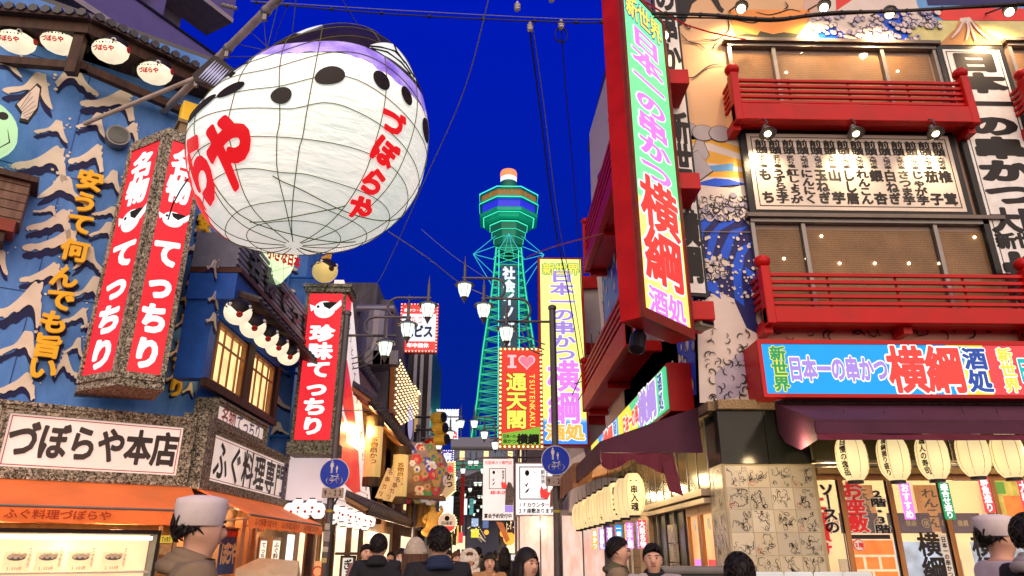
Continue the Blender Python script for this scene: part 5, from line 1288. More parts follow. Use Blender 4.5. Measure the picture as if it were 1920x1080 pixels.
def vinyl(txt, x0, y0, x1, y1, w, m, off=.055, par=None, rim=True):
    """vertical stickers from (x0,y0) to (x1,y1)"""
    a = FG0.px(x0, y0, dv); b = FG0.px(x1, y1, dv); sc = (a[0] + b[0]) / 2
    g = G().mt(vin_w)
    if rim: g.vtext(FG0, sc, a[1], b[1], w, txt, dv, off + .05)
    g.mt(m); g.vtext(FG0, sc, a[1], b[1], w, txt, dv + .003, off); return g.build('window_lettering', par)
vinyl('ソースの', 1548, 906, 1562, 1000, .20, vin_b, .04, doors[0])
vinyl('二度漬け', 1530, 930, 1545, 1045, .25, vin_r, .035, doors[0])
vinyl('御免り', 1506, 985, 1516, 1066, .20, vin_r, .035, doors[0])
vinyl('お座敷', 1594, 903, 1610, 998, .30, vin_r, .035, doors[1])
vinyl('2階・3階', 1643, 918, 1656, 1000, .21, vin_b, .035, doors[1])
def poster(x0, y0, x1, y1, m, par, bits):
    a = FG0.px(x0, y1, dv); b = FG0.px(x1, y0, dv); g = G().mt(m); g.box(FG0, a[0], b[0], a[1], b[1], dv - .004, dv + .001); o = g.build('poster', par)
    for (u0, v0_, u1, v1_, mm) in bits: g = G().mt(mm); g.box(FG0, a[0] + (b[0] - a[0]) * u0, a[0] + (b[0] - a[0]) * u1, a[1] + (b[1] - a[1]) * v0_, a[1] + (b[1] - a[1]) * v1_, dv + .001, dv + .003); g.build('poster_block', o)
    return o
om_ = glow('food_orange', (.85, .22, .05), .6, .3, 9, .8, sample=False); wm_ = glow('food_cream', (.9, .62, .40), .6, .25, 9, .8, sample=False)
poster(1598, 1000, 1672, 1090, wm_, doors[1], [(.02, .55, .98, .85, om_), (.02, .25, .3, .5, om_), (.36, .25, .62, .5, om_), (.68, .25, .96, .5, om_), (.05, .88, .95, .97, vin_b), (.02, .02, .45, .2, om_), (.5, .02, .98, .2, om_)])
def circ(x, y, r, txt, par):
    s, t = FG0.px(x, y, dv); g = G().mt(vin_w); g.disc(FG0, s, t, r, dv + .004); g.mt(vin_r); g.stroke(FG0, [(s + r * .92 * cos(j * .63), t + r * .92 * sin(j * .63)) for j in range(11)], .012, dv + .006); g.htext(FG0, s - r * .8, s + r * .8, t, r * .8, txt, dv + .006, .05); g.build('sticker', par)
circ(1610, 1022, .075, '2階', doors[1])
for (x, y, dd) in ((1738, 1000, doors[2]), (1838, 1000, doors[3])):
    a = FG0.px(x, y, dv); g = G().mt(vin_b); g.glyph(FG0, a[0], a[1] - .13, dv, '横', .30, .30, .03); g.glyph(FG0, a[0] + .01, a[1] - .43, dv, '綱', .32, .32, .03); g.build('window_lettering', dd)
a = FG0.px(1767, 1003, dv); g = G().mt(vin_w); g.box(FG0, a[0] - .05, a[0] + .05, a[1] - .52, a[1], dv - .002, dv); o = g.build('paper_strip', doors[2]); g = G().mt(ink); g.vtext(FG0, a[0], a[1] - .02, a[1] - .5, .065, '日本一の串かつ', dv + .002, .03); g.build('lettering', o)
vp = poster(1868, 900, 1925, 975, glow('food_mixed', (.55, .45, .10), .6, .5, 12, .8, sample=False), doors[4], [(.3, .1, .9, .6, om_), (.05, .65, .4, .95, E_('leafgreen', (.25, .55, .08), .6))])
# signboard on the street in front of the far left poster
# ---- paper lanterns of the front, each with its writing
lp = glow('long_lantern_paper', (1, .77, .38), .80, .10, 2.5, .6)
def long_lantern(loc, label, group, txt, w=.17, h=.52, facing=(0, -1, 0), small=None):
    t = thing('paper_lantern', loc, label, 'lantern', group); L_ = Vector(loc)
    g = G().mt(lp); prof = []
    n = 20
    for i in range(n + 1):
        f = i / n * 2 - 1; r = w * (1 - .55 * abs(f) ** 3.2) * (1 + .012 * (i % 2)); prof.append((r, f * h / 2))
    g.lathe(L_, prof, 24); g.build('shade', t, smooth=True)
    g = G().mt(blk); g.lathe(L_, [(w * .5, h / 2 - .005), (w * .5, h / 2 + .03)], 16); g.build('top_rim', t); g = G().mt(blk); g.lathe(L_, [(w * .5, -h / 2 - .03), (w * .5, -h / 2 + .005)], 16); g.build('bottom_rim', t)
    g = G().mt(mat('lantern_rib', (.55, .38, .16), .6))
    for j in range(8):
        a = 2 * pi * j / 8; g.tube([L_ + Vector((cos(a) * (r_ + .003), sin(a) * (r_ + .003), z_)) for r_, z_ in prof[1:-1:3]], .003, 4)
    tag(g.build('rib', t), kind='stuff')
    if txt:
        n_ = Vector(facing).normalized(); F = Frame(L_, u=Vector((0, 0, 1)).cross(n_)); g = G().mt(ink); n0 = 0
        hh = h * .80; g.vtext(F, 0, hh / 2, -hh / 2, min(w * 1.1, hh / len(txt) * .92), txt, 0, .03)
        for i in range(len(g.v)):
            q = g.v[i] - L_; s = q.dot(F.u); z_ = q.z; r_ = w * (1 - .55 * abs(z_ / (h / 2)) ** 3.2) * 1.02 + .004; g.v[i] = L_ + F.u * s + F.n * math.sqrt(max(1e-4, r_ * r_ - s * s)) + Vector((0, 0, z_))
        g.build('lettering', t)
    g = G().mt(black); g.tube([L_ + Vector((0, 0, h / 2 + .03)), L_ + Vector((0, 0, h / 2 + .3))], .006, 4); g.build('cord', t)
    return t
for (x, y, txt, lab) in [(1597, 858, '自慢の逸品', 'long paper lantern with five characters, leftmost under the front awning'), (1675, 858, '横綱握り盛り', 'long paper lantern in front of the second door post, second from the left'), (1748, 856, '職人の寿司', 'long paper lantern with the large characters for sushi, in the middle of the front row'), (1824, 851, '', 'blank long paper lantern, fourth from the left under the front awning'), (1890, 853, '', 'blank long paper lantern at the right end of the front row'), (1975, 853, '', 'blank')]:
    if lab == 'blank': continue
    P = py_(x, y, 8.35); long_lantern(tuple(P), lab, 'paper lanterns under the front awning', txt, .175, .54, (-P.x * .35, -1, 0))
# coloured tags hanging under them
def tagstrip(P, m, txt, F, h=.34, w=.11, label='', tm=None):
    g = G().mt(m); F = Frame(P, u=F.u); g.box(F, -w / 2, w / 2, -h, 0, -.002, .002); o = g.build('price_tag', at=P, label=label, cat='tag', group='coloured tags hanging under the lanterns')
    g = G().mt(tm or letw); g.vtext(F, 0, -.01, -h + .01, w * .75, txt, .003, .04); g.build('lettering', o)
for (x, y, m, txt, lab) in [(1694, 905, pinkf, 'おすすめ', 'narrow pink tag hanging inside the third door from the left'), (1768, 905, gr2, '盛合せ造り', 'green and red tag hanging below the sushi lantern'), (1842, 893, redp2, '鮮魚造り', 'red tag hanging below the first blank lantern'), (1915, 900, redp2, '大特盛', 'red tag hanging at the right picture edge')]:
    tagstrip(py_(x, y, 8.5), m, txt, FG0, .42, .13, lab)
for k in range(4): lamp('under_awning_fill', (3.6 + k * 1.6, 8.3, 2.78), 14, (1, .72, .38), .08, room_t)  # added point lights without fixtures, warming tile pillar and lanterns
for k in range(4): lamp('side_awning_fill', (2.3, 10.2 + k * 1.9, 2.75), 24, (1, .72, .38), .08, room_t)  # more added lights, brightening the side lantern row
# ---- purple awning of the front
awn = mat('purple_canvas', (.075, .022, .045), .75, .18, 2.5, .12)
aw = thing('awning', (3.72, 9.1, 2.6), 'long purple canvas awning over the lit front of the right-hand restaurant', 'awning')
a0_ = 3.70 - 2.95; dF = 1.2
g = G().mt(awn); zW, zF, zV = 3.42, 3.02, 2.80
g.hexa([FG0(a0_, zW, .13), FG0(9.5, zW, .13), FG0(9.5, zF, dF), FG0(a0_, zF, dF), FG0(a0_, zW + .02, .13), FG0(9.5, zW + .02, .13), FG0(9.5, zF + .02, dF), FG0(a0_, zF + .02, dF)])
g.build('canvas', aw)
g = G().mt(awn); g.box(FG0, a0_, 9.5, zF - .002 - .14, zF - .004, dF - .02, dF); g.build('front_band', aw)
g = G().mt(mat('purple_canvas_red', (.12, .018, .035), .75, .2, 3, .1))
n = 40
for i in range(n):
    s0, s1 = a0_ + (9.5 - a0_) * i / n, a0_ + (9.5 - a0_) * (i + 1) / n; w0, w1 = .02 * sin(i * 1.1), .02 * sin((i + 1) * 1.1)
    g.add([FG0(s0, zF - .145, dF - .01 + w0), FG0(s1, zF - .145, dF - .01 + w1), FG0(s1, zV - .0, dF + .02 - w1), FG0(s0, zV - .0, dF + .02 - w0)], [(0, 3, 2, 1)])
g.build('valance', aw)
g = G().mt(awn); g.add([FG0(a0_, zW, .13), FG0(a0_, zF, dF), FG0(a0_, zV, dF), FG0(a0_, zV - .05, dF * .6), FG0(a0_, zV + .1, .3), FG0(a0_, zW - .35, .13)], [(0, 1, 2, 3, 4, 5)]); g.build('side_panel', aw)
g = G().mt(mat('awning_highlight', (.42, .36, .44), .4)); g.box(FG0, a0_ - .02, 9.5, zW + .04, zW + .13, .13, .26); g.build('highlight_strip', aw)  # highlight along the awning top, put in as a pale lilac strip
# ---- side awning over the street, purple then tan
a2 = thing('awning', (2.8, 9.7, 2.7), 'purple side awning with a sagging torn valance facing the viewer, above the row of lanterns', 'awning')
Yn = 9.62
g = G().mt(awn); g.hexa([(2.84, Yn, 3.30), (1.45, Yn, 2.98), (1.45, 13.2, 2.98), (2.84, 13.2, 3.30), (2.84, Yn, 3.50), (1.45, Yn, 3.02), (1.45, 13.2, 3.02), (2.84, 13.2, 3.50)]); g.build('canvas', a2)
g = G().mt(awn); g.add([(2.84, Yn - .01, 3.48), (1.45, Yn - .01, 3.0), (1.45, Yn - .01, 2.87), (2.86, Yn - .01, 2.87)], [(0, 1, 2, 3)]); g.build('end_panel', a2)
g = G().mt(MT['purple_canvas_red']); xsv = lin(2.45, 1.45, 20); vs = []
for i, x in enumerate(xsv): q = i / 20; dz = .20 + .07 * sin(q * 9) + .10 * (q < .12) - .05 * (q > .5); vs += [(x, Yn + .02 * sin(i * .9), 2.865), (x, Yn - .04 + .05 * sin(i * .8), 2.865 - dz)]
g.add(vs, [(2 * i, 2 * i + 1, 2 * i + 3, 2 * i + 2) for i in range(20)]); g.add([(2.45, Yn, 2.8), (2.28, Yn - .02, 2.72), (2.33, Yn - .08, 2.36), (2.53, Yn - .05, 2.30)], [(0, 1, 2, 3)]); g.build('valance', a2)
g = G().mt(awn); g.wbox(1.43, 1.45, Yn, 13.2, 2.72, 2.99); g.build('front_valance', a2)
tan = streaky('tan_canvas', (.34, .17, .09), (.20, .09, .05), 1.5, 1.2, .8, True, .2)
a3 = thing('awning', (2.8, 15, 2.7), 'faded tan awning continuing from the purple side awning down the street', 'awning')
g = G().mt(tan); g.hexa([(2.84, 13.25, 3.35), (1.40, 13.25, 3.0), (1.40, 17.6, 3.0), (2.84, 17.6, 3.35), (2.84, 13.25, 3.37), (1.40, 13.25, 3.02), (1.40, 17.6, 3.02), (2.84, 17.6, 3.37)]); g.build('canvas', a3)
g = G().mt(tan); g.add([(1.38, 12.4, 3.05), (1.38, 17.6, 3.0), (1.36, 17.6, 2.6), (1.36, 12.4, 2.62)], [(0, 1, 2, 3)]); g.add([(1.38, 12.4, 3.05), (1.75, 12.38, 3.12), (1.7, 12.4, 2.75), (1.36, 12.4, 2.62)], [(0, 1, 2, 3)]); g.build('valance', a3)
# lantern row of the street side
tx = ['一串入魂', '', 'だるま', '', '満員御礼', '', '串かつ', '一串入魂', '', '']
ordn = ['nearest the viewer', 'second', 'third', 'fourth', 'fifth', 'sixth', 'seventh', 'eighth', 'ninth', 'last']
for k in range(10):
    Y = 10.9 + k * .80; long_lantern((2.12, Y, 2.42), 'long glowing paper lantern under the side awning, %s in the row' % ordn[k], 'paper lanterns under the side awning', tx[k] if tx[k] != 'だるま' else '串かつ', .17, .62, (-.12, -1, 0))
tagc = [(redp2, '大阪名物'), (lil, '満員御礼'), (pinkf, '土手焼'), (ora, '串かつ'), (cy, '一番人気'), (redp2, '名物'), (lil, '酒処')]
for k in range(12):
    m, t_ = tagc[k % 7]; tagstrip(Vector((2.22 + .07 * (k % 2), 10.9 + k * .52, 2.05)), m, t_, FG0, .40, .12, 'small bright hanging tag below the side-street lanterns, %s from the near end' % ['first', 'second', 'third', 'fourth', 'fifth', 'sixth', 'seventh', 'eighth', 'ninth', 'tenth', 'eleventh', 'twelfth'][k])
# ---- street-side ground floor: head rail, doors, wall
zr = cbot - .25
g = G().mt(mat('rail_cream', (.45, .36, .24), .45)); g.box(FGD, -4.6, -.62, zr - .10, zr - .01, -.1, .12); g.build('shutter_rail', rb)
g = G().mt(mat('rail_cream', (.45, .36, .24), .45)); g.box(FGD, -4.6, -.62, zr - .20, zr - .13, -.1, .09); g.build('shutter_rail', rb)
for i, (a, b) in enumerate([(-1.35, -.66), (-2.05, -1.37)]):
    g = G().mt(doorm); g.box(FGD, a, a + .07, 0, zr - .2, -.1, -.02); g.box(FGD, b - .07, b, 0, zr - .2, -.1, -.02); g.box(FGD, a + .07, b - .07, zr - .32, zr - .2, -.1, -.02); g.box(FGD, a + .07, b - .07, 0, .3, -.1, -.02); o = g.build('side_door', rb)
    g = G().mt(glow('side_door_glow', (1, .56, .24), .75, .35, 1.6, .6)); g.box(FGD, a + .07, b - .07, .3, zr - .32, -.09, -.07); g.build('pane', o)
    g = G().mt(redp2 if i == 0 else pinkf); g.box(FGD, a + .15, b - .2, .9, 1.5, -.068, -.06); g.build('poster', o)
    g = G().mt(vin_w); g.box(FGD, a + .25, b - .3, 1.9, 2.05, -.068, -.06); g.build('notice', o)
g = G().mt(mat('dark_glass', (.02, .02, .018), .08, 0)); g.box(FGD, -4.6, -2.08, 0, zr - .2, -.12, -.06); g.build('dark_window', rb)
for k in range(4): g = G().mt(alum if k % 2 else dsteel); s = -2.2 - k * .62; g.box(FGD, s - .05, s, 0, zr - .2, -.055, -.02); g.build('mullion', rb)
for r in range(5):
    for c in range(2):
        g = G().mt(rs3.choice(cardm)); a = -3.35 + c * .3; t0_ = .55 + r * .3; g.box(FGD, a, a + .28, t0_, t0_ + .28, -.05, -.03); o = g.build('tile', rb); g = G().mt(ink); scribble(g, FGD, a, a + .28, t0_, t0_ + .28, -.028); g.build('autograph', o)
g = G().mt(streaky('pale_brick', (.55, .42, .30), (.42, .30, .20), .6, 2, .5)); g.box(FGD, -5.6, -4.62, 0, zr, -.3, .02); g.build('pale_pier', rb)
for r in range(9):
    g = G().mt(mat('brick_joint', (.26, .18, .12), .8)); g.box(FGD, -5.6, -4.62, .3 + r * .28, .31 + r * .28, .0205, .023); g.build('joint', rb)
g = G().mt(streaky('brown_siding', (.30, .20, .10), (.2, .13, .07), .5, 3, .5)); g.box(FGD, -9.4, -5.62, 0, zr, -.3, .0); g.build('siding', rb)
for r in range(10): g = G().mt(dwood); g.box(FGD, -9.4, -5.62, .2 + r * .22, .21 + r * .22, .001, .006); g.build('siding_joint', rb)
g = G().mt(white); g.box(FGD, -7.0, -6.4, 1.75, 1.80, .01, .05); g.box(FGD, -7.0, -6.95, .4, 1.75, .01, .05); g.box(FGD, -6.45, -6.4, .4, 1.75, .01, .05); g.build('white_frame', rb)
g = G().mt(mat('mid_wall', (.35, .33, .30), .7)); g.wbox(3.3, 9, 18.05, 18.3, 0, 9.0); g.build('rear_wall', rb)
# bench-top steel counter in front of the pillar
st = thing('steel_counter', (3.3, 8.6, 0), 'stainless steel counter top at the foot of the autograph pillar, bottom edge', 'counter')
g = G().mt(mat('dull_steel', (.16, .15, .14), .5)); P = py_(1290, 1062, 8.3); g.wbox(P.x - .35, P.x + .5, 8.1, 8.7, P.z - .08, P.z); g.build('top', st, bevel=.03); g = G().mt(dsteel); g.wbox(P.x - .3, P.x + .45, 8.15, 8.65, 0, P.z - .081); g.build('cabinet', st)
mp_ = thing('price_board', (4.2, 8.5, 0), 'white angled menu panels with rounded corners at the bottom of the tile pillar', 'menu stand')
for k in range(4):
    P = py_(1440 + k * 55, 1072, 8.4); g = G().mt(glow('menu_white', (.9, .84, .78), .7, .1)); g.wbox(P.x - .16, P.x + .16, 8.35, 8.4, P.z - .5, P.z + .0); g.build('panel', mp_, bevel=.02)
g = G().mt(dsteel); P = py_(1440, 1072, 8.4); g.wbox(P.x - .1, P.x + 1.2, 8.41, 8.46, 0, P.z - .1); g.build('stand', mp_)

# ============================================================ LEFT GROUND FLOOR
AWZ = FA.ty(352, 913, .1)
def lawn_(F, sa, sb, name, lab, d1=1.15, zf=None):
    t = thing('awning', F(sa, AWZ), lab, 'awning')
    zf = zf or (AWZ - .42)
    g = G().mt(mat('orange_canvas', (.62, .12, .03), .6, .28, 1.2, .1, emit=(.9, .22, .06), es=.34)); g.hexa([F(sa, AWZ - .03, .08), F(sb, AWZ - .03, .08), F(sb, zf, d1), F(sa, zf, d1), F(sa, AWZ, .08), F(sb, AWZ, .08), F(sb, zf + .02, d1), F(sa, zf + .02, d1)]); g.build('canvas', t)  # canvas given its own glow to stand for light on it
    g = G().mt(mat('orange_valance', (.68, .13, .03), .6, .12, 3, .1, emit=(.95, .20, .04), es=.32)); n = max(6, int((sb - sa) * 5)); vs = []  # valance brightened by a glow in its material too
    for i in range(n + 1): s = sa + (sb - sa) * i / n; w = .03 * sin(i * 1.3); vs += [F(s, zf, d1), F(s, zf - .20 - .01 * sin(i * 2.2), d1 + w)]
    g.add(vs, [(2 * i, 2 * i + 1, 2 * i + 3, 2 * i + 2) for i in range(n)]); g.build('valance', t)
    g = G().mt(mat('faded_orange_print', (.42, .045, .01), .6, 0)); k = 0; s = sa + .2
    while s < sb - 1.2: g.htext(F, s, s + 1.25, zf - .10, .13, 'ふぐ料理づぼらや', d1 + .035, .02); s += 1.6
    g.build('valance_lettering', t)
    g = G().mt(alum)
    g.tube([F(sa, zf, d1), F(sb, zf, d1)], .018, 8); g.build('front_bar', t)
    for k in range(3):
        s = sa + (sb - sa) * (.12 + .38 * k); g = G().mt(mat('arm_cream', (.6, .5, .38), .5)); g.tube([F(s, zf - .02, d1 - .03), F(s + .3, AWZ - .5, .0)], .018, 6); g.build('folding_arm', t)
    return t
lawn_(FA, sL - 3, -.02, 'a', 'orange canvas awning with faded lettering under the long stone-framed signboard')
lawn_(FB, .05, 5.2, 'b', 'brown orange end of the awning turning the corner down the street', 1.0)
g = G().mt(streaky('fascia_wood', (.45, .22, .09), (.30, .13, .05), 2, .4)); g.box(FA, -8, 0, AWZ - .6, AWZ - .02, -.46, .02); g.build('fascia_board', rest)  # fascia in brown grained wood
# display case
dcx0 = FA.sx(-40, 1030, .5); dcx1 = FA.sx(297, 1030, .5); dz1 = FA.ty(290, 994, .5)
dc = thing('display_case', FA(dcx0, 0, .5), 'long black-framed refrigerated display case glowing under the orange awning', 'display case')
F5 = FA.shift(.5)
g = G().mt(black); g.box(F5, dcx0 - 2.2, dcx1, dz1 - .06, dz1, -.62, .03); g.box(F5, dcx1 - .05, dcx1, 0, dz1 - .06, -.62, .03); g.box(F5, dcx0 - 2.2, dcx1 - .05, 0, .75, -.62, .03); g.build('frame', dc, bevel=.006)
g = G().mt(glow('case_back', (1, .76, .42), .95, .15, 1.5, .6)); g.box(F5, dcx0 - 2.2, dcx1 - .06, .75, dz1 - .06, -.62, -.60); g.build('back_panel', dc)
g = G().mt(glow('case_tube', (1, .93, .80), 5, 0)); g.box(F5, dcx0 - 2.2, dcx1 - .1, dz1 - .14, dz1 - .09, -.12, -.06); g.build('light_tube', dc)
g = G().mt(shopg); g.box(F5, dcx0 - 2.2, dcx1 - .05, .76, dz1 - .06, .0, .006); g.build('pane', dc)
for z in (1.02, 1.31):
    g = G().mt(mat('shelf_white', (.7, .62, .5), .3)); g.box(F5, dcx0 - 2.2, dcx1 - .06, z, z + .025, -.6, -.05); sh = g.build('shelf', dc)
food = [mat('food_%d' % i, c, .4, .3, 30) for i, c in enumerate([(.62, .30, .12), (.70, .62, .45), (.50, .10, .05), (.18, .30, .08)])]
cardw = glow('photo_card', (.98, .68, .36), .9, .12, 6, .8, sample=False)
ps_ = [FA.sx(x, 1030, .42) for x in (10, 70, 132, 194)]; cw = ps_[1] - ps_[0] - .04
for i, a in enumerate([ps_[0] - (ps_[1] - ps_[0]) * 2, ps_[0] - (ps_[1] - ps_[0])] + ps_):
    g = G().mt(cardw); g.box(F5, a, a + cw, 1.34, dz1 - .30, -.10, -.09); o = g.build('photo_card', dc)
    g = G().mt(mat('dark_plate', (.05, .03, .03), .3)); g.disc(F5, a + cw * .45, 1.53, cw * .33, -.089, None, 20, .4); g.mt(food[1])
    for q in range(6): g.disc(F5, a + cw * (.22 + .1 * q), 1.54 + .02 * (q % 2), .028, -.087, None, 10)
    g.build('dish_picture', o)
    g = G().mt(redl); g.htext(F5, a + .06, a + cw * .7, 1.385, .055, '2,500円' if i % 2 else '3,000円', -.088, .035); g.vtext(F5, a + cw * .9, 1.66, 1.40, .035, 'てっちり', -.088, .03); g.build('price', o)
for i in range(11):
    for z in (1.046, .77):
        a = dcx0 + .1 + i * .27; P = F5(a, z, -.32); g = G().mt(mat('bowl_white', (.75, .72, .68), .25)); g.lathe(P, [(.03, 0), (.09, .03), (.10, .05)], 12); o = g.build('plate', dc); g = G().mt(food[(i * 3 + int(z * 10)) % 4]); g.ball(P + Vector((0, 0, .05)), .055, 8, .6); g.build('food', o)
lamp('case_light', F5(dcx0 + 1, dz1 - .2, -.2), 10, (1, .85, .6), .1, dc)
g = G().mt(mat('post_tan', (.50, .34, .20), .6)); 
for k, x in enumerate((300, 330)): s = FA.sx(x, 1000, .1); g.box(FA, s, s + .05, 0, AWZ - .5, -.1, .0)
g.build('slim_post', rest)
# food pictures and yellow notices on the corner
def wallsign(F, x0, y0, x1, y1, d, m, lab, cat, fm=None, txt=None, tm=None, vert=False, off=.04, group=None, fr=.0, depth=.04, name='wall_sign'):
    a = F.px(x0, y1, d); b = F.px(x1, y0, d); t = thing(name, tuple(F(a[0], a[1], d)), lab, cat, group)
    if fm: g = G().mt(fm); g.box(F, a[0] - fr, b[0] + fr, a[1] - fr, b[1] + fr, d - depth, d - .004); g.build('frame', t)
    g = G().mt(m); g.box(F, a[0], b[0], a[1], b[1], d - depth * .5 if fm else d - depth, d); g.build('panel', t)
    if txt:
        g = G().mt(tm or ink)
        if vert: g.vtext(F, (a[0] + b[0]) / 2, b[1] - .03, a[1] + .03, (b[0] - a[0]) * .72, txt, d + .004, off)
        else: g.htext(F, a[0] + .03, b[0] - .03, (a[1] + b[1]) / 2, (b[1] - a[1]) * .75, txt, d + .004, off)
        g.build('lettering', t)
    return t
yl_ = glow('yellow_notice', (.95, .62, .06), .7, .1)
wallsign(FA, 298, 1004, 325, 1018, .1, yl_, 'small yellow sign with black lettering right of the display case', 'sign', txt='てっちり', off=.05)
wallsign(FB, 384, 1004, 404, 1018, .05, yl_, 'small yellow sign just left of the blue curtain', 'sign', txt='ふぐ', off=.05)
for (x0, y0, x1, y1, F, lab) in [(298, 1020, 322, 1040, FA, 'small food picture below the yellow sign by the display case'), (378, 1024, 402, 1058, FB, 'food picture with pale plates left of the blue curtain')]:
    t = wallsign(F, x0, y0, x1, y1, .06, glow('dark_food', (.45, .22, .08), .5, .5, 14, .8, sample=False), lab, 'picture')
# blue curtain
a = FB.px(404, 1078, .15); b = FB.px(446, 992, .15)
nr = thing('shop_curtain', tuple(FB(a[0], a[1], .15)), 'blue cloth shop curtain with pale characters under the awning corner', 'curtain')
g = G().mt(mat('blue_cloth', (.07, .11, .30), .85, .15, 5)); n = 30; vs = []
for i in range(n + 1): s = a[0] + (b[0] - a[0]) * i / n; w = .025 * sin(i * 1.1); vs += [FB(s, b[1], .15 + w * .3), FB(s, a[1], .15 + w)]
g.add(vs, [(2 * i, 2 * i + 1, 2 * i + 3, 2 * i + 2) for i in range(n)]); g.build('cloth', nr)
g = G().mt(mat('pale_print', (.72, .62, .45), .7, 0)); h = b[1] - a[1]
for k in range(3): g.glyph(FB, a[0] + (b[0] - a[0]) * (.2 + .3 * k), a[1] + h * .45, .19, 'ぼらや'[k], .34, h * .5, .05)
g.mt(mat('noren_red', (.6, .06, .05), .7))
for k in range(6): g.disc(FB, a[0] + (b[0] - a[0]) * (.1 + .15 * k), b[1] - h * .12, .06, .19, None, 12)
g.build('print', nr)
g = G().mt(wood); g.tube([FB(a[0] - .05, b[1], .15), FB(b[0] + .05, b[1], .15)], .02, 8); g.build('rod', nr)
for k, (x, w) in enumerate([(449, .14), (464, .10), (474, .08)]):
    s = FB.sx(x, 1030, .05); g = G().mt(doorm); g.box(FB, s, s + w * 1.6, 0, AWZ - .35, -.1, .05); g.build('door_post', rest)
for k in range(7):
    s = FB.sx(476, 1000, .0) + k * .13; g = G().mt(wood); g.box(FB, s, s + .07, 2.0, AWZ - .3, -.06, -.02); g.build('lattice_bar', rest)
for k, (x0, x1, lab, txt) in enumerate([(484, 501, 'lit wooden-framed lantern box with ochre writing, nearer of the pair by the awning corner', 'てっちり'), (507, 526, 'lit wooden-framed lantern box with small print, farther of the pair by the awning corner', 'ふぐ料理')]):
    wallsign(FB, x0, 1014, x1, 1062, .12, glow('framed_white', (1, .84, .64), 1.1, .1), lab, 'sign', fm=doorm, txt=txt, tm=mat('ochre_ink', (.5, .28, .05), .5, 0), vert=True, fr=.07)
wallsign(FB, 535, 1003, 553, 1075, .1, glow('white_box_light', (.92, .96, 1), 1.3, .08), 'tall white lit panel beside the dark shop door on the left', 'sign')
g = G().mt(streaky('dark_door', (.22, .11, .07), (.12, .06, .04), 2, .3)); a = FB.px(557, 1000, .0); b_ = FB.px(583, 1000, .0)
g.box(FB, a[0], b_[0], 0, 2.25, -.1, -.02); g.build('shop_door', rest)
t = thing('menu_stand', tuple(py_(510, 1075, 13.5)), 'cream sloping menu stand standing before the lantern boxes', 'menu stand')
P = py_(508, 1052, 13.0); g = G().mt(mat('stand_cream', (.55, .45, .30), .5)); g.hexa([(P.x - .55, 12.8, P.z - .5), (P.x + .5, 12.8, P.z - .5), (P.x + .5, 13.4, P.z - .5), (P.x - .55, 13.4, P.z - .5), (P.x - .55, 12.9, P.z - .12), (P.x + .5, 12.9, P.z - .25), (P.x + .4, 13.3, P.z), (P.x - .3, 13.3, P.z + .05)]); g.build('top', t); g = G().mt(dwood); g.wbox(P.x - .45, P.x + .4, 12.95, 13.3, 0, P.z - .501); g.build('base', t)
for k in range(4): lamp('shopfront_light', (-5.45, 12.9 + k * 1.5, 2.3), 30, (1, .62, .32), .1, rest)
for k in range(3): lamp('awning_light', FA(-1 - 1.6 * k, AWZ - .5, .25), 26, (1, .55, .28), .1, rest)
# ============================================================ OBSERVATION TOWER
TY = 173.; FTW = Frame((0, TY, 0), u=(1, 0, 0)); TX = (FTW.sx(899, 375) + FTW.sx(1008, 375)) / 2
tow = thing('observation_tower', (TX, TY, 0), 'tall lattice observation tower lit teal green with a glowing orange top, far down the street', 'tower')
grn = mat('tower_green', (.01, .28, .20), .5, .15, .3, .02, emit=(.0, .30, .22), es=.12); dgrn = mat('tower_dark', (.01, .12, .09), .5, .15, .3)  # body paint glows faintly, standing for the green light on it
neon = glow('neon_green', (.06, .90, .58), 1.15, 0, sample=False); neont = glow('neon_teal', (.02, .55, .62), .9, 0, sample=False)
def zt_at(x, y): return FTW.ty(x, y)
def octo(r, z0, z1, m, name, r1=None, par=tow):
    r1 = r1 if r1 is not None else r; vs = [(TX + rr * cos(pi / 8 + k * pi / 4), TY + rr * sin(pi / 8 + k * pi / 4), z) for rr, z in ((r, z0), (r1, z1)) for k in range(8)]
    g = G().mt(m); g.add(vs, [tuple(range(8))[::-1], tuple(range(8, 16))] + [(k, (k + 1) % 8, 8 + (k + 1) % 8, 8 + k) for k in range(8)]); return g.build(name, par)
def neonring(r, z, th=.16, m=neon):
    g = G().mt(m); P = [(TX + r * cos(pi / 8 + k * pi / 4), TY + r * sin(pi / 8 + k * pi / 4), z) for k in range(8)]
    for k in range(8): g.tube([P[k], P[(k + 1) % 8]], th, 5)
    g.build('neon_ring', tow)
hw = lambda a, b, y: (FTW.sx(b, y) - FTW.sx(a, y)) / 2 * 1.06
levels = [(899, 1008, 375), (899, 1008, 394), (906, 1001, 417), (913, 995, 437)]
r1, zA = hw(899, 1008, 375), zt_at(899, 375); zB = zt_at(899, 394); r3, zC = hw(906, 1001, 416), zt_at(906, 417)
octo(r1 * .55, zA, zA + 1.4, dgrn, 'roof', r1 * .4); octo(r1, zA - .5, zA, grn, 'roof_slab', r1 * .9); neonring(r1, zA)
octo(r1 * .93, zB + .6, zA - .5, mat('amber_window', (.06, .05, .02), .3, emit=(.75, .30, .05), es=.35), 'window_band'); octo(r1, zB - .1, zB + .6, grn, 'sill_slab'); neonring(r1, zB + .1)
octo(r1 * .98, zB - 3.8, zB - 2.8, grn, 'soffit_slab')
octo(r1 * .90, zB - 2.8, zB - .1, mat('blue_window', (.02, .02, .12), .3, emit=(.02, .03, .85), es=.75), 'window_band')
octo(r3, zC, zC + .9, grn, 'deck_slab', r1); neonring(r3, zC)
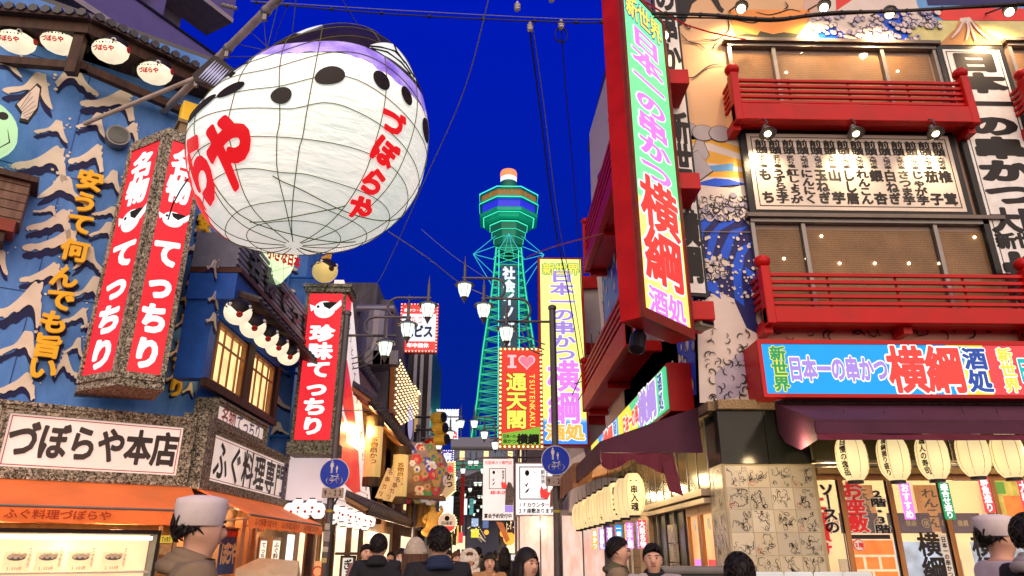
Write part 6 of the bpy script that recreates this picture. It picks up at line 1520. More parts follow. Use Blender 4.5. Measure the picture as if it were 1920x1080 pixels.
for k in range(24):
    a = 2 * pi * k / 24 + .1; g = G().mt(grn); p = Vector((TX + r1 * .9 * cos(a), TY + r1 * .9 * sin(a), 0)); g.tube([p + Vector((0, 0, zB)), p + Vector((0, 0, zA - .5))], .12, 4); g.build('window_post', tow)
octo(hw(919, 989, 425), zt_at(913, 422), zC, dgrn, 'lower_room'); octo(hw(906, 1001, 417) * .9, zt_at(908, 424), zC - .1, grn, 'fin_ring', hw(906, 1001, 417) * .97); 
for (a, b, y) in ((919, 989, 429), (922, 985, 441), (926, 981, 453)):
    r, z = hw(a, b, y), zt_at(a, y); octo(r * .95, z - 2.0, z, dgrn, 'drum', r); neonring(r, z)
zn = zt_at(926, 480); octo(hw(930, 980, 470) * .95, zn, zt_at(926, 457), dgrn, 'neck')
zt0 = zt_at(936, 352)
g = G().mt(dgrn); g.lathe((TX, TY, zA + 1.2), [(r1 * .42, 0), (r1 * .42, 1.5), (r1 * .28, 1.6), (r1 * .28, 4.2)], 20); g.build('top_room', tow)
zt1 = zt_at(936, 341)
g = G().mt(glow('tower_white_light', (.8, .9, 1), 1.2, 0, sample=False)); g.lathe((TX, TY, zt1), [(2.3, 0), (2.3, 1.1)], 24); g.build('light_band', tow)
g = G().mt(glow('tower_orange_light', (1, .30, .12), 1.1, 0, sample=False)); g.lathe((TX, TY, zt1 + 1.1), [(2.35, 0), (2.4, 1.5), (2.2, 2.1)], 24); g.build('beacon_drum', tow)
prof = [(474, 23), (522, 27), (565, 32), (607, 38), (670, 47), (715, 52), (762, 57), (811, 64), (900, 76)]
pz = [(zt_at(955, y), w / (ray(955, y).y / 173.)) for y, w in prof] + [(0, 16)]
pz = [(z, w * 1.0) for z, w in pz]
for sx_, sy in ((-1, -1), (1, -1), (1, 1), (-1, 1)):
    g = G().mt(grn); g.tube([(TX + sx_ * w, TY + sy * w, z) for z, w in pz], .32, 6); g.build('leg', tow)
    if sy < 0: g = G().mt(neon); g.tube([(TX + sx_ * w, TY + sy * w - .5, z) for z, w in pz], .09, 4); g.build('neon_edge', tow)
g = G().mt(grn)
sub = []
for i in range(len(pz) - 1):
    n = 3 if i < 7 else 4
    for k in range(n): f = k / n; sub.append((pz[i][0] * (1 - f) + pz[i + 1][0] * f, pz[i][1] * (1 - f) + pz[i + 1][1] * f))
sub.append(pz[-1])
for i in range(len(sub) - 1):
    (z0, w0), (z1, w1) = sub[i], sub[i + 1]
    C0 = [(-w0, -w0), (w0, -w0), (w0, w0), (-w0, w0)]; C1 = [(-w1, -w1), (w1, -w1), (w1, w1), (-w1, w1)]
    for k in range(4):
        a, b, c, d = C0[k], C0[(k + 1) % 4], C1[k], C1[(k + 1) % 4]; q = lambda p, z: (TX + p[0], TY + p[1], z)
        g.tube([q(a, z0), q(b, z0)], .16, 4); g.tube([q(a, z0), q(d, z1)], .15, 4); g.tube([q(b, z0), q(c, z1)], .15, 4)
tag(g.build('lattice_brace', tow), kind='stuff')
for x in (-2.6, 2.6): g = G().mt(neon); g.tube([(TX + x, TY - 4, zn), (TX + x, TY - 9, 20)], .12, 5); g.build('neon_strip', tow)
g = G().mt(mat('tower_panel', (.01, .02, .05), .4)); FTp = Frame((TX, TY - 6.5, 0), u=(1, 0, 0)); pt1, pt0 = FTp.ty(955, 500), FTp.ty(955, 640); g.box(FTp, -2.1, 2.1, pt0 - 14, pt1 + .5, -.4, 0); g.build('sign_panel', tow)
g = G().mt(glow('tower_letters', (.75, .8, 1), 1.1, 0, sample=False)); g.vtext(FTp, 0, pt1, pt0 - 1.5, 3.2, '社会イノベー', .1, .05, fill=1.0); o = g.build('lettering', tow)
g = G().mt(neont)
for sd in (-1, 1):
    tip = Vector((TX + sd * hw(893, 1017, 482), TY - 2, zt_at(893, 482)))
    for dz, dx in ((5.5, 3.2), (2, 3.6), (-2, 3.8), (-6, 4.1), (-9.5, 4.4)): g.tube([tip, (TX + sd * dx, TY - dx * .8, tip.z + dz)], .10, 4)
for x in (-3.4, -1.2, 1.2, 3.4): g.tube([(TX, TY - 5, zt_at(955, 452)), (TX + x * 1.2, TY - 5.2, zt_at(955, 500))], .10, 4)
g.build('neon_stay', tow)
for (z, d, e) in ((zC - 6, 12, 1600), (zn - 6, 14, 2200), (zn - 24, 18, 3000), (zn - 45, 24, 3500)):
    lamp('tower_floodlight', (TX, TY - d, z - 4), e, (.05, 1, .55), .5, tow)
# ============================================================ STREET LAMPS
lampm = mat('lamp_grey', (.11, .10, .11), .4, .15, 4, .03, metal=.3)
lglass = glow('lamp_glass', (.86, 1, .86), 1.3, .08, 5, .6)
LO = [(.91, 5.84), (1.38, 6.28), (1.82, 6.75)]
def street_lamp(loc, sd, label, lo=LO, H=6.72):
    t = thing('street_lamp', loc, label, 'street lamp', 'lantern street lamps along the street'); B = Vector(loc)
    g = G().mt(lampm); g.lathe(B, [(.13, 0), (.13, .3), (.09, .4), (.075, 2.2), (.075, H - .12), (.095, H - .1), (.095, H - .03), (.05, H)], 14); g.build('pole', t, smooth=False)
    q = lambda dx, z: B + Vector((sd * dx, 0, z))
    z1, z2, z3 = lo[0][1] + .30, lo[1][1] + .30, lo[2][1] + .30
    g = G().mt(lampm); r = .03
    g.tube([q(0, z1), q(lo[0][0] + .22, z1)], r, 8)
    def cjoin(za, zb, x0, x1):
        c, rad = (za + zb) / 2, (zb - za) / 2; return [q(x0 + .25, za), q(x0, za)] + [q(x0 - rad * sin(a), c - rad * cos(a)) for a in lin(0, pi, 10)] + [q(x1, zb)]
    g.tube(cjoin(z1, z2, lo[0][0] - .28, lo[1][0] + .06), r, 8); g.tube(cjoin(z2, z3, lo[1][0] - .24, lo[2][0] + .06), r, 8); g.build('arm', t)
    g = G().mt(lampm)
    for k in range(3):
        R0 = .42 + .12 * k; g.tube([q(R0 * cos(a) + .0, z1 - R0 * 0 - R0 * (1 - sin(a)) * 0 - (R0 * sin(a) * 0) - .0) if False else q(.10 + (R0 + .1) * sin(a), z1 - .02 - (R0 + .1) * cos(a) * 1.0) for a in lin(0.15, pi / 2, 9)], .014, 6)
    g.build('bracket', t)
    for i, (dx, z) in enumerate(lo):
        p = q(dx, z); g = G().mt(lampm); g.lathe(p, [(.235, .12), (.22, .15), (.10, .20), (.05, .24), (.035, .3), (.035, .62), (.02, .66), (.004, .86)], 12); g.lathe(p, [(.003, -.33), (.045, -.24), (.085, -.17)], 12)
        for j in range(6): a = 2 * pi * j / 6; g.tube([p + Vector((cos(a) * .17, sin(a) * .17, .12)), p + Vector((cos(a) * .09, sin(a) * .09, -.18))], .009, 4)
        lo_ = g.build('lantern', t); g = G().mt(lglass); g.lathe(p, [(.08, -.17), (.13, -.05), (.155, .12)], 12); g.build('glass', lo_)
    return t
ordl = ['nearest', 'second', 'third', 'fourth', 'fifth', 'sixth']
LP_ = [(-3.36, 15), (-3.27, 30), (-3.3, 44), (-3.3, 58), (-3.3, 72), (-3.3, 88)]; RP_ = [(1.30, 15), (.95, 30), (.7, 44), (.7, 58), (.7, 72), (.7, 88)]
desc = ['behind the round blue sign', 'beside the amber signal', 'before the round bulb-edged sign', 'fourth down the street', 'fifth down the street', 'farthest down the street']
for k, (x, y) in enumerate(LP_): street_lamp((x, y, 0), 1, 'three-lantern street lamp on the left side, ' + desc[k])
desc = ['in front of the long yellow sign', 'hidden behind the red heart sign', 'third down the street', 'fourth down the street', 'fifth down the street', 'farthest down the street']
lo2 = [(1.05, 6.2), (1.57, 6.75), (2.02, 7.25)]
for k, (x, y) in enumerate(RP_): street_lamp((x, y, 0), -1, 'three-lantern street lamp on the right side, ' + desc[k], lo2 if k < 1 else LO, 6.9)
# ---- round blue path signs and hour plates on the two nearest poles
bluesg = mat('road_sign_blue', (.005, .035, .42), .3, .04, 3, .0, emit=(.0, .02, .5), es=.12); plate = mat('plate_grey', (.46, .38, .33), .5, .1, 12)
def roadsign(px_c, py_c, X, lab, py_pl, tube_d):
    Y = 14.83; F = Frame((0, Y, 0), u=(1, 0, 0)); s, z = F.px(px_c, py_c); t = thing('road_sign', (s, Y, z), lab, 'road sign', 'round blue path signs'); r = .305
    g = G().mt(white); g.disc(F, s, z, r, -.02, 0, 36); g.build('rim', t); g = G().mt(bluesg); g.disc(F, s, z, r - .015, 0, .004, 36); g.build('disc', t)
    g = G().mt(white); d = .008
    def man(cx, cz, h):
        g.disc(F, cx, cz + h * .44, h * .075, d, None, 12); g.poly(F, [(cx - h * .12, cz + h * .34), (cx + h * .12, cz + h * .34), (cx + h * .15, cz + h * .02), (cx + h * .1, cz + h * .02), (cx + h * .08, cz - h * .02), (cx + h * .07, cz - h * .48), (cx + h * .015, cz - h * .48), (cx, cz - h * .05), (cx - h * .015, cz - h * .48), (cx - h * .07, cz - h * .48), (cx - h * .08, cz - h * .02), (cx - h * .1, cz + h * .02), (cx - h * .15, cz + h * .02)], d)
    man(s - .06, z + .13, .25); man(s + .045, z + .085, .15)
    for cx in (-.09, .11):
        g.stroke(F, [(s + cx + .062 * cos(j * 2 * pi / 16), z - .14 + .062 * sin(j * 2 * pi / 16)) for j in range(17)], .013, d)
        g.stroke(F, [(s + cx + .062 * cos(j * 2 * pi / 16 + 3), z - .14 + .062 * sin(j * 2 * pi / 16 + 3)) for j in range(17)], .013, d)
    for a, b in (((-.09, -.14), (-.04, -.06)), ((-.04, -.06), (.08, -.06)), ((.01, -.14), (.08, -.06)), ((-.04, -.06), (.01, -.14)), ((-.09, -.14), (.01, -.14)), ((.11, -.14), (.07, -.03)), ((.05, -.03), (.09, -.03)), ((-.07, -.045), (-.02, -.045))): g.poly(F, [(s + a[0], z + a[1]), (s + b[0], z + b[1]), (s + b[0], z + b[1] + .013), (s + a[0], z + a[1] + .013)], d + .001)
    g.build('symbol', t)
    z2 = F.ty(px_c, py_pl); g = G().mt(plate); g.box(F, s - .22, s + .22, z2 - .10, z2 + .10, -.02, .0); o = g.build('hour_plate', t, bevel=.01); g = G().mt(ink); g.htext(F, s - .20, s + .20, z2, .15, '9-22', .004, .02); g.build('lettering', o)
    g = G().mt(alum); g.tube([(s, Y + .03, z - .1), (s, Y + .17, z - .1)], .02, 6); g.tube([(s, Y + .03, z2), (s, Y + .17, z2)], .02, 6); g.build('clamp', t)
roadsign(627, 888, -3.36, 'round blue pedestrian and bicycle sign with an hours plate on the left pole', 924, 0)
roadsign(1042, 863, 1.3, 'round blue pedestrian and bicycle sign with an hours plate on the right pole', 902, 0)
for (x, sd, lab) in ((-3.36, 1, 'left'), (1.30, 1, 'right')):
    g = G().mt(mat('yellow_tape', (.5, .40, .06), .6)); g.lathe((x, 15, 2.36), [(.078, 0), (.078, .05)], 12); g.mt(dsteel); g.tube([(x + .05, 14.95, 2.45), (x + .22 * sd, 14.9, 2.75)], .022, 6); g.build('pole_hook', at=(x, 15, 2.4), label='short dark rod strapped with yellow tape to the %s sign pole' % lab, cat='rod')
for k, (w, h, z, m) in enumerate([(.10, .12, 2.02, 'paper_a'), (.13, .2, 1.8, 'paper_b'), (.11, .1, 1.6, 'paper_a'), (.09, .09, 1.4, 'paper_c')]):
    g = G().mt(mat('sticker_' + m, {'paper_a': (.5, .48, .42), 'paper_b': (.35, .32, .3), 'paper_c': (.6, .5, .2)}[m], .6, .3, 40)); F = Frame((-3.36, 14.9, 0), u=(1, 0, 0)); g.box(F, -w / 2, w / 2, z, z + h, -.02, .004); g.build('sticker', at=F(0, z), label='worn paper sticker on the left sign pole, %s from the top' % ['first', 'second', 'third', 'fourth'][k], cat='sticker')

# ============================================================ BULB-EDGED SIGNS
def bulbs(F, s0, s1, t0, t1, d, parent, m, r=.03, step=.1):
    g = G().mt(m); n = max(2, int((s1 - s0) / step)); k = max(2, int((t1 - t0) / step))
    P = [(s0 + (s1 - s0) * i / n, t) for i in range(n + 1) for t in (t0, t1)] + [(s, t0 + (t1 - t0) * i / k) for i in range(1, k) for s in (s0, s1)]
    for s, t in P: g.lathe(F(s, t, d), [(r * .6, -r * .8), (r, 0), (r * .6, r * .8)], 6)
    tag(g.build('border_bulb', parent), kind='stuff')
def sbox(Y, x0, y0, x1, y1, name, lab, border, depth=.25, cat='sign'):
    F = Frame((0, Y, 0), u=(1, 0, 0)); a = F.px((x0 + x1) / 2, y1); b = F.px((x0 + x1) / 2, y0); ym = (y0 + y1) / 2; s0, s1 = F.sx(x0, ym), F.sx(x1, ym); t = thing(name, (s0, Y, a[1]), lab, cat)
    g = G().mt(border); g.box(F, s0, s1, a[1], b[1], -depth, -.001); g.build('casing', t); return F, s0, s1, a[1], b[1], t
wb = glow('sign_bulb', (1, .78, .38), 2.2, 0, sample=False)
F, s0, s1, t0, t1, t = sbox(20, 935, 652, 1018, 841, 'bulb_sign', 'red heart sign edged with warm bulbs hanging over the middle of the street', mat('sign_orange_rim', (.55, .14, .03), .4))
w, h = s1 - s0, t1 - t0
g = G().mt(E_('heartred', (.86, .05, .03), .95)); g.box(F, s0 + .1, s1 - .1, t0 + .1, t1 - .1, 0, .02); g.build('panel', t)
g = G().mt(E_('signlime', (.25, .55, .05), .9)); vs = [(s0 + .1, t0 + .1), (s1 - .1, t0 + .1), (s1 - .1, t0 + .62), (s0 + w * .6, t0 + .52), (s0 + .1, t0 + .42)]; g.poly(F, vs, .023); g.build('green_corner', t)
bulbs(F, s0 + .05, s1 - .05, t0 + .05, t1 - .05, .03, t, wb, .034, .125)
g = G().mt(E_('palepink', (.95, .60, .62), .95)); c = s0 + w * .30; z = t1 - h * .145
g.box(F, c - .055, c + .055, z - .2, z + .2, .022, .026); g.box(F, c - .13, c + .13, z + .13, z + .2, .0221, .0262); g.box(F, c - .13, c + .13, z - .2, z - .13, .0221, .0262); g.build('lettering', t)
def heart(c, z, r): return [(c + r * 16 * sin(a) ** 3 / 16, z + r * (13 * cos(a) - 5 * cos(2 * a) - 2 * cos(3 * a) - cos(4 * a)) / 16) for a in lin(0, 2 * pi, 40)[:-1]]
g = G().mt(E_('palepink', (.95, .60, .62), .95)); g.poly(F, heart(s0 + w * .64, z, .25), .024); g.mt(E_('heartpink', (.90, .22, .32), .95)); g.poly(F, heart(s0 + w * .64, z, .21), .028); g.build('heart', t)
outlined(F, 'vtext', (s0 + w * .40, t1 - h * .26, t0 + h * .185, w * .47), '通天閣', .026, yel2, .035, .03, mat('deep_red', (.4, .02, .02), .5)).build('lettering', t)
g = G().mt(yel2); txt = 'TSUTENKAKU'; z0_, z1_ = t1 - h * .27, t0 + h * .20
for i, ch in enumerate(txt): g.glyph(F, s0 + w * .76, z0_ - (z0_ - z1_) * (i + .5) / 10, .026, ch, .22, .22, .012, 0, -pi / 2)
g.build('lettering', t)
g = G().mt(ink); g.htext(F, s0 + .13, s0 + .50, t0 + .34, .12, '日本一の', .026, .03); g.htext(F, s0 + .13, s0 + .50, t0 + .2, .13, '串かつ', .026, .03); g.htext(F, s0 + .52, s1 - .13, t0 + .26, .30, '横綱', .026, .05); g.build('lettering', t)
# long yellow sign behind it
F, s0, s1, t0, t1, t = sbox(21, 1011, 483, 1099, 837, 'vertical_sign', 'very tall yellow lit sign with violet and pink characters right of the heart sign', dred, .4)
w, h = s1 - s0, t1 - t0
g = G().mt(gradmat('yellow_film_grad', [(0, (.02, .22, .85)), (.105, (.02, .25, .85)), (.135, (.75, .88, .15)), (.6, (.92, .86, .20)), (1, (.70, .90, .22))], .95)); g.box(F, s0 + .07, s1 - .07, t0 + .07, t1 - .07, 0, .02); g.build('panel', t)
outlined(F, 'htext', (s0 + .14, s1 - .12, t1 - .42, .42), '新世界', .026, yel2, .03, .05, gr2).build('lettering', t)
outlined(F, 'vtext', (s0 + w * .52, F.ty(1050, 507), F.ty(1055, 678), .80), '日本一の串かつ', .026, lil, .034, .034).build('lettering', t)
outlined(F, 'vtext', (s0 + w * .5, F.ty(1055, 676), F.ty(1055, 795), 1.02), '横綱', .030, pinkf, .028, .03, fill=1.04).build('lettering', t)
outlined(F, 'htext', (s0 + .16, s1 - .14, t0 + .42, .5), '酒処', .026, ora, .045, .04).build('lettering', t)
# white frontage with red bands behind that sign
bw = thing('narrow_building', (3, 22.5, 0), 'white narrow building with red horizontal bands behind the tall yellow sign', 'building')
Fn = Frame((0, 22.5, 0), u=(1, 0, 0)); n0, n1 = Fn.sx(1062, 700), 9
g = G().mt(mat('offwhite_render', (.55, .50, .46), .7, .1, 2)); zt9 = Fn.ty(1100, 520); g.wbox(Fn.sx(1086, 600), n1, 22.5, 30, 3, zt9); g.build('wall', bw)
for y0, y1 in ((520, 542), (645, 664), (780, 796)): g = G().mt(redp); g.box(Fn, Fn.sx(1084, 600), 4.2, Fn.ty(1100, y1), Fn.ty(1100, y0), 0, .12); g.build('red_band', bw)
g = G().mt(mat('dark_unit', (.07, .05, .045), .6, .3, 4)); g.box(Fn, Fn.sx(1098, 735), 3.6, Fn.ty(1100, 778), Fn.ty(1100, 692), 0, .5); g.build('dark_unit', bw)
for k in range(6): g = G().mt(dsteel); g.box(Fn, Fn.sx(1098, 735), 3.6, Fn.ty(1100, 775 - k * 13), Fn.ty(1100, 773 - k * 13), .501, .52); g.build('louvre', bw)
# ---- white banner and the white box sign
F, s0, s1, t0, t1, t = sbox(21.5, 905, 860, 963, 976, 'hanging_banner', 'white lit hanging banner with a framed black brush mark left of the box sign', mat('banner_rim', (.5, .45, .42), .5), .04)
w, h = s1 - s0, t1 - t0
bn = glow('banner_white', (.93, .80, .76), .78, .08, 1.5, .7); g = G().mt(bn); g.box(F, s0 + .01, s1 - .01, t0 + .01, t1 - .01, 0, .01); g.build('cloth', t)
g = G().mt(redl); g.htext(F, s0 + .05, s1 - .05, t1 - .12, .11, '元祖串カツ専門店', .014, .02); g.build('lettering', t)
def brushmark(F, s0, s1, t0, t1, d, t):
    w, h = s1 - s0, t1 - t0; g = G().mt(ink); b = w * .035
    g.box(F, s0, s1, t0, t0 + b, d, d + .004); g.box(F, s0, s1, t1 - b, t1, d, d + .004); g.box(F, s0, s0 + b, t0 + b, t1 - b, d, d + .004); g.box(F, s1 - b, s1, t0 + b, t1 - b, d, d + .004); g.build('mark_frame', t)
    g = G().mt(ink); P = lambda *a: [(s0 + w * x, t0 + h * y) for x, y in a]
    g.disc(F, s0 + w * .28, t0 + h * .80, w * .08, d, None, 14, 1.3); g.stroke(F, P((.18, .48), (.24, .40), (.32, .52)), w * .07, d); g.stroke(F, P((.2, .18), (.28, .26), (.36, .34)), w * .06, d); g.stroke(F, P((.48, .85), (.62, .78)), w * .05, d); g.stroke(F, P((.42, .66), (.5, .6)), w * .03, d)
    g.vtext(F, s0 + w * .84, t1 - h * .1, t0 + h * .45, w * .16, '新世界', d, .02); g.build('brush_mark', t)
    g = G().mt(redl); P = P((.75, .05), (1.0, .02), (1.1, .2), (.95, .25), (1.0, .35), (.85, .30), (.78, .42), (.72, .25)); g.poly(F, P, d + .006); g.build('red_stamp', t)
brushmark(F, s0 + w * .2, s0 + w * .75, t1 - h * .50, t1 - h * .16, .014, t)
g = G().mt(redl); g.htext(F, s0 + w * .25, s0 + w * .78, t1 - h * .555, .11, '総本店', .014, .03); g.build('lettering', t)
g = G().mt(mat('banner_grey', (.25, .22, .2), .7, .4, 12)); g.poly(F, [(s0 + w * (a), t0 + h * b) for a, b in ((.72, .24), (.98, .24), (1.0, .5), (.92, .6), (.82, .62), (.74, .5))], .0145); g.build('print', t)
g = G().mt(lil); g.box(F, s0 + w * .72, s1 - .02, t0 + h * .13, t0 + h * .235, .012, .014); g.build('print', t)
g = G().mt(ink); g.htext(F, s0 + .05, s1 - .05, t0 + .13, .14, '宴会予約受付中', .0146, .03); g.build('lettering', t)
g = G().mt(alum); g.tube([(s0 - .1, 21.5, t1 + .03), (2.2, 21.6, t1 + .06)], .03, 8); g.build('hanging_rail', t)
F, s0, s1, t0, t1, t = sbox(27.5, 966, 868, 1042, 967, 'sign_box', 'white lit box sign with a framed black brush mark above the pink-white shutter', mat('box_rim', (.5, .42, .38), .5), .6)
w, h = s1 - s0, t1 - t0
g = G().mt(glow('box_white', (.98, .93, .93), .95, .06, 1, .7)); g.box(F, s0 + .04, s1 - .04, t0 + .04, t1 - .04, 0, .02); g.build('panel', t)
brushmark(F, s0 + w * .10, s0 + w * .80, t0 + h * .30, t0 + h * .93, .024, t)
g = G().mt(ink); g.htext(F, s0 + .1, s1 - .08, t0 + h * .20, .19, '1Fカウンター席', .024, .03); g.htext(F, s0 + .1, s1 - .08, t0 + h * .09, .19, '2F座敷あります', .024, .03); g.build('lettering', t)
# pink-white lit shutter of the shop under it
F = Frame((0, 28, 0), u=(1, 0, 0)); a = F.sx(973, 1000); b = 4.2; zt8 = F.ty(1000, 962)
sh_ = thing('corner_shop', (a, 28, 0), 'low shop wrapped in glowing pink-white vinyl sheets under the white box sign', 'shop')
g = G().mt(streaky('vinyl_sheet', (.95, .52, .40), (.90, .78, .70), .8, .25, .25, True, .3, .55)); g.wbox(a, b, 28, 34, .05, zt8 - .1); g.build('vinyl_sheet', sh_)
g = G().mt(mat('shop_cornice', (.5, .45, .42), .5)); g.wbox(a - .05, b, 27.7, 34, zt8 - .1, zt8 + .1); g.build('cornice', sh_)
for k in range(4): g = G().mt(alum); x = a + (b - a) * k / 4; g.wbox(x - .02, x + .03, 27.94, 27.99, .05, zt8 - .1); g.build('frame_post', sh_)
lamp('shop_lamp', (a + .8, 27.6, 2.6), 12, (1, .7, .5), .1, sh_)
g = G().mt(mat('canopy_white', (.7, .68, .68), .7)); g.add([py_(1040, 880, 22), py_(1096, 846, 20), py_(1100, 870, 20), py_(1060, 905, 22)], [(0, 1, 2, 3)]); g.add([py_(1040, 880, 22.02), py_(1096, 846, 20.02), py_(1100, 870, 20.02), py_(1060, 905, 22.02)], [(3, 2, 1, 0)]); g.build('canopy', at=py_(1060, 880, 21), label='white canvas canopy edge between the right blue sign and the awning', cat='canopy')

# ============================================================ LEFT MIDDLE DISTANCE
gb_ = thing('grey_building', (-9, 33, 0), 'dark grey windowless building behind the tapered board, with a big duct', 'building')
Fg = Frame((0, 30, 0), u=(1, 0, 0)); ga, gb2, gz = Fg.sx(600, 600), Fg.sx(728, 600), Fg.ty(690, 530)
g = G().mt(streaky('stained_concrete', (.12, .11, .13), (.05, .048, .06), .5, .1, .8)); g.wbox(ga - 3, Fg.sx(706, 560), 30, 38, 0, gz); g.wbox(Fg.sx(706, 560), gb2, 31, 38, 0, Fg.ty(700, 548)); g.build('wall', gb_)
P = py_(703, 640, 29.4); g = G().mt(mat('duct_grey', (.16, .15, .2), .4, metal=.4)); g.lathe(P, [(.75, -1.2), (.75, 1.2)], 20); g.tube([py_(670, 580, 29.6), py_(740, 580, 29.6)], .22, 10); g.build('duct', gb_)
for k in range(5): g = G().mt(dsteel); z = gz - 1.6 * k - 1.5; g.box(Fg, ga + 2, gb2 - 1.4, z, z + .06, .0, .12); g.build('pipe', gb_)
for k in range(3): P = py_(700 + k * 16, 672, 28.8); g = G().mt(mat('ac_grey', (.2, .19, .2), .5)); g.wbox(P.x - .35, P.x + .35, 28.6, 29.1, P.z - .3, P.z + .3); g.build('air_conditioner', gb_)
# timber inn with tiled roofs
inn = thing('timber_inn', (-4, 20, 0), 'timber tavern with layered tiled roofs and huge bamboo lanterns left of the street', 'tavern')
plaster = mat('ochre_plaster', (.55, .33, .12), .6, .15, 2)
g = G().mt(streaky('timber_wall', (.42, .24, .10), (.22, .11, .045), 2, .6)); g.wbox(-7.5, -4.5, 24.1, 33, 0, 6.2); g.wbox(-7, -4.62, 21.05, 27, 6.2, 7.5); g.build('wall', inn)
def tiled(x0, x1, ya, yb, zin, zout, n, lab=None, par=inn):
    """lean-to roof: high at x0 (wall), low at x1 (street)"""
    g = G().mt(streaky('soffit_timber', (.45, .25, .10), (.26, .13, .05), 1, 1)); g.hexa([(x0, ya, zin - .1), (x1, ya, zout - .1), (x1, yb, zout - .1), (x0, yb, zin - .1), (x0, ya, zin), (x1, ya, zout), (x1, yb, zout), (x0, yb, zin)]); o = g.build('roof', par)
    rt = mat('roof_tile_grey', (.075, .07, .075), .35, .3, 8, .1)
    for i in range(n):
        y = ya + (yb - ya) * (i + .5) / n; g = G().mt(rt); g.tube([(x0, y, zin + .02), (x1 + .05, y, zout + .02)], (yb - ya) / n * .42, 6); g.build('roof_tile', o)
    for i in range(int(n * .7)):
        y = ya + (yb - ya) * (i + .5) / (n * .7); g = G().mt(wood); g.wbox(x0, x1 - .05, y - .03, y + .03, zout - .18, zout - .1) if False else g.tube([(x0, y, zin - .14), (x1 - .04, y, zout - .14)], .03, 4); g.build('rafter', o)
    g = G().mt(dwood); g.wbox(x1 - .06, x1 + .02, ya, yb, zout - .16, zout - .04); g.build('eave_board', o)
tiled(-4.6, -3.45, 19.2, 31.5, 6.35, 5.55, 34)
tiled(-4.5, -3.35, 19.5, 33.5, 3.25, 2.68, 40)
tiled(-6.4, -4.6, 21, 27, 9.0, 7.6, 16)
g = G().mt(plaster); g.prism([(-6.4, 20.9), (-4.6, 20.9), (-4.6, 21.0), (-6.4, 21.0)], 6.3, 7.7); g.build('gable', inn)
g = G().mt(plaster); g.wbox(-4.62, -4.5, 19.3, 31.4, 3.3, 5.7); g.build('upper_wall', inn)
for y in (19.6, 22.4, 25.2, 28, 30.8): g = G().mt(dwood); g.wbox(-4.5, -4.3, y, y + .22, 2.6, 6.2); g.build('post', inn)
for y in (20, 23, 26, 29): g = G().mt(lit); g.wbox(-4.55, -4.4, y, y + 2.3, .5, 2.3); g.build('shop_window', inn)
for k in range(4): lamp('tavern_light', (-3.7, 20.5 + 3.3 * k, 5.0), 70, (1, .58, .22), .1, inn)
for k in range(3): lamp('tavern_shop_light', (-3.7, 21.5 + 4 * k, 2.3), 40, (1, .72, .45), .1, inn)
def drum(P, r, z0, z1, lab):
    t = thing('bamboo_lantern', (P.x, P.y, z0), lab, 'lantern', 'tall bamboo cylinder lanterns'); B = Vector((P.x, P.y, 0))
    g = G().mt(streaky('bamboo_paper', (.92, .62, .22), (.80, .46, .13), 6, .2, .5, True, .1, .42)); g.lathe(B, [(r, z0 + .25), (r * 1.02, (z0 + z1) / 2), (r, z1 - .28)], 22); g.build('shade', t, smooth=True)
    g = G().mt(streaky('bamboo_dark', (.16, .11, .05), (.05, .035, .02), 6, .3)); g.lathe(B, [(r * 1.03, z0), (r * 1.03, z0 + .25)], 22); g.lathe(B, [(r * 1.05, z1 - .3), (r * 1.08, z1)], 22); g.build('rim', t)
    F = Frame(B + Vector((0, -r - .01, 0)), u=(1, 0, 0)); g = G().mt(mat('brown_ink', (.35, .16, .04), .6)); g.vtext(F, .05, z1 - .6, z0 + .6, r * .9, '名物串かつ', 0, .02)
    for i in range(len(g.v)): q = g.v[i] - B; g.v[i] = Vector((g.v[i].x, B.y - math.sqrt(max(0, r * r - q.x * q.x)) * 1.03 - .01, g.v[i].z))
    g.build('lettering', t)
P = py_(696, 900, 20.8); drum(P, .25, py_(696, 912, 20.8).z, py_(696, 782, 20.8).z, 'tall yellow bamboo cylinder lantern right beside the tapered red and white board')
P = py_(747, 940, 26.5); drum(P, .28, py_(747, 945, 26.5).z, py_(747, 838, 26.5).z, 'tall yellow bamboo cylinder lantern deeper in, below the brown tiled eave')
for k, (x, y, sk) in enumerate([(722, 905, .25), (736, 915, .2)]):
    F = Frame(py_(x, y, 23.5 - k * .3), u=(1, .1, 0)); t = thing('menu_plank', F(0, 0, 0), 'tilted glowing wooden menu plank on the low tiled roof, %s one' % ['taller left', 'shorter right'][k], 'signboard', 'tilted planks on the low roof'); w = .30; h = .95 - .2 * k
    g = G().mt(streaky('plank_lit', (.85, .55, .22), (.7, .40, .13), 4, .5, .4, True, .1, .35)); g.poly(F, [(-w / 2 - .14, -h / 2), (w / 2 - .14, -h / 2 - .05), (w / 2 + .2, h / 2 - .1), (-w / 2 + .2, h / 2)], -.04, 0); g.build('board', t)
    g = G().mt(mat('brown_ink', (.35, .16, .04), .6)); 
    for q in range(4): g.glyph(F, -.1 + .085 * q, -h * .36 + q * h * .24, .004, 'ツカ串名'[q], .17, .19, .02)
    g.build('lettering', t)
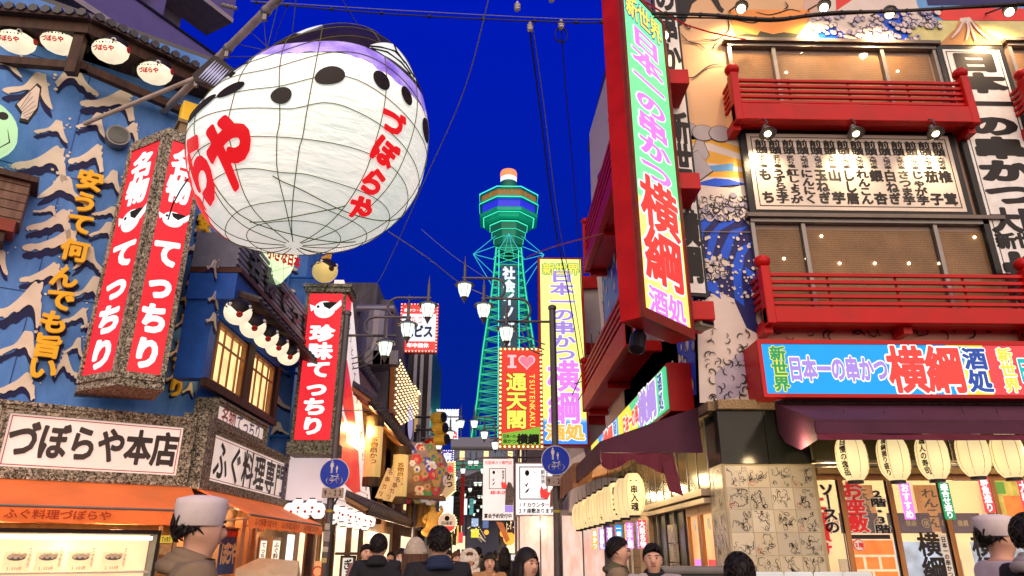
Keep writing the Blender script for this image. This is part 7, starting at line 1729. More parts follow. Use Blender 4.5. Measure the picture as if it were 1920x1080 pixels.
# bulb-studded wall and black panel with the signboard
bwt = thing('bulb_wall', (-4.6, 31, 0), 'slanting wall covered with rows of warm bulbs and an oval window', 'bulb wall')
FBW = Frame((-4.6, 0, 0), u=(0, 1, 0)); A4 = [FBW.px(*p) for p in [(737, 774), (741, 662), (781, 730), (783, 776), (752, 800)]]
g = G().mt(mat('rust_panel', (.45, .17, .05), .5, .1, 2)); g.poly(FBW, A4, -.2, 0); g.build('panel', bwt)
g = G().mt(wb); smin, smax = min(p[0] for p in A4), max(p[0] for p in A4); tmin, tmax = min(p[1] for p in A4), max(p[1] for p in A4)
def inpoly(x, y, P):
    c = False
    for i in range(len(P)):
        a, b = P[i], P[i - 1]
        if (a[1] > y) != (b[1] > y) and x < (b[0] - a[0]) * (y - a[1]) / (b[1] - a[1]) + a[0]: c = not c
    return c
s = smin + .1
while s < smax:
    t_ = tmin + .1
    while t_ < tmax:
        if inpoly(s, t_, A4): g.lathe(FBW(s, t_, .04), [(.04, -.04), (.06, 0), (.04, .04)], 5)
        t_ += .30
    s += .62
tag(g.build('wall_bulb', bwt), kind='stuff')
g = G().mt(glow('oval_window', (.55, .45, .85), .5, .1)); q = FBW.px(768, 790); g.disc(FBW, q[0], q[1], 1.2, .05, None, 24, .8); g.build('oval_window', bwt)
g = G().mt(mat('pale_gable', (.75, .55, .25), .5, emit=(1, .6, .2), es=.3)); g.poly(FBW, [FBW.px(*p) for p in [(783, 735), (806, 775), (800, 830), (783, 830)]], -.2, 0); g.build('gable', bwt)
g = G().mt(wb)
for k in range(12): a, b = FBW.px(784, 734, .05), FBW.px(806, 773, .05); g.lathe(FBW(a[0] + (b[0] - a[0]) * k / 11, a[1] + (b[1] - a[1]) * k / 11, .05), [(.06, -.06), (.1, 0), (.06, .06)], 5)
tag(g.build('edge_bulb', bwt), kind='stuff')
Fb = Frame((0, 42, 0), u=(1, 0, 0)); bk_ = thing('black_tower_building', (-5, 42, 0), 'narrow black building with pale vertical pipes under the rectangular bulb sign', 'building')
x0, x1 = Fb.sx(752, 720), Fb.sx(808, 720); g = G().mt(mat('black_cladding', (.012, .012, .014), .4)); g.wbox(x0, x1, 42, 50, 0, Fb.ty(780, 640)); g.build('wall', bk_)
for x in (778, 790, 806): g = G().mt(mat('pale_pipe', (.25, .24, .3), .4)); s = Fb.sx(x, 720); g.box(Fb, s - .1, s + .1, 6, Fb.ty(780, 642), 0, .2); g.build('pipe', bk_)
F, s0, s1, t0, t1, t = sbox(36, 749, 569, 821, 661, 'bulb_sign', 'white signboard with red bands and dark brush lettering, high on the left', redp, .4)
w, h = s1 - s0, t1 - t0
g = G().mt(glow('sign_white_blue', (.90, .93, 1), 1.0, .06)); g.box(F, s0 + .12, s1 - .12, t0 + .12, t1 - .12, 0, .03); g.build('panel', t)
g = G().mt(redl); g.box(F, s0 + .12, s1 - .12, t1 - h * .22, t1 - .12, .03, .035); g.box(F, s0 + .12, s1 - .12, t0 + .12, t0 + h * .22, .03, .035); g.build('red_band', t)
g = G().mt(letw); g.htext(F, s0 + .2, s1 - .2, t1 - h * .145, .22, '串かつ・名物酒場', .04, .03); g.htext(F, s0 + .45, s1 - .45, t0 + h * .14, .28, '年中無休', .04, .04); g.build('lettering', t)
g = G().mt(redl); g.disc(F, s0 + w * .33, t0 + h * .65, .17, .04, None, 16); g.disc(F, s0 + w * .53, t0 + h * .65, .17, .04, None, 16); g.mt(letw); g.htext(F, s0 + w * .245, s0 + w * .615, t0 + h * .65, .26, '元祖', .045, .03); g.build('badge', t)
g = G().mt(mat('navy_brush', (.01, .03, .10), .5, 0)); g.htext(F, s0 + w * .12, s1 - w * .12, t0 + h * .42, .72, 'ヱビス', .04, .05); g.build('lettering', t)
bulbs(F, s0 + .06, s1 - .06, t0 + .06, t1 - .06, .04, t, glow('pink_bulb', (1, .42, .30), 1.6, 0, sample=False), .05, .17)
F, s0, s1, t0, t1, t = sbox(44, 818, 768, 859, 823, 'bulb_sign', 'small white sign edged with bluish bulbs above a red strip, beside the amber signal', white, .3)
w, h = s1 - s0, t1 - t0
g = G().mt(glow('sign_white_blue', (.90, .93, 1), 1.0, .06)); g.box(F, s0 + .05, s1 - .05, t0 + .05, t1 - .05, 0, .03); g.build('panel', t); g = G().mt(redl); g.box(F, s0 + .05, s1 - .05, t0 + .05, t0 + h * .22, .03, .035); g.build('red_band', t)
g = G().mt(navyl); g.stroke(F, [(s0 + w * .35 + .3 * cos(a), t0 + h * .72 + .2 * sin(a)) for a in lin(.4, 5.6, 12)], .08, .04); g.vtext(F, s0 + w * .34, t0 + h * .6, t0 + h * .28, .3, '鶴橋', .04, .03); g.mt(letw); g.htext(F, s0 + .1, s1 - .1, t0 + h * .13, .16, '時間営業中', .04, .03); g.build('lettering', t)
bulbs(F, s0 + .02, s1 - .02, t0 + .02, t1 - .02, .04, t, glow('blue_bulb', (.72, .78, 1), 1.9, 0, sample=False), .05, .16)
F, s0, s1, t0, t1, t = sbox(36, 828, 845, 850, 868, 'small_sign', 'small purple lit sign with one white character above the arrow-shaped sign', dred, .3)
g = G().mt(E_('violet', (.12, .06, .45), .9)); g.box(F, s0 + .03, s1 - .03, t0 + .03, t1 - .03, 0, .02); g.build('panel', t); g = G().mt(letw); g.glyph(F, (s0 + s1) / 2, (t0 + t1) / 2, .03, '麻', .45, .45, .03); g.build('lettering', t); bulbs(F, s0, s1, t0, t1, .04, t, MT['blue_bulb'], .03, .1)
F = Frame((0, 33, 0), u=(1, 0, 0)); O_ = [F.px(*p) for p in [(816, 866), (853, 866), (854, 920), (836, 936), (817, 922)]]; t = thing('arrow_sign', F(*O_[4]), 'shield-shaped sign pointing down, edged with warm bulbs, with red and black writing', 'sign')
g = G().mt(mat('sign_tan', (.62, .42, .22), .5, emit=(.9, .6, .32), es=.35)); g.poly(F, O_, -.2, 0); g.build('panel', t); g = G().mt(wb)
for i in range(5):
    a, b = O_[i], O_[(i + 1) % 5]; n = int(math.hypot(b[0] - a[0], b[1] - a[1]) / .11) + 1
    for k in range(n): g.lathe(F(a[0] + (b[0] - a[0]) * k / n, a[1] + (b[1] - a[1]) * k / n, .03), [(.02, -.03), (.04, 0), (.02, .03)], 5)
tag(g.build('border_bulb', t), kind='stuff')
g = G().mt(redl); xc = F.sx(843, 890); g.glyph(F, xc, F.ty(843, 880), .01, '串', .34, .34, .05); g.mt(ink); g.vtext(F, xc, F.ty(843, 887), F.ty(843, 915), .32, 'かつ', .01, .04); g.vtext(F, F.sx(829, 890), F.ty(829, 872), F.ty(829, 918), .2, 'お好み焼き', .01, .03); g.build('lettering', t)
F = Frame((0, 32, 0), u=(1, 0, 0)); c = F.px(838, 980); t = thing('round_sign', F(*c), 'round sign edged with warm bulbs, cream above and red below, low on the left', 'sign'); r = .42
g = G().mt(glow('cream_disc', (.95, .62, .42), .8)); g.disc(F, c[0], c[1], r, -.15, 0, 28); g.build('disc', t); g = G().mt(redl); g.poly(F, [(c[0] + r * .95 * cos(a), c[1] + r * .95 * sin(a)) for a in lin(pi * 1.12, pi * 1.88, 12)], .006); g.mt(ink); g.disc(F, c[0], c[1] + .18, .11, .006, None, 12); g.htext(F, c[0] - .25, c[0] + .25, c[1] - .02, .16, '招福家', .008, .02); g.build('print', t)
g = G().mt(wb)
for k in range(24): g.lathe(F(c[0] + r * cos(k * pi / 12), c[1] + r * sin(k * pi / 12), .02), [(.02, -.03), (.04, 0), (.02, .03)], 5)
tag(g.build('border_bulb', t), kind='stuff')
# amber signal seen edge on, beside the lamp
t = thing('traffic_signal', tuple(py_(822, 790, 28)), 'traffic signal with three round yellow-brown hoods seen from behind', 'traffic signal')
for k, y in enumerate((783, 803, 824)): P = py_(822 + 3 * k, y, 28); g = G().mt(mat('signal_yellow', (.38, .26, .03), .4, .2)); g.lathe(P, [(.22, -.25), (.24, 0), (.22, .22)], 18, (1, -.5, 0)); g.mt(black); g.lathe(P + Vector((.2, -.1, 0)), [(.19, 0), (.2, .06)], 18, (1, -.5, 0)); g.build('hood', t)
g = G().mt(dsteel); g.tube([py_(780, 782, 29.9), py_(826, 782, 28.3)], .05, 8); g.tube([py_(780, 806, 29.9), py_(826, 806, 28.3)], .05, 8); g.build('arm', t)
# painted festival float: bulging half shell with flowers
t = thing('painted_float', tuple(py_(786, 890, 30)), 'big bulging painted shell of coloured flowers and fans above a carved golden figure', 'decoration')
rs4 = random.Random(9); P = py_(785, 888, 30.5); g = G().mt(mat('float_base', (.50, .36, .26), .5, .2, 3)); g.lathe(P, [(1.25 * sin(pi * i / 10) + .01, -1.35 * cos(pi * i / 10)) for i in range(11)], 20); g.build('shell', t, smooth=True)
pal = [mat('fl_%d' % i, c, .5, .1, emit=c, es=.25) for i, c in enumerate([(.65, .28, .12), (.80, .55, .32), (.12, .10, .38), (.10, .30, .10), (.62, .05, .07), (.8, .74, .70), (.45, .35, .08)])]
for i in range(84):
    a, b = rs4.uniform(-2.6, -.3), rs4.uniform(-1.15, 1.1); rr_ = 1.25 * math.sqrt(max(.05, 1 - (b / 1.35) ** 2)); n_ = Vector((cos(a), sin(a), b * .4)).normalized(); q = P + Vector((cos(a) * rr_, sin(a) * rr_, b)); F = Frame(q, u=Vector((0, 0, 1)).cross(n_))
    g = G().mt(pal[i % 7]); R0 = rs4.uniform(.12, .28)
    for k in range(6): g.disc(F, R0 * .6 * cos(k * 1.05), R0 * .6 * sin(k * 1.05), R0 * .42, .02 + .004 * (i % 5) + .0005 * k, None, 9)
    g.mt(pal[(i + 3) % 7]); g.disc(F, 0, 0, R0 * .35, .045 + .003 * (i % 4), None, 9); g.build('painted_flower', t)
# top: reclining orange head-like bundle with headband, generic
P = py_(812, 838, 30.3); g = G().mt(mat('peach_figure', (.62, .36, .2), .5)); g.ball(P, .42, 14, 1.1); g.mt(redp); g.lathe(P + Vector((0, 0, .16)), [(.40, -.05), (.42, .05), (.34, .12)], 14); g.build('round_finial', t)
# carved golden figure: seated with raised arm
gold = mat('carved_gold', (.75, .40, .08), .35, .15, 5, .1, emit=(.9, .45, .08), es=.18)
def chain(pts_r, edges, m, name, parent, at, sub=2):
    me = bpy.data.meshes.new(name); me.from_pydata([p for p, r in pts_r], edges, []); o = bpy.data.objects.new(name, me); COL.objects.link(o); me.materials.append(m)
    s = o.modifiers.new('skin', 'SKIN'); 
    for i, (p, r) in enumerate(pts_r):
        v = me.skin_vertices[0].data[i]; v.radius = (r, r) if not isinstance(r, tuple) else r; v.use_root = (i == 0)
    u = o.modifiers.new('sub', 'SUBSURF'); u.levels = u.render_levels = sub; s.use_smooth_shade = True
    dg = bpy.context.evaluated_depsgraph_get(); dg.update(); m2 = bpy.data.meshes.new_from_object(o.evaluated_get(dg)); m2.name = name
    o.modifiers.clear(); o.data = m2; bpy.data.meshes.remove(me)
    if not m2.materials: m2.materials.append(m)
    m2.polygons.foreach_set('use_smooth', [True] * len(m2.polygons))
    if parent is not None: o.parent = parent
    else: o.location = at
    return o
P = py_(812, 965, 30); t = thing('golden_figure', (P.x, P.y, P.z - .9), 'large carved golden figure with crossed legs under the painted shell', 'statue')
pts = [((0, 0, .55), .30), ((0, 0, .85), .30), ((0, 0, 1.15), .24), ((0, 0, 1.35), .12), ((0, -.03, 1.58), .22), ((-.32, 0, 1.15), .12), ((-.55, -.1, .9), .11), ((-.35, -.3, .75), .10), ((.32, 0, 1.15), .12), ((.52, -.1, 1.35), .11), ((.40, -.2, 1.6), .10), ((-.25, -.1, .4), .2), ((-.55, -.3, .25), .15), ((-.1, -.45, .1), .12), ((.25, -.1, .4), .2), ((.55, -.3, .25), .15), ((.1, -.5, .05), .12)]
chain(pts, [(0, 1), (1, 2), (2, 3), (3, 4), (2, 5), (5, 6), (6, 7), (2, 8), (8, 9), (9, 10), (0, 11), (11, 12), (12, 13), (0, 14), (14, 15), (15, 16)], gold, 'body', t, None); t.scale = (.72, .72, .78)
g = G().mt(streaky('drape_tan', (.6, .38, .16), (.38, .22, .08), 3, .3)); Q = py_(785, 955, 30.4); 
for k in range(5): g.lathe(Q + Vector((-.4 + .22 * k, .1 * (k % 2), -.7)), [(.14, 0), (.13, .7), (.11, 1.5)], 8)
g.build('folded_drape', at=Q, label='hanging tan folded drapes beside the golden figure', cat='drape')
P = py_(800, 932, 29.5); g = G().mt(mat('float_ledge', (.18, .08, .04), .5)); g.wbox(P.x - 1.3, P.x + .7, 29.2, 30.8, P.z - .08, P.z + .04); g.build('ledge', at=P, label='dark wooden ledge under the painted shell', cat='ledge')
# vertical shop signs, posts and lit strips lining the left side farther away
rs5 = random.Random(12)
def shopblock(x, y0, y1, h, col, lab, side):
    t = thing('shop_building', (x, y0, 0), lab, 'shop'); xi = x - 5 if side < 0 else x + 5
    g = G().mt(streaky('far_wall_%s' % lab[:6], col, tuple(c * .6 for c in col), .3, .3, .7)); g.wbox(min(x, xi), max(x, xi), y0, y1 - .05, 0, h); g.build('wall', t)
    g = G().mt(lit); g.wbox(x - .03, x + .03, y0 + .4, y1 - .4, .4, 2.3); g.build('shop_window', t)
    g = G().mt(rs5.choice([redp, dwood, tan, awn])); g.hexa([(x, y0 + .1, 2.9), (x - side * .9, y0 + .1, 2.5), (x - side * .9, y1 - .1, 2.5), (x, y1 - .1, 2.9), (x, y0 + .1, 2.95), (x - side * .9, y0 + .1, 2.55), (x - side * .9, y1 - .1, 2.55), (x, y1 - .1, 2.95)]); g.build('awning', t)
    for k in range(int((y1 - y0) / 2.2)):
        for r in range(int((h - 3.4) / 2.4)):
            g = G().mt(rs5.choice([mat('dark_pane', (.03, .03, .05), .15), room, dsteel])); yy = y0 + .7 + k * 2.2; g.wbox(x - .04, x + .04, yy, yy + 1.1, 3.5 + r * 2.4, 4.9 + r * 2.4); g.build('window', t)
    return t
names = ['brown shop building third on the left past the timber tavern', 'grey shop building on the left before the second crossing', 'reddish shop building on the left, far down the street', 'dark shop building at the far left end of the street']
for k, (y0, y1, h, c) in enumerate([(34, 43, 6.2, (.22, .12, .08)), (43.5, 56, 6.0, (.15, .13, .14)), (56.5, 72, 6.8, (.20, .07, .05)), (72.5, 100, 7.5, (.10, .09, .10))]): shopblock(-4.3, y0, y1, h, c, names[k], -1)
names = ['grey shop building on the right behind the pink-white shop', 'brown shop building on the right, far down the street', 'dark shop building at the far right end of the street']
for k, (y0, y1, h, c) in enumerate([(34.5, 50, 8.5, (.20, .18, .18)), (50.5, 70, 8.5, (.16, .10, .07)), (70.5, 100, 8, (.09, .08, .09))]): shopblock(1.6, y0, y1, h, c, names[k], 1)
sg = [(823, 930, 850, 965, 38, glow('blind_white', (.85, .92, 1), 1.1, .3, 8), 'white glowing slatted panel between the arrow sign and the round sign'), (862, 870, 872, 985, 46, redp, 'tall dark red vertical sign post on the left side of the far street'), (884, 972, 897, 987, 60, E_('skyblue', (.45, .62, .9), .8), 'small pale blue sign low in the far street'), (883, 992, 898, 1008, 60, ye, 'small yellow sign low in the far street'), (858, 998, 868, 1018, 42, redp2, 'small red sign near the crowd on the left'),
      (856, 985, 860, 1020, 40, ora, 'thin orange lit strip near the round sign'), (855, 1005, 872, 1030, 48, lit, 'warm lit shop opening behind the crowd on the left'), (880, 935, 888, 965, 70, glow('teal_sign', (.1, .5, .5), .6), 'tiny teal sign far down the street'), (838, 1002, 848, 1020, 36, yl_, 'small yellow lit board by the crowd below the round sign'), (866, 935, 876, 965, 52, letw, 'slim white lit sign far down on the left'), (905, 975, 916, 990, 75, E_('farblue', (.2, .3, .6), .6), 'faint blue sign above the far string lights'), (1063, 868, 1078, 905, 40, redp2, 'small red sign behind the right pole')]
for (x0, y0, x1, y1, Y, m, lab) in sg:
    F = Frame((0, Y, 0), u=(1, 0, 0)); a = F.px(x0, y1); b = F.px(x1, y0); g = G().mt(m); g.box(F, a[0], b[0], a[1], b[1], -.15, 0); o = g.build('shop_sign', at=F(*a), label=lab, cat='sign'); 
# overhead strings of lights and lanterns at the end of the street
for k, (X0, col_, lab) in enumerate([(-1.2, 'w', 'left'), (1.0, 'w', 'right')]):
    g = G().mt(glow('far_bulb', (1, .70, .42), 1.6, 0, sample=False)); 
    for i in range(60): Y = 50 + i * 1.1; g.lathe((X0 * (1 + .25 * (i % 3)), Y, 3.1 + .35 * (i % 2) + .1 * sin(i)), [(.02, -.04), (.045, 0), (.02, .04)], 5)
    tag(g.build('light_string', at=(X0, 50, 3), label='string of small bright bulbs along the %s side of the far street' % lab, cat='light string'), kind='stuff')
for k, (x, y, r, lab) in enumerate([(955, 1010, .30, 'large orange globe lantern beside the far orange banner'), (944, 1000, .18, 'small orange globe lantern left of the large one'), (912, 998, .12, 'tiny orange lantern above the crowd')]):
    P = py_(x, y, 36); t = thing('globe_lantern', tuple(P), lab, 'lantern'); g = G().mt(glow('orange_globe', (1, .38, .05), 1.4, .1)); g.ball(P, r, 14); g.build('shade', t, smooth=True); g = G().mt(blk); g.lathe(P, [(r * .4, r * .92), (r * .4, r * 1.1)], 10); g.build('cap', t)
F = Frame((0, 34, 0), u=(1, 0, 0)); g = G().mt(glow('orange_cloth', (.85, .22, .06), .6, .2, 2)); g.ppoly(F, [(930, 978), (943, 980), (956, 1012), (949, 1018)], -.02, 0); g.build('banner', at=py_(940, 990, 34), label='slanting orange cloth banner below the white hanging banner', cat='banner')
# end building with green band
eb = thing('end_building', (-3, 112, 0), 'pale low building with a row of windows and a green band closing the far street', 'building')
F = Frame((0, 112, 0), u=(1, 0, 0)); x0, x1 = F.sx(845, 850), F.sx(1000, 850); z1 = F.ty(900, 820); g = G().mt(mat('end_wall', (.16, .17, .22), .7)); g.wbox(x0 - 20, x1 + 8, 112, 125, 0, F.ty(900, 866)); g.wbox(x0, x1, 112, 125, F.ty(900, 865), z1); g.build('wall', eb)
g = G().mt(mat('end_green', (.02, .22, .14), .6, emit=(0, .3, .18), es=.2)); g.box(F, x0, x1, F.ty(900, 880), F.ty(900, 868), 0, .2); g.build('green_band', eb)
g = G().mt(dsteel); g.box(F, x0, x1, F.ty(900, 842), F.ty(900, 838), 0, .4); g.build('ledge', eb)
for k in range(14): g = G().mt(room if k % 4 == 1 else mat('end_pane', (.10, .14, .22), .2)); s = x0 + .5 + k * .95; g.box(F, s, s + .75, F.ty(900, 862), F.ty(900, 846), 0, .1); g.build('window', eb)
for k in range(9): g = G().mt(dsteel); s = x0 + k * 1.5; g.box(F, s, s + .1, z1, z1 + 2.8, 0, .1); g.build('roof_rail', eb)
g = G().mt(mat('arcade_roof', (.03, .03, .035), .6)); g.hexa([(-5, 70, 7.6), (3, 70, 7.6), (3, 112, 7.6), (-5, 112, 7.6), (-1.6, 70, 9.0), (-.4, 70, 9.0), (-.4, 112, 9.0), (-1.6, 112, 9.0)]); g.build('arcade_roof', at=(-1, 70, 7.6), label='dark pitched arcade roof spanning the far end of the street', cat='arcade roof')
g = G().mt(dsteel)
for k in range(8): g.tube([(-3.4, 34 + k * 5, 5.4), (1.3, 34 + k * 5, 5.6)], .03, 4)
tag(g.build('span_wire', at=(-3.4, 34, 5.4), label='thin span wires crossing the far street between the lamp rows', cat='wires'), kind='stuff')
# ============================================================ PEOPLE
def skel(pose):
    """joints of a 1.70 m body facing -y; returns nodes, edges and where clothing starts"""
    N = {}; Ed = []
    def a(k, p, r, par=None):
        N[k] = (Vector(p), r)
        if par: Ed.append((par, k))
    a('pel', (0, 0, .93), (.155, .105)); a('waist', (0, 0, 1.06), (.130, .095), 'pel'); a('chest', (0, .0, 1.24), (.150, .105), 'waist'); a('sho', (0, .01, 1.392), (.120, .085), 'chest'); a('neck', (0, .012, 1.455), (.052, .055), 'sho'); a('jaw', (0, -.008, 1.515), (.056, .068), 'neck'); a('face', (0, -.004, 1.575), (.070, .088), 'jaw'); a('crown', (0, .004, 1.645), (.066, .080), 'face')
    a('nose', (0, -.106, 1.560), .012, 'face')
    for s, n in ((-1, 'l'), (1, 'r')): a('ear' + n, (s * .083, .008, 1.565), .016, 'face')
    sw = .22 if pose == 'walk' else 0
    for s, n in ((-1, 'l'), (1, 'r')):
        f = s * sw
        a('hip' + n, (s * .09, 0, .88), (.095, .09), 'pel'); a('kn' + n, (s * .10, -f * .7 - .01, .50), .062, 'hip' + n); a('an' + n, (s * .105, -f * 1.1 + .06 * (f < 0) + .0, .10 + .06 * (f < 0)), .042, 'kn' + n); a('toe' + n, (s * .115, -f * 1.1 - .13, .045 + .03 * (f < 0)), .036, 'an' + n)
        sh = Vector((s * .185, .01, 1.398)); a('shd' + n, sh, .062, 'sho')
        if pose == 'hand' and s < 0: el, wr = Vector((s * .26, -.06, 1.13)), Vector((s * .10, -.26, 1.20)); dirv = Vector((.45, -.35, .85)).normalized()
        elif pose == 'walk': el, wr = Vector((s * .245, .03 + f * .45, 1.11)), Vector((s * .235, -.13 + f * .7, .92)); dirv = (wr - el).normalized()
        else: el, wr = Vector((s * .25, .03, 1.10)), Vector((s * .25, -.05, .86)); dirv = (wr - el).normalized()
        a('el' + n, el, .044, 'shd' + n); a('wr' + n, wr, .027, 'el' + n)
        pm = wr + dirv * .055; a('pa' + n, pm, (.034, .022), 'wr' + n)
        side = Vector((0, 1, 0)) - dirv * dirv.y; side.normalize(); inn = dirv.cross(side) * 1.0
        for q in range(4):
            b = pm + dirv * .035 + side * (q - 1.5) * -.019; L1 = [.030, .034, .032, .024][q]
            a('f%d%s' % (q, n), b, .0095, 'pa' + n); c = b + dirv * L1 + inn * .006; a('g%d%s' % (q, n), c, .0085, 'f%d%s' % (q, n)); a('h%d%s' % (q, n), c + dirv * L1 * .8 + inn * .016, .0075, 'g%d%s' % (q, n))
        th = wr + dirv * .03 - side * .032 * -1; a('t0' + n, th, .011, 'pa' + n); a('t1' + n, th + dirv * .035 + side * .016, .009, 't0' + n)
    return N, Ed
MB_ = {}
def chainmesh(name, N, Ed, keys, grow, sub):
    ks = [k for k in N if k in keys]; ix = {k: i for i, k in enumerate(ks)}
    me = bpy.data.meshes.new(name); me.from_pydata([N[k][0] for k in ks], [(ix[a], ix[b]) for a, b in Ed if a in ix and b in ix], [])
    o = bpy.data.objects.new(name, me); COL.objects.link(o); s = o.modifiers.new('s', 'SKIN'); s.use_smooth_shade = True
    for k in ks:
        r = N[k][1]; r = (r, r) if not isinstance(r, tuple) else r; gk = grow(k); v = me.skin_vertices[0].data[ix[k]]; v.radius = (r[0] + gk, r[1] + gk); v.use_root = (k == ks[0])
    u = o.modifiers.new('u', 'SUBSURF'); u.levels = u.render_levels = sub
    dg = bpy.context.evaluated_depsgraph_get(); dg.update(); m2 = bpy.data.meshes.new_from_object(o.evaluated_get(dg)); m2.name = name; m2.polygons.foreach_set('use_smooth', [True] * len(m2.polygons))
    bpy.data.objects.remove(o); bpy.data.meshes.remove(me)
    if not m2.materials: m2.materials.append(None)
    return m2
for pose in ('stand', 'walk', 'hand'):
    N, Ed = skel(pose); MB_['body', pose] = chainmesh('body', N, Ed, set(N), lambda k: 0, 2)
    jk = {'pel', 'waist', 'chest', 'sho', 'neck'} | {k + n for k in ('shd', 'el', 'wr') for n in 'lr'}
    N2 = dict(N); N2['pel'] = (N['pel'][0] - Vector((0, 0, .06)), N['pel'][1]); N2['neck'] = (Vector((0, .016, 1.452)), (.062, .064)); N2['sho'] = (Vector((0, .01, 1.365)), (.108, .082)); MB_['jacket', pose] = chainmesh('jacket', N2, Ed, jk, lambda k: .030 if k in ('pel', 'waist', 'chest') else .022 if k in ('sho',) else .012 if k == 'neck' else .020, 2)
    tk = {'pel'} | {k + n for k in ('hip', 'kn', 'an') for n in 'lr'}; MB_['trousers', pose] = chainmesh('trousers', N, Ed, tk, lambda k: .016, 2)
    MB_['shoes', pose] = chainmesh('shoes', N, [e for e in Ed if e[0][:2] == 'an'], {k + n for k in ('an', 'toe') for n in 'lr'}, lambda k: .012, 1)
def rawmesh(name, fn):
    g = G().mt(white); fn(g); me = bpy.data.meshes.new(name); me.from_pydata(g.v, [], g.f); me.polygons.foreach_set('use_smooth', [True] * len(g.f)); me.materials.append(None); return me
rh = random.Random(4)
def shell(g, x, y, z, rx, ry, rz_, lo_front, lo_back, k=22, n=9, jag=.0):
    """cap whose lower rim runs from lo_front (face side) to lo_back"""
    vs = []
    for j in range(k):
        a = 2 * pi * j / k; fr = (1 - sin(a)) / 2  # 1 at -y
        lo = lo_back + (lo_front - lo_back) * fr ** 1.5
        for i in range(n + 1):
            ph = pi / 2 - (pi / 2 - lo) * i / n; w = 1 + jag * rh.uniform(-1, 1) * (i > 0)
            vs.append((x + rx * w * cos(ph) * cos(a), y + ry * w * cos(ph) * sin(a), z + rz_ * w * sin(ph)))
    g.add(vs, [(j * (n + 1) + i, j * (n + 1) + i + 1, ((j + 1) % k) * (n + 1) + i + 1, ((j + 1) % k) * (n + 1) + i) for j in range(k) for i in range(n)])
def shorth(g):
    shell(g, 0, .012, 1.602, .084, .101, .106, .62, -.62, k=34, n=12, jag=.05)
    for _ in range(170):
        a = rh.uniform(0, 2 * pi); fr = (1 - sin(a)) / 2; lo = -.62 + 1.24 * fr ** 1.5; ph = rh.uniform(lo, 1.5); b = a + rh.uniform(-.5, .5); p2 = max(lo - .12, ph - rh.uniform(.25, .5))
        q = lambda aa, pp, k: (.086 * k * cos(pp) * cos(aa), .012 + .103 * k * cos(pp) * sin(aa), 1.602 + .108 * k * sin(pp))
        g.tube([q(a, ph, 1.0), q((a + b) / 2, (ph + p2) / 2, 1.04), q(b, p2, 1.01)], .008, 4, .002)
MB_['short'] = rawmesh('hair', shorth)
def longh(g):
    shell(g, 0, .012, 1.600, .095, .112, .120, .36, -.8, jag=.02)
    for j in range(-6, 7):
        a = pi / 2 + j * .30; x, y = .088 * cos(a), .012 + .098 * sin(a); g.tube([(x, y, 1.60), (x * 1.12, y * 1.1, 1.50), (x * 1.18, y * 1.15 + .01, 1.40), (x * 1.05, y * 1.2 + .015, 1.28 + .02 * (j % 3))], .034, 7, .020)
MB_['long'] = rawmesh('hair', longh)
MB_['beanie'] = rawmesh('beanie', lambda g: (shell(g, 0, .010, 1.61, .100, .118, .145, .10, -.1), g.lathe((0, .010, 1.60), [(.104, .0), (.110, .02), (.104, .045)], 20)))
MB_['cap'] = rawmesh('chef_cap', lambda g: g.lathe((0, .012, 1.625), [(.092, -.035), (.098, -.03), (.104, .05), (.100, .075), (.05, .088), (.002, .09)], 22))
def hoodm(g): 
    for k in range(3): g.tube([((.068 + .010 * k) * cos(a), .014 + .010 * k + (.066 + .012 * k) * sin(a), 1.468 - .024 * k + .022 * sin(a)) for a in lin(0, 2 * pi, 20)], .024 + .003 * k, 8)
MB_['collar'] = rawmesh('collar', hoodm)
def furm(g):
    for j in range(26): a = 2 * pi * j / 26; g.ball((.118 * cos(a), -.03 + .01 * rh.uniform(-1, 1), 1.575 + .135 * sin(a)), .036 + .006 * rh.random(), 6)
MB_['fur'] = rawmesh('fur_trim', furm)
MB_['hood'] = rawmesh('hood', lambda g: shell(g, 0, .03, 1.575, .125, .13, .150, -.1, -1.2))
def facem(g):
    for s in (-1, 1): g.ball((s * .030, -.0835, 1.590), .0075, 8, .6)
MB_['eye'] = rawmesh('eyes', facem)
MB_['brow'] = rawmesh('eyebrows', lambda g: [g.tube([(s * .016, -.090, 1.609), (s * .032, -.0885, 1.613), (s * .046, -.080, 1.608)], .0035, 5) for s in (-1, 1)])
MB_['mouth'] = rawmesh('mouth', lambda g: g.tube([(-.021, -.074, 1.527), (0, -.0815, 1.526), (.021, -.074, 1.527)], .0055, 6))
MB_['mask'] = rawmesh('face_mask', lambda g: g.lathe((0, -.035, 1.535), [(.055, -.035), (.064, -.01), (.062, .03)], 16))
def strapm(g):
    for s in (-1, 1): g.tube([(s * .10, -.12, 1.05), (s * .12, -.145, 1.25), (s * .115, -.06, 1.42), (s * .11, .10, 1.40)], .018, 6)
    g.lathe((0, .18, 1.02), [(.10, 0), (.14, .03), (.14, .30), (.09, .38)], 14, (0, 0, 1), .9)
MB_['backpack'] = rawmesh('backpack', strapm)
cloth = lambda n, c: mat('cloth_' + n, c, .85, .18, 5, .05)
skinm = mat('skin_light', (.62, .36, .25), .5, .05, 10, .01); hairb = mat('hair_black', (.012, .009, .008), .45, .2, 30, .1); hairbr = mat('hair_brown', (.09, .04, .02), .45, .2, 30, .1)
tr_d = cloth('dark_trousers', (.02, .02, .028)); shoe = mat('shoe_dark', (.03, .025, .02), .4)
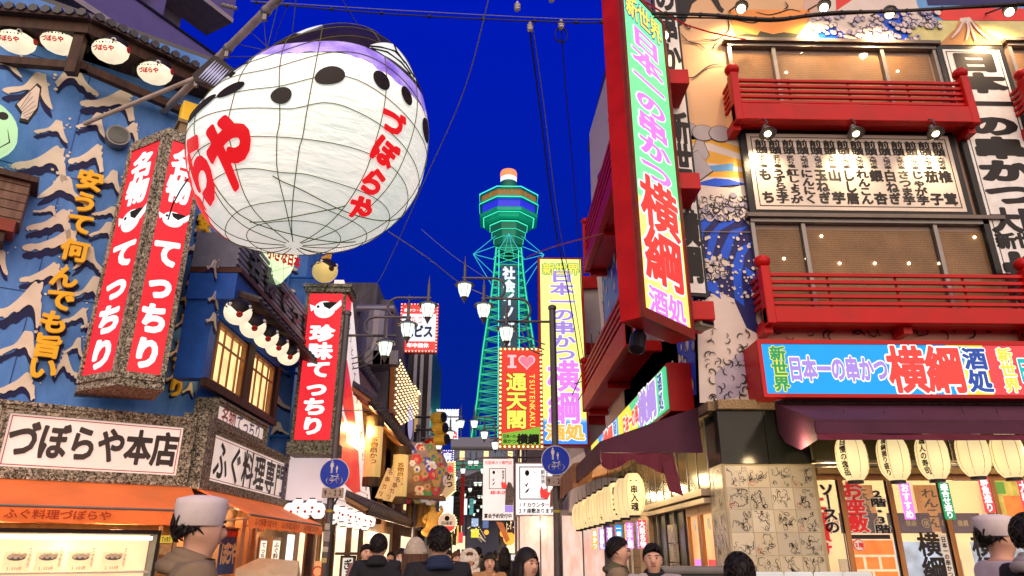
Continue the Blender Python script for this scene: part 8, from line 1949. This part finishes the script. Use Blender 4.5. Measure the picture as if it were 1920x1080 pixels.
def person(x, y, h, rz, label, top, hair='short', hm=hairb, extra=(), pose='stand', trous=None):
    t = thing('person', (x, y, 0), label, 'person', 'people walking in the street'); s = h / 1.72; t.scale = (s, s, s); t.rotation_euler = (0, 0, rz)
    def part(key, nm, m):
        o = bpy.data.objects.new(nm, MB_[key]); COL.objects.link(o); o.parent = t; o.material_slots[0].link = 'OBJECT'; o.material_slots[0].material = m; return o
    part(('body', pose), 'body', skinm); part(('jacket', pose), 'jacket', top); part(('trousers', pose), 'trousers', trous or tr_d); part(('shoes', pose), 'shoes', shoe)
    part('eye', 'eyes', mat('eye_dark', (.02, .012, .01), .15, 0, bump=0)); part('brow', 'eyebrows', hm); part('mouth', 'mouth', mat('lip', (.42, .13, .11), .5, 0, bump=0))
    if hair: part(hair, 'hair', hm)
    for k, m in extra: part(k, {'cap': 'chef_cap', 'beanie': 'beanie', 'collar': 'collar', 'fur': 'fur_trim', 'hood': 'hood', 'mask': 'face_mask', 'backpack': 'backpack'}[k], m)
    return t
blkc = cloth('black', (.018, .018, .022)); khaki = cloth('khaki', (.22, .16, .10)); mauve = cloth('mauve', (.22, .11, .12)); redc = cloth('dull_red', (.30, .05, .04)); camel = cloth('camel', (.38, .20, .09)); offw = cloth('off_white', (.62, .56, .50)); greyc = cloth('grey', (.38, .35, .33)); orc = cloth('rust', (.38, .13, .05)); green = cloth('olive', (.10, .09, .05)); navyc = cloth('navy', (.02, .03, .07)); chefw = cloth('chef_white', (.68, .60, .58))
P_ = pi
person(-1.30, 3.3, 1.845, R_(115), 'man in a pale cap and khaki jacket passing close at the lower left', khaki, 'short', hairb, (('cap', chefw), ('collar', khaki)), 'walk')
person(-1.19, 7.7, 1.79, P_, 'man with short black hair in a black jacket seen from behind, left of the beanie', blkc, 'short', hairb, (('collar', blkc),), 'walk')
person(-.72, 6.9, 1.70, P_ - .1, 'woman in a cream beanie with long brown hair seen from behind', blkc, 'long', hairbr, (('beanie', mat('beanie_cream', (.55, .47, .36), .9, .2, 40, .3)), ('collar', greyc)), 'walk')
person(-.42, 5.7, 1.80, P_ + .25, 'broad man in a dark coat seen from behind, in the middle of the street', blkc, 'short', hairb, (('collar', navyc),), 'walk')
person(-1.80, 10.6, 1.72, R_(25), 'man in a mauve jacket walking towards the viewer on the left', mauve, 'short', hairb, (), 'walk')
person(-1.38, 11.2, 1.66, R_(-10), 'person in a dull red coat wearing a pale face mask', redc, 'long', hairb, (('mask', offw), ('collar', redc)), 'walk')
person(-.82, 13.5, 1.64, 0, 'small dark-haired woman in black behind the broad man', blkc, 'long', hairb, (), 'walk')
person(-.60, 12.2, 1.62, R_(15), 'woman in a rust orange coat next to the white fur hood', orc, 'long', hairbr, (), 'walk')
person(-.35, 10.8, 1.63, R_(8), 'woman in a white coat with a big white fur hood and red skirt', offw, 'long', hairbr, (('hood', offw), ('fur', mat('fur_white', (.75, .66, .58), .95, .2, 50, .4))), 'walk', redc)
person(-.35, 17, 1.72, P_, 'person in an olive jacket walking away behind the fur hood', green, 'short', hairb, (), 'walk')
person(-.05, 9.6, 1.60, R_(5), 'woman with long dark hair in a camel coat facing the viewer', camel, 'long', hairb, (('collar', camel),), 'walk', camel)
person(.22, 14.5, 1.70, P_, 'dark-haired person in black seen from behind beside the small board', blkc, 'long', hairb, (), 'walk')
person(.27, 5.9, 1.64, R_(42), 'woman with black hair in a dark hooded jacket looking right, at the bottom centre', navyc, 'long', hairb, (('collar', blkc),), 'stand')
person(1.12, 6.6, 1.74, R_(75), 'man in a khaki jacket hurrying right, left of the grey hoodie', khaki, 'short', hairb, (('collar', green),), 'walk')
person(1.36, 6.3, 1.68, R_(-12), 'young man in a pale grey hoodie with a backpack, one hand raised to his chest', greyc, 'short', hairb, (('collar', blkc), ('backpack', blkc)), 'hand')
person(3.17, 4.55, 1.83, R_(80), 'cook in a white cap and white coat turned right at the lower right', chefw, 'short', hairb, (('cap', chefw),), 'stand')
person(3.03, 4.05, 1.82, R_(95), 'person in a dark jacket cut by the right picture edge', blkc, 'short', hairb, (('collar', greyc),), 'stand')
person(1.36, 4.1, 1.61, R_(160), 'dark-haired person whose head just shows before the autograph tiles', cloth('brown', (.10, .05, .04)), 'short', hairb, (), 'stand')
wh = ['grey', 'black', 'camel', 'navy', 'olive', 'red', 'off-white', 'brown', 'dark', 'rust']
cm = [greyc, blkc, camel, navyc, green, redc, offw, khaki, blkc, orc]
for k, (x, y) in enumerate([(-2.2, 16), (-1.3, 19), (.3, 21), (-.7, 23), (-1.9, 25), (-.1, 28), (-1.1, 32), (.1, 37), (-.8, 42), (-1.7, 36)]):
    person(x, y, 1.62 + .03 * (k % 5), P_ * (k % 2) + .2 * sin(k * 2.3), 'distant walker in a %s coat, %s of the far crowd' % (wh[k], ['nearest', 'second', 'third', 'fourth', 'fifth', 'sixth', 'seventh', 'ninth', 'farthest', 'eighth'][k]), cm[k], 'long' if k % 3 == 1 else 'short', hairb, (), 'walk')
# small standing board in the crowd and the notice by the left lamp
t = thing('standing_board', (.15, 16, 0), 'small white standing board with a black brush mark among the crowd', 'standing board')
F = Frame((0, 16, 0), u=(1, .15, 0)); a = F.px(937, 1085); b = F.px(968, 1040); g = G().mt(mat('board_edge', (.2, .18, .17), .5)); g.box(F, a[0] - .03, b[0] + .03, .0, b[1] + .03, -.04, -.001); g.build('frame', t)
g = G().mt(glow('box_white2', (.95, .9, .9), .8, .05)); g.box(F, a[0], b[0], b[1] - .9, b[1], 0, .01); g.build('panel', t); brushmark(F, a[0] + .05, b[0] - .06, b[1] - .6, b[1] - .12, .014, t)
t = thing('wooden_sign', (-3.0, 14.2, 0), 'small roofed wooden sign with a white panel and black writing right of the left pole', 'sign')
F = Frame((0, 14.2, 0), u=(1, 0, 0)); a = F.px(640, 1085); b = F.px(662, 1046); g = G().mt(dwood); g.box(F, a[0] - .05, b[0] + .05, 0, b[1] + .04, -.06, -.001); g.build('board', t); g = G().mt(dwood); g.box(F, a[0] - .14, b[0] + .14, b[1] + .05, b[1] + .10, -.16, .08); g.build('roof', t)
g = G().mt(glow('small_white', (.95, .85, .72), .8, .05)); g.box(F, a[0], b[0], b[1] - .62, b[1], 0, .01); g.build('panel', t); g = G().mt(ink); g.vtext(F, (a[0] + b[0]) / 2, b[1] - .02, b[1] - .6, (b[0] - a[0]) * .8, 'ぎふや', .014, .035); g.build('lettering', t)
t = thing('folding_sign', (-3.9, 13.6, 0), 'orange and cream folding sign with a red round mark left of the pole', 'sign')
F = Frame((0, 13.6, 0), u=(1, 0, 0)); a = F.px(588, 1082); b = F.px(603, 1052); g = G().mt(mat('poster_orange', (.75, .35, .15), .5, emit=(.9, .4, .15), es=.3)); g.box(F, a[0], b[0], 0, b[1], -.03, 0); g.build('board', t); g = G().mt(redink); g.stroke(F, [((a[0] + b[0]) / 2 + .09 * cos(q * .7), b[1] - .18 + .09 * sin(q * .7)) for q in range(10)], .025, .004); g.build('mark', t)

# ============================================================ OVERHEAD CABLES
cab = mat('cable_rubber', (.022, .022, .024), .5, 0); cabg = mat('cable_pale', (.20, .21, .22), .5, 0); cabr = mat('cable_red', (.30, .05, .04), .5, 0)
def cable(pts, r, m, label, n=14, sag=0., name='overhead_cable', extra=None, nofix=False):
    P = [py_(x, y, Y) for x, y, Y in pts]; out = []
    for i in range(len(P) - 1):
        p0, p1, p2, p3 = P[max(i - 1, 0)], P[i], P[i + 1], P[min(i + 2, len(P) - 1)]
        for k in range(n):
            f = k / n; out.append(.5 * ((2 * p1) + (-p0 + p2) * f + (2 * p0 - 5 * p1 + 4 * p2 - p3) * f * f + (-p0 + 3 * p1 - 3 * p2 + p3) * f ** 3) - Vector((0, 0, sag * 4 * f * (1 - f))))
    out.append(P[-1]); g = G().mt(m); g.tube(out, r, 6)
    if extra: extra(g, out)
    return g.build(name, at=out[0], label=label, cat='cable')
def ties(g, out):
    for k in range(0, len(out), 4): g.ball(out[k], .035, 6)
cable([(480, 5, 9.5), (760, 28, 9.2), (1080, 42, 8.8), (1180, 36, 8.3)], .014, cab, 'thick black overhead cable running from above the balloon to the tall sign', extra=ties)
cable([(470, 2, 9.6), (760, 20, 9.3), (1080, 36, 8.9), (1180, 30, 8.4)], .008, cabg, 'thin pale overhead cable just above the thick black one')
cable([(1225, 25, 8.1), (1330, 28, 8.1), (1450, 36, 8.1), (1560, 24, 8.1), (1700, 20, 8.1), (1930, 5, 8.1)], .028, cab, 'thick black cable bundle sagging across the top of the mural', extra=ties)
cable([(1225, 33, 8.15), (1340, 34, 8.15), (1450, 40, 8.15), (1560, 28, 8.15), (1930, 10, 8.15)], .014, mat('cable_green', (.03, .06, .05), .5), 'dark green cable twisted along the bundle on the mural')
cable([(993, 55, 9.0), (1012, 200, 10.5), (1040, 420, 13), (1068, 560, 16), (1100, 760, 21)], .016, cab, 'black overhead cable falling from the insulators to the far poles, left strand')
cable([(1000, 58, 9.02), (1020, 200, 10.5), (1048, 420, 13), (1076, 560, 16), (1108, 760, 21)], .010, cabg, 'pale overhead cable beside the black strand falling from the insulators')
cable([(1052, 50, 9.0), (1062, 180, 10.5), (1082, 420, 14), (1094, 620, 19), (1104, 780, 22)], .010, cab, 'thin black overhead cable falling from the right insulator')
cable([(918, -10, 8.5), (870, 170, 10), (800, 330, 13), (738, 470, 16.5), (700, 540, 19), (640, 590, 21)], .010, cabg, 'long thin cable curving down behind the balloon towards the tapered board')
cable([(728, 434, 13), (800, 482, 14), (865, 532, 15), (930, 562, 15)], .012, cabg, 'thin cable from below the balloon to the right street lamps')
cable([(790, 430, 20), (850, 480, 18), (940, 540, 16)], .008, cabg, 'very thin cable slanting above the tower lamps')
cable([(988, 482, 14), (1040, 462, 12), (1130, 438, 10)], .012, cabr, 'dull red cable running from the tower side to the right-hand building')
cable([(1180, -15, 8.1), (1290, 48, 8.6), (1398, 74, 9.1)], .014, redp, 'thin red rod from the tall sign to the left upper window', n=3, name='stay_rod')
cable([(640, 770, 15.2), (780, 768, 29.5)], .012, cabg, 'thin straight cable from the left pole to the next lamp', n=3)
cable([(545, 0, 10), (520, 60, 10.2), (505, 125, 10.4)], .006, cab, 'thin black wire hanging beside the balloon top')
cable([(1128, 640, 20), (1112, 690, 20), (1100, 740, 20.5)], .02, cab, 'tangled black cables on the wall behind the tall yellow sign', extra=lambda g, o: [g.tube([o[5] + Vector((.3 * sin(k), -.1, .5 * cos(k * 1.7))), o[12] + Vector((.4 * cos(k * 2), -.1, -.3)), o[-1] + Vector((.5 * sin(k * 3), -.15, .3 * cos(k)))], .015, 5) for k in range(9)])
for k, (x, y) in enumerate([(994, 50), (1052, 46), (970, 12), (1034, -5)]):
    P = py_(x, y, 9.0); g = G().mt(mat('porcelain', (.60, .56, .52), .3, .1)); g.lathe(P, [(.02, -.09), (.05, -.07), (.035, -.04), (.055, -.02), (.035, .01), (.055, .03), (.03, .06), (.015, .1)], 12); g.build('insulator', at=P, label=['white porcelain insulator at the head of the left falling cables', 'white porcelain insulator at the head of the right falling cable', 'small white insulator hanging near the top above the tower', 'white insulator at the very top edge above the right cables'][k], cat='insulator')
P = py_(1052, 60, 9.0); g = G().mt(cab)
for k in range(3): g.tube([P + Vector((.10 * sin(a), .02 * k, .14 * cos(a) - .05)) for a in lin(0, 2 * pi, 16)], .006, 5)
g.build('cable_loop', at=P, label='coiled loop of black cable below the right insulator', cat='cable')
# utility bits at the top left corner by the pole
P = py_(432, 10, 9.8); g = G().mt(alum); 
for k in range(4): g.lathe(P + Vector((-.12 + .07 * k, 0, -.02 * k)), [(.03, -.04), (.04, 0), (.03, .04)], 10, (1, 0, 0))
g.build('insulator', at=P, label='row of small insulators on a bracket above the left eave', cat='insulator')
# ------------------------------------------------------------ tidy up
if _fo.name in COL.objects: COL.objects.unlink(_fo)
bpy.data.objects.remove(_fo)
for o in COL.objects:
    if '_o' in o: del o['_o']
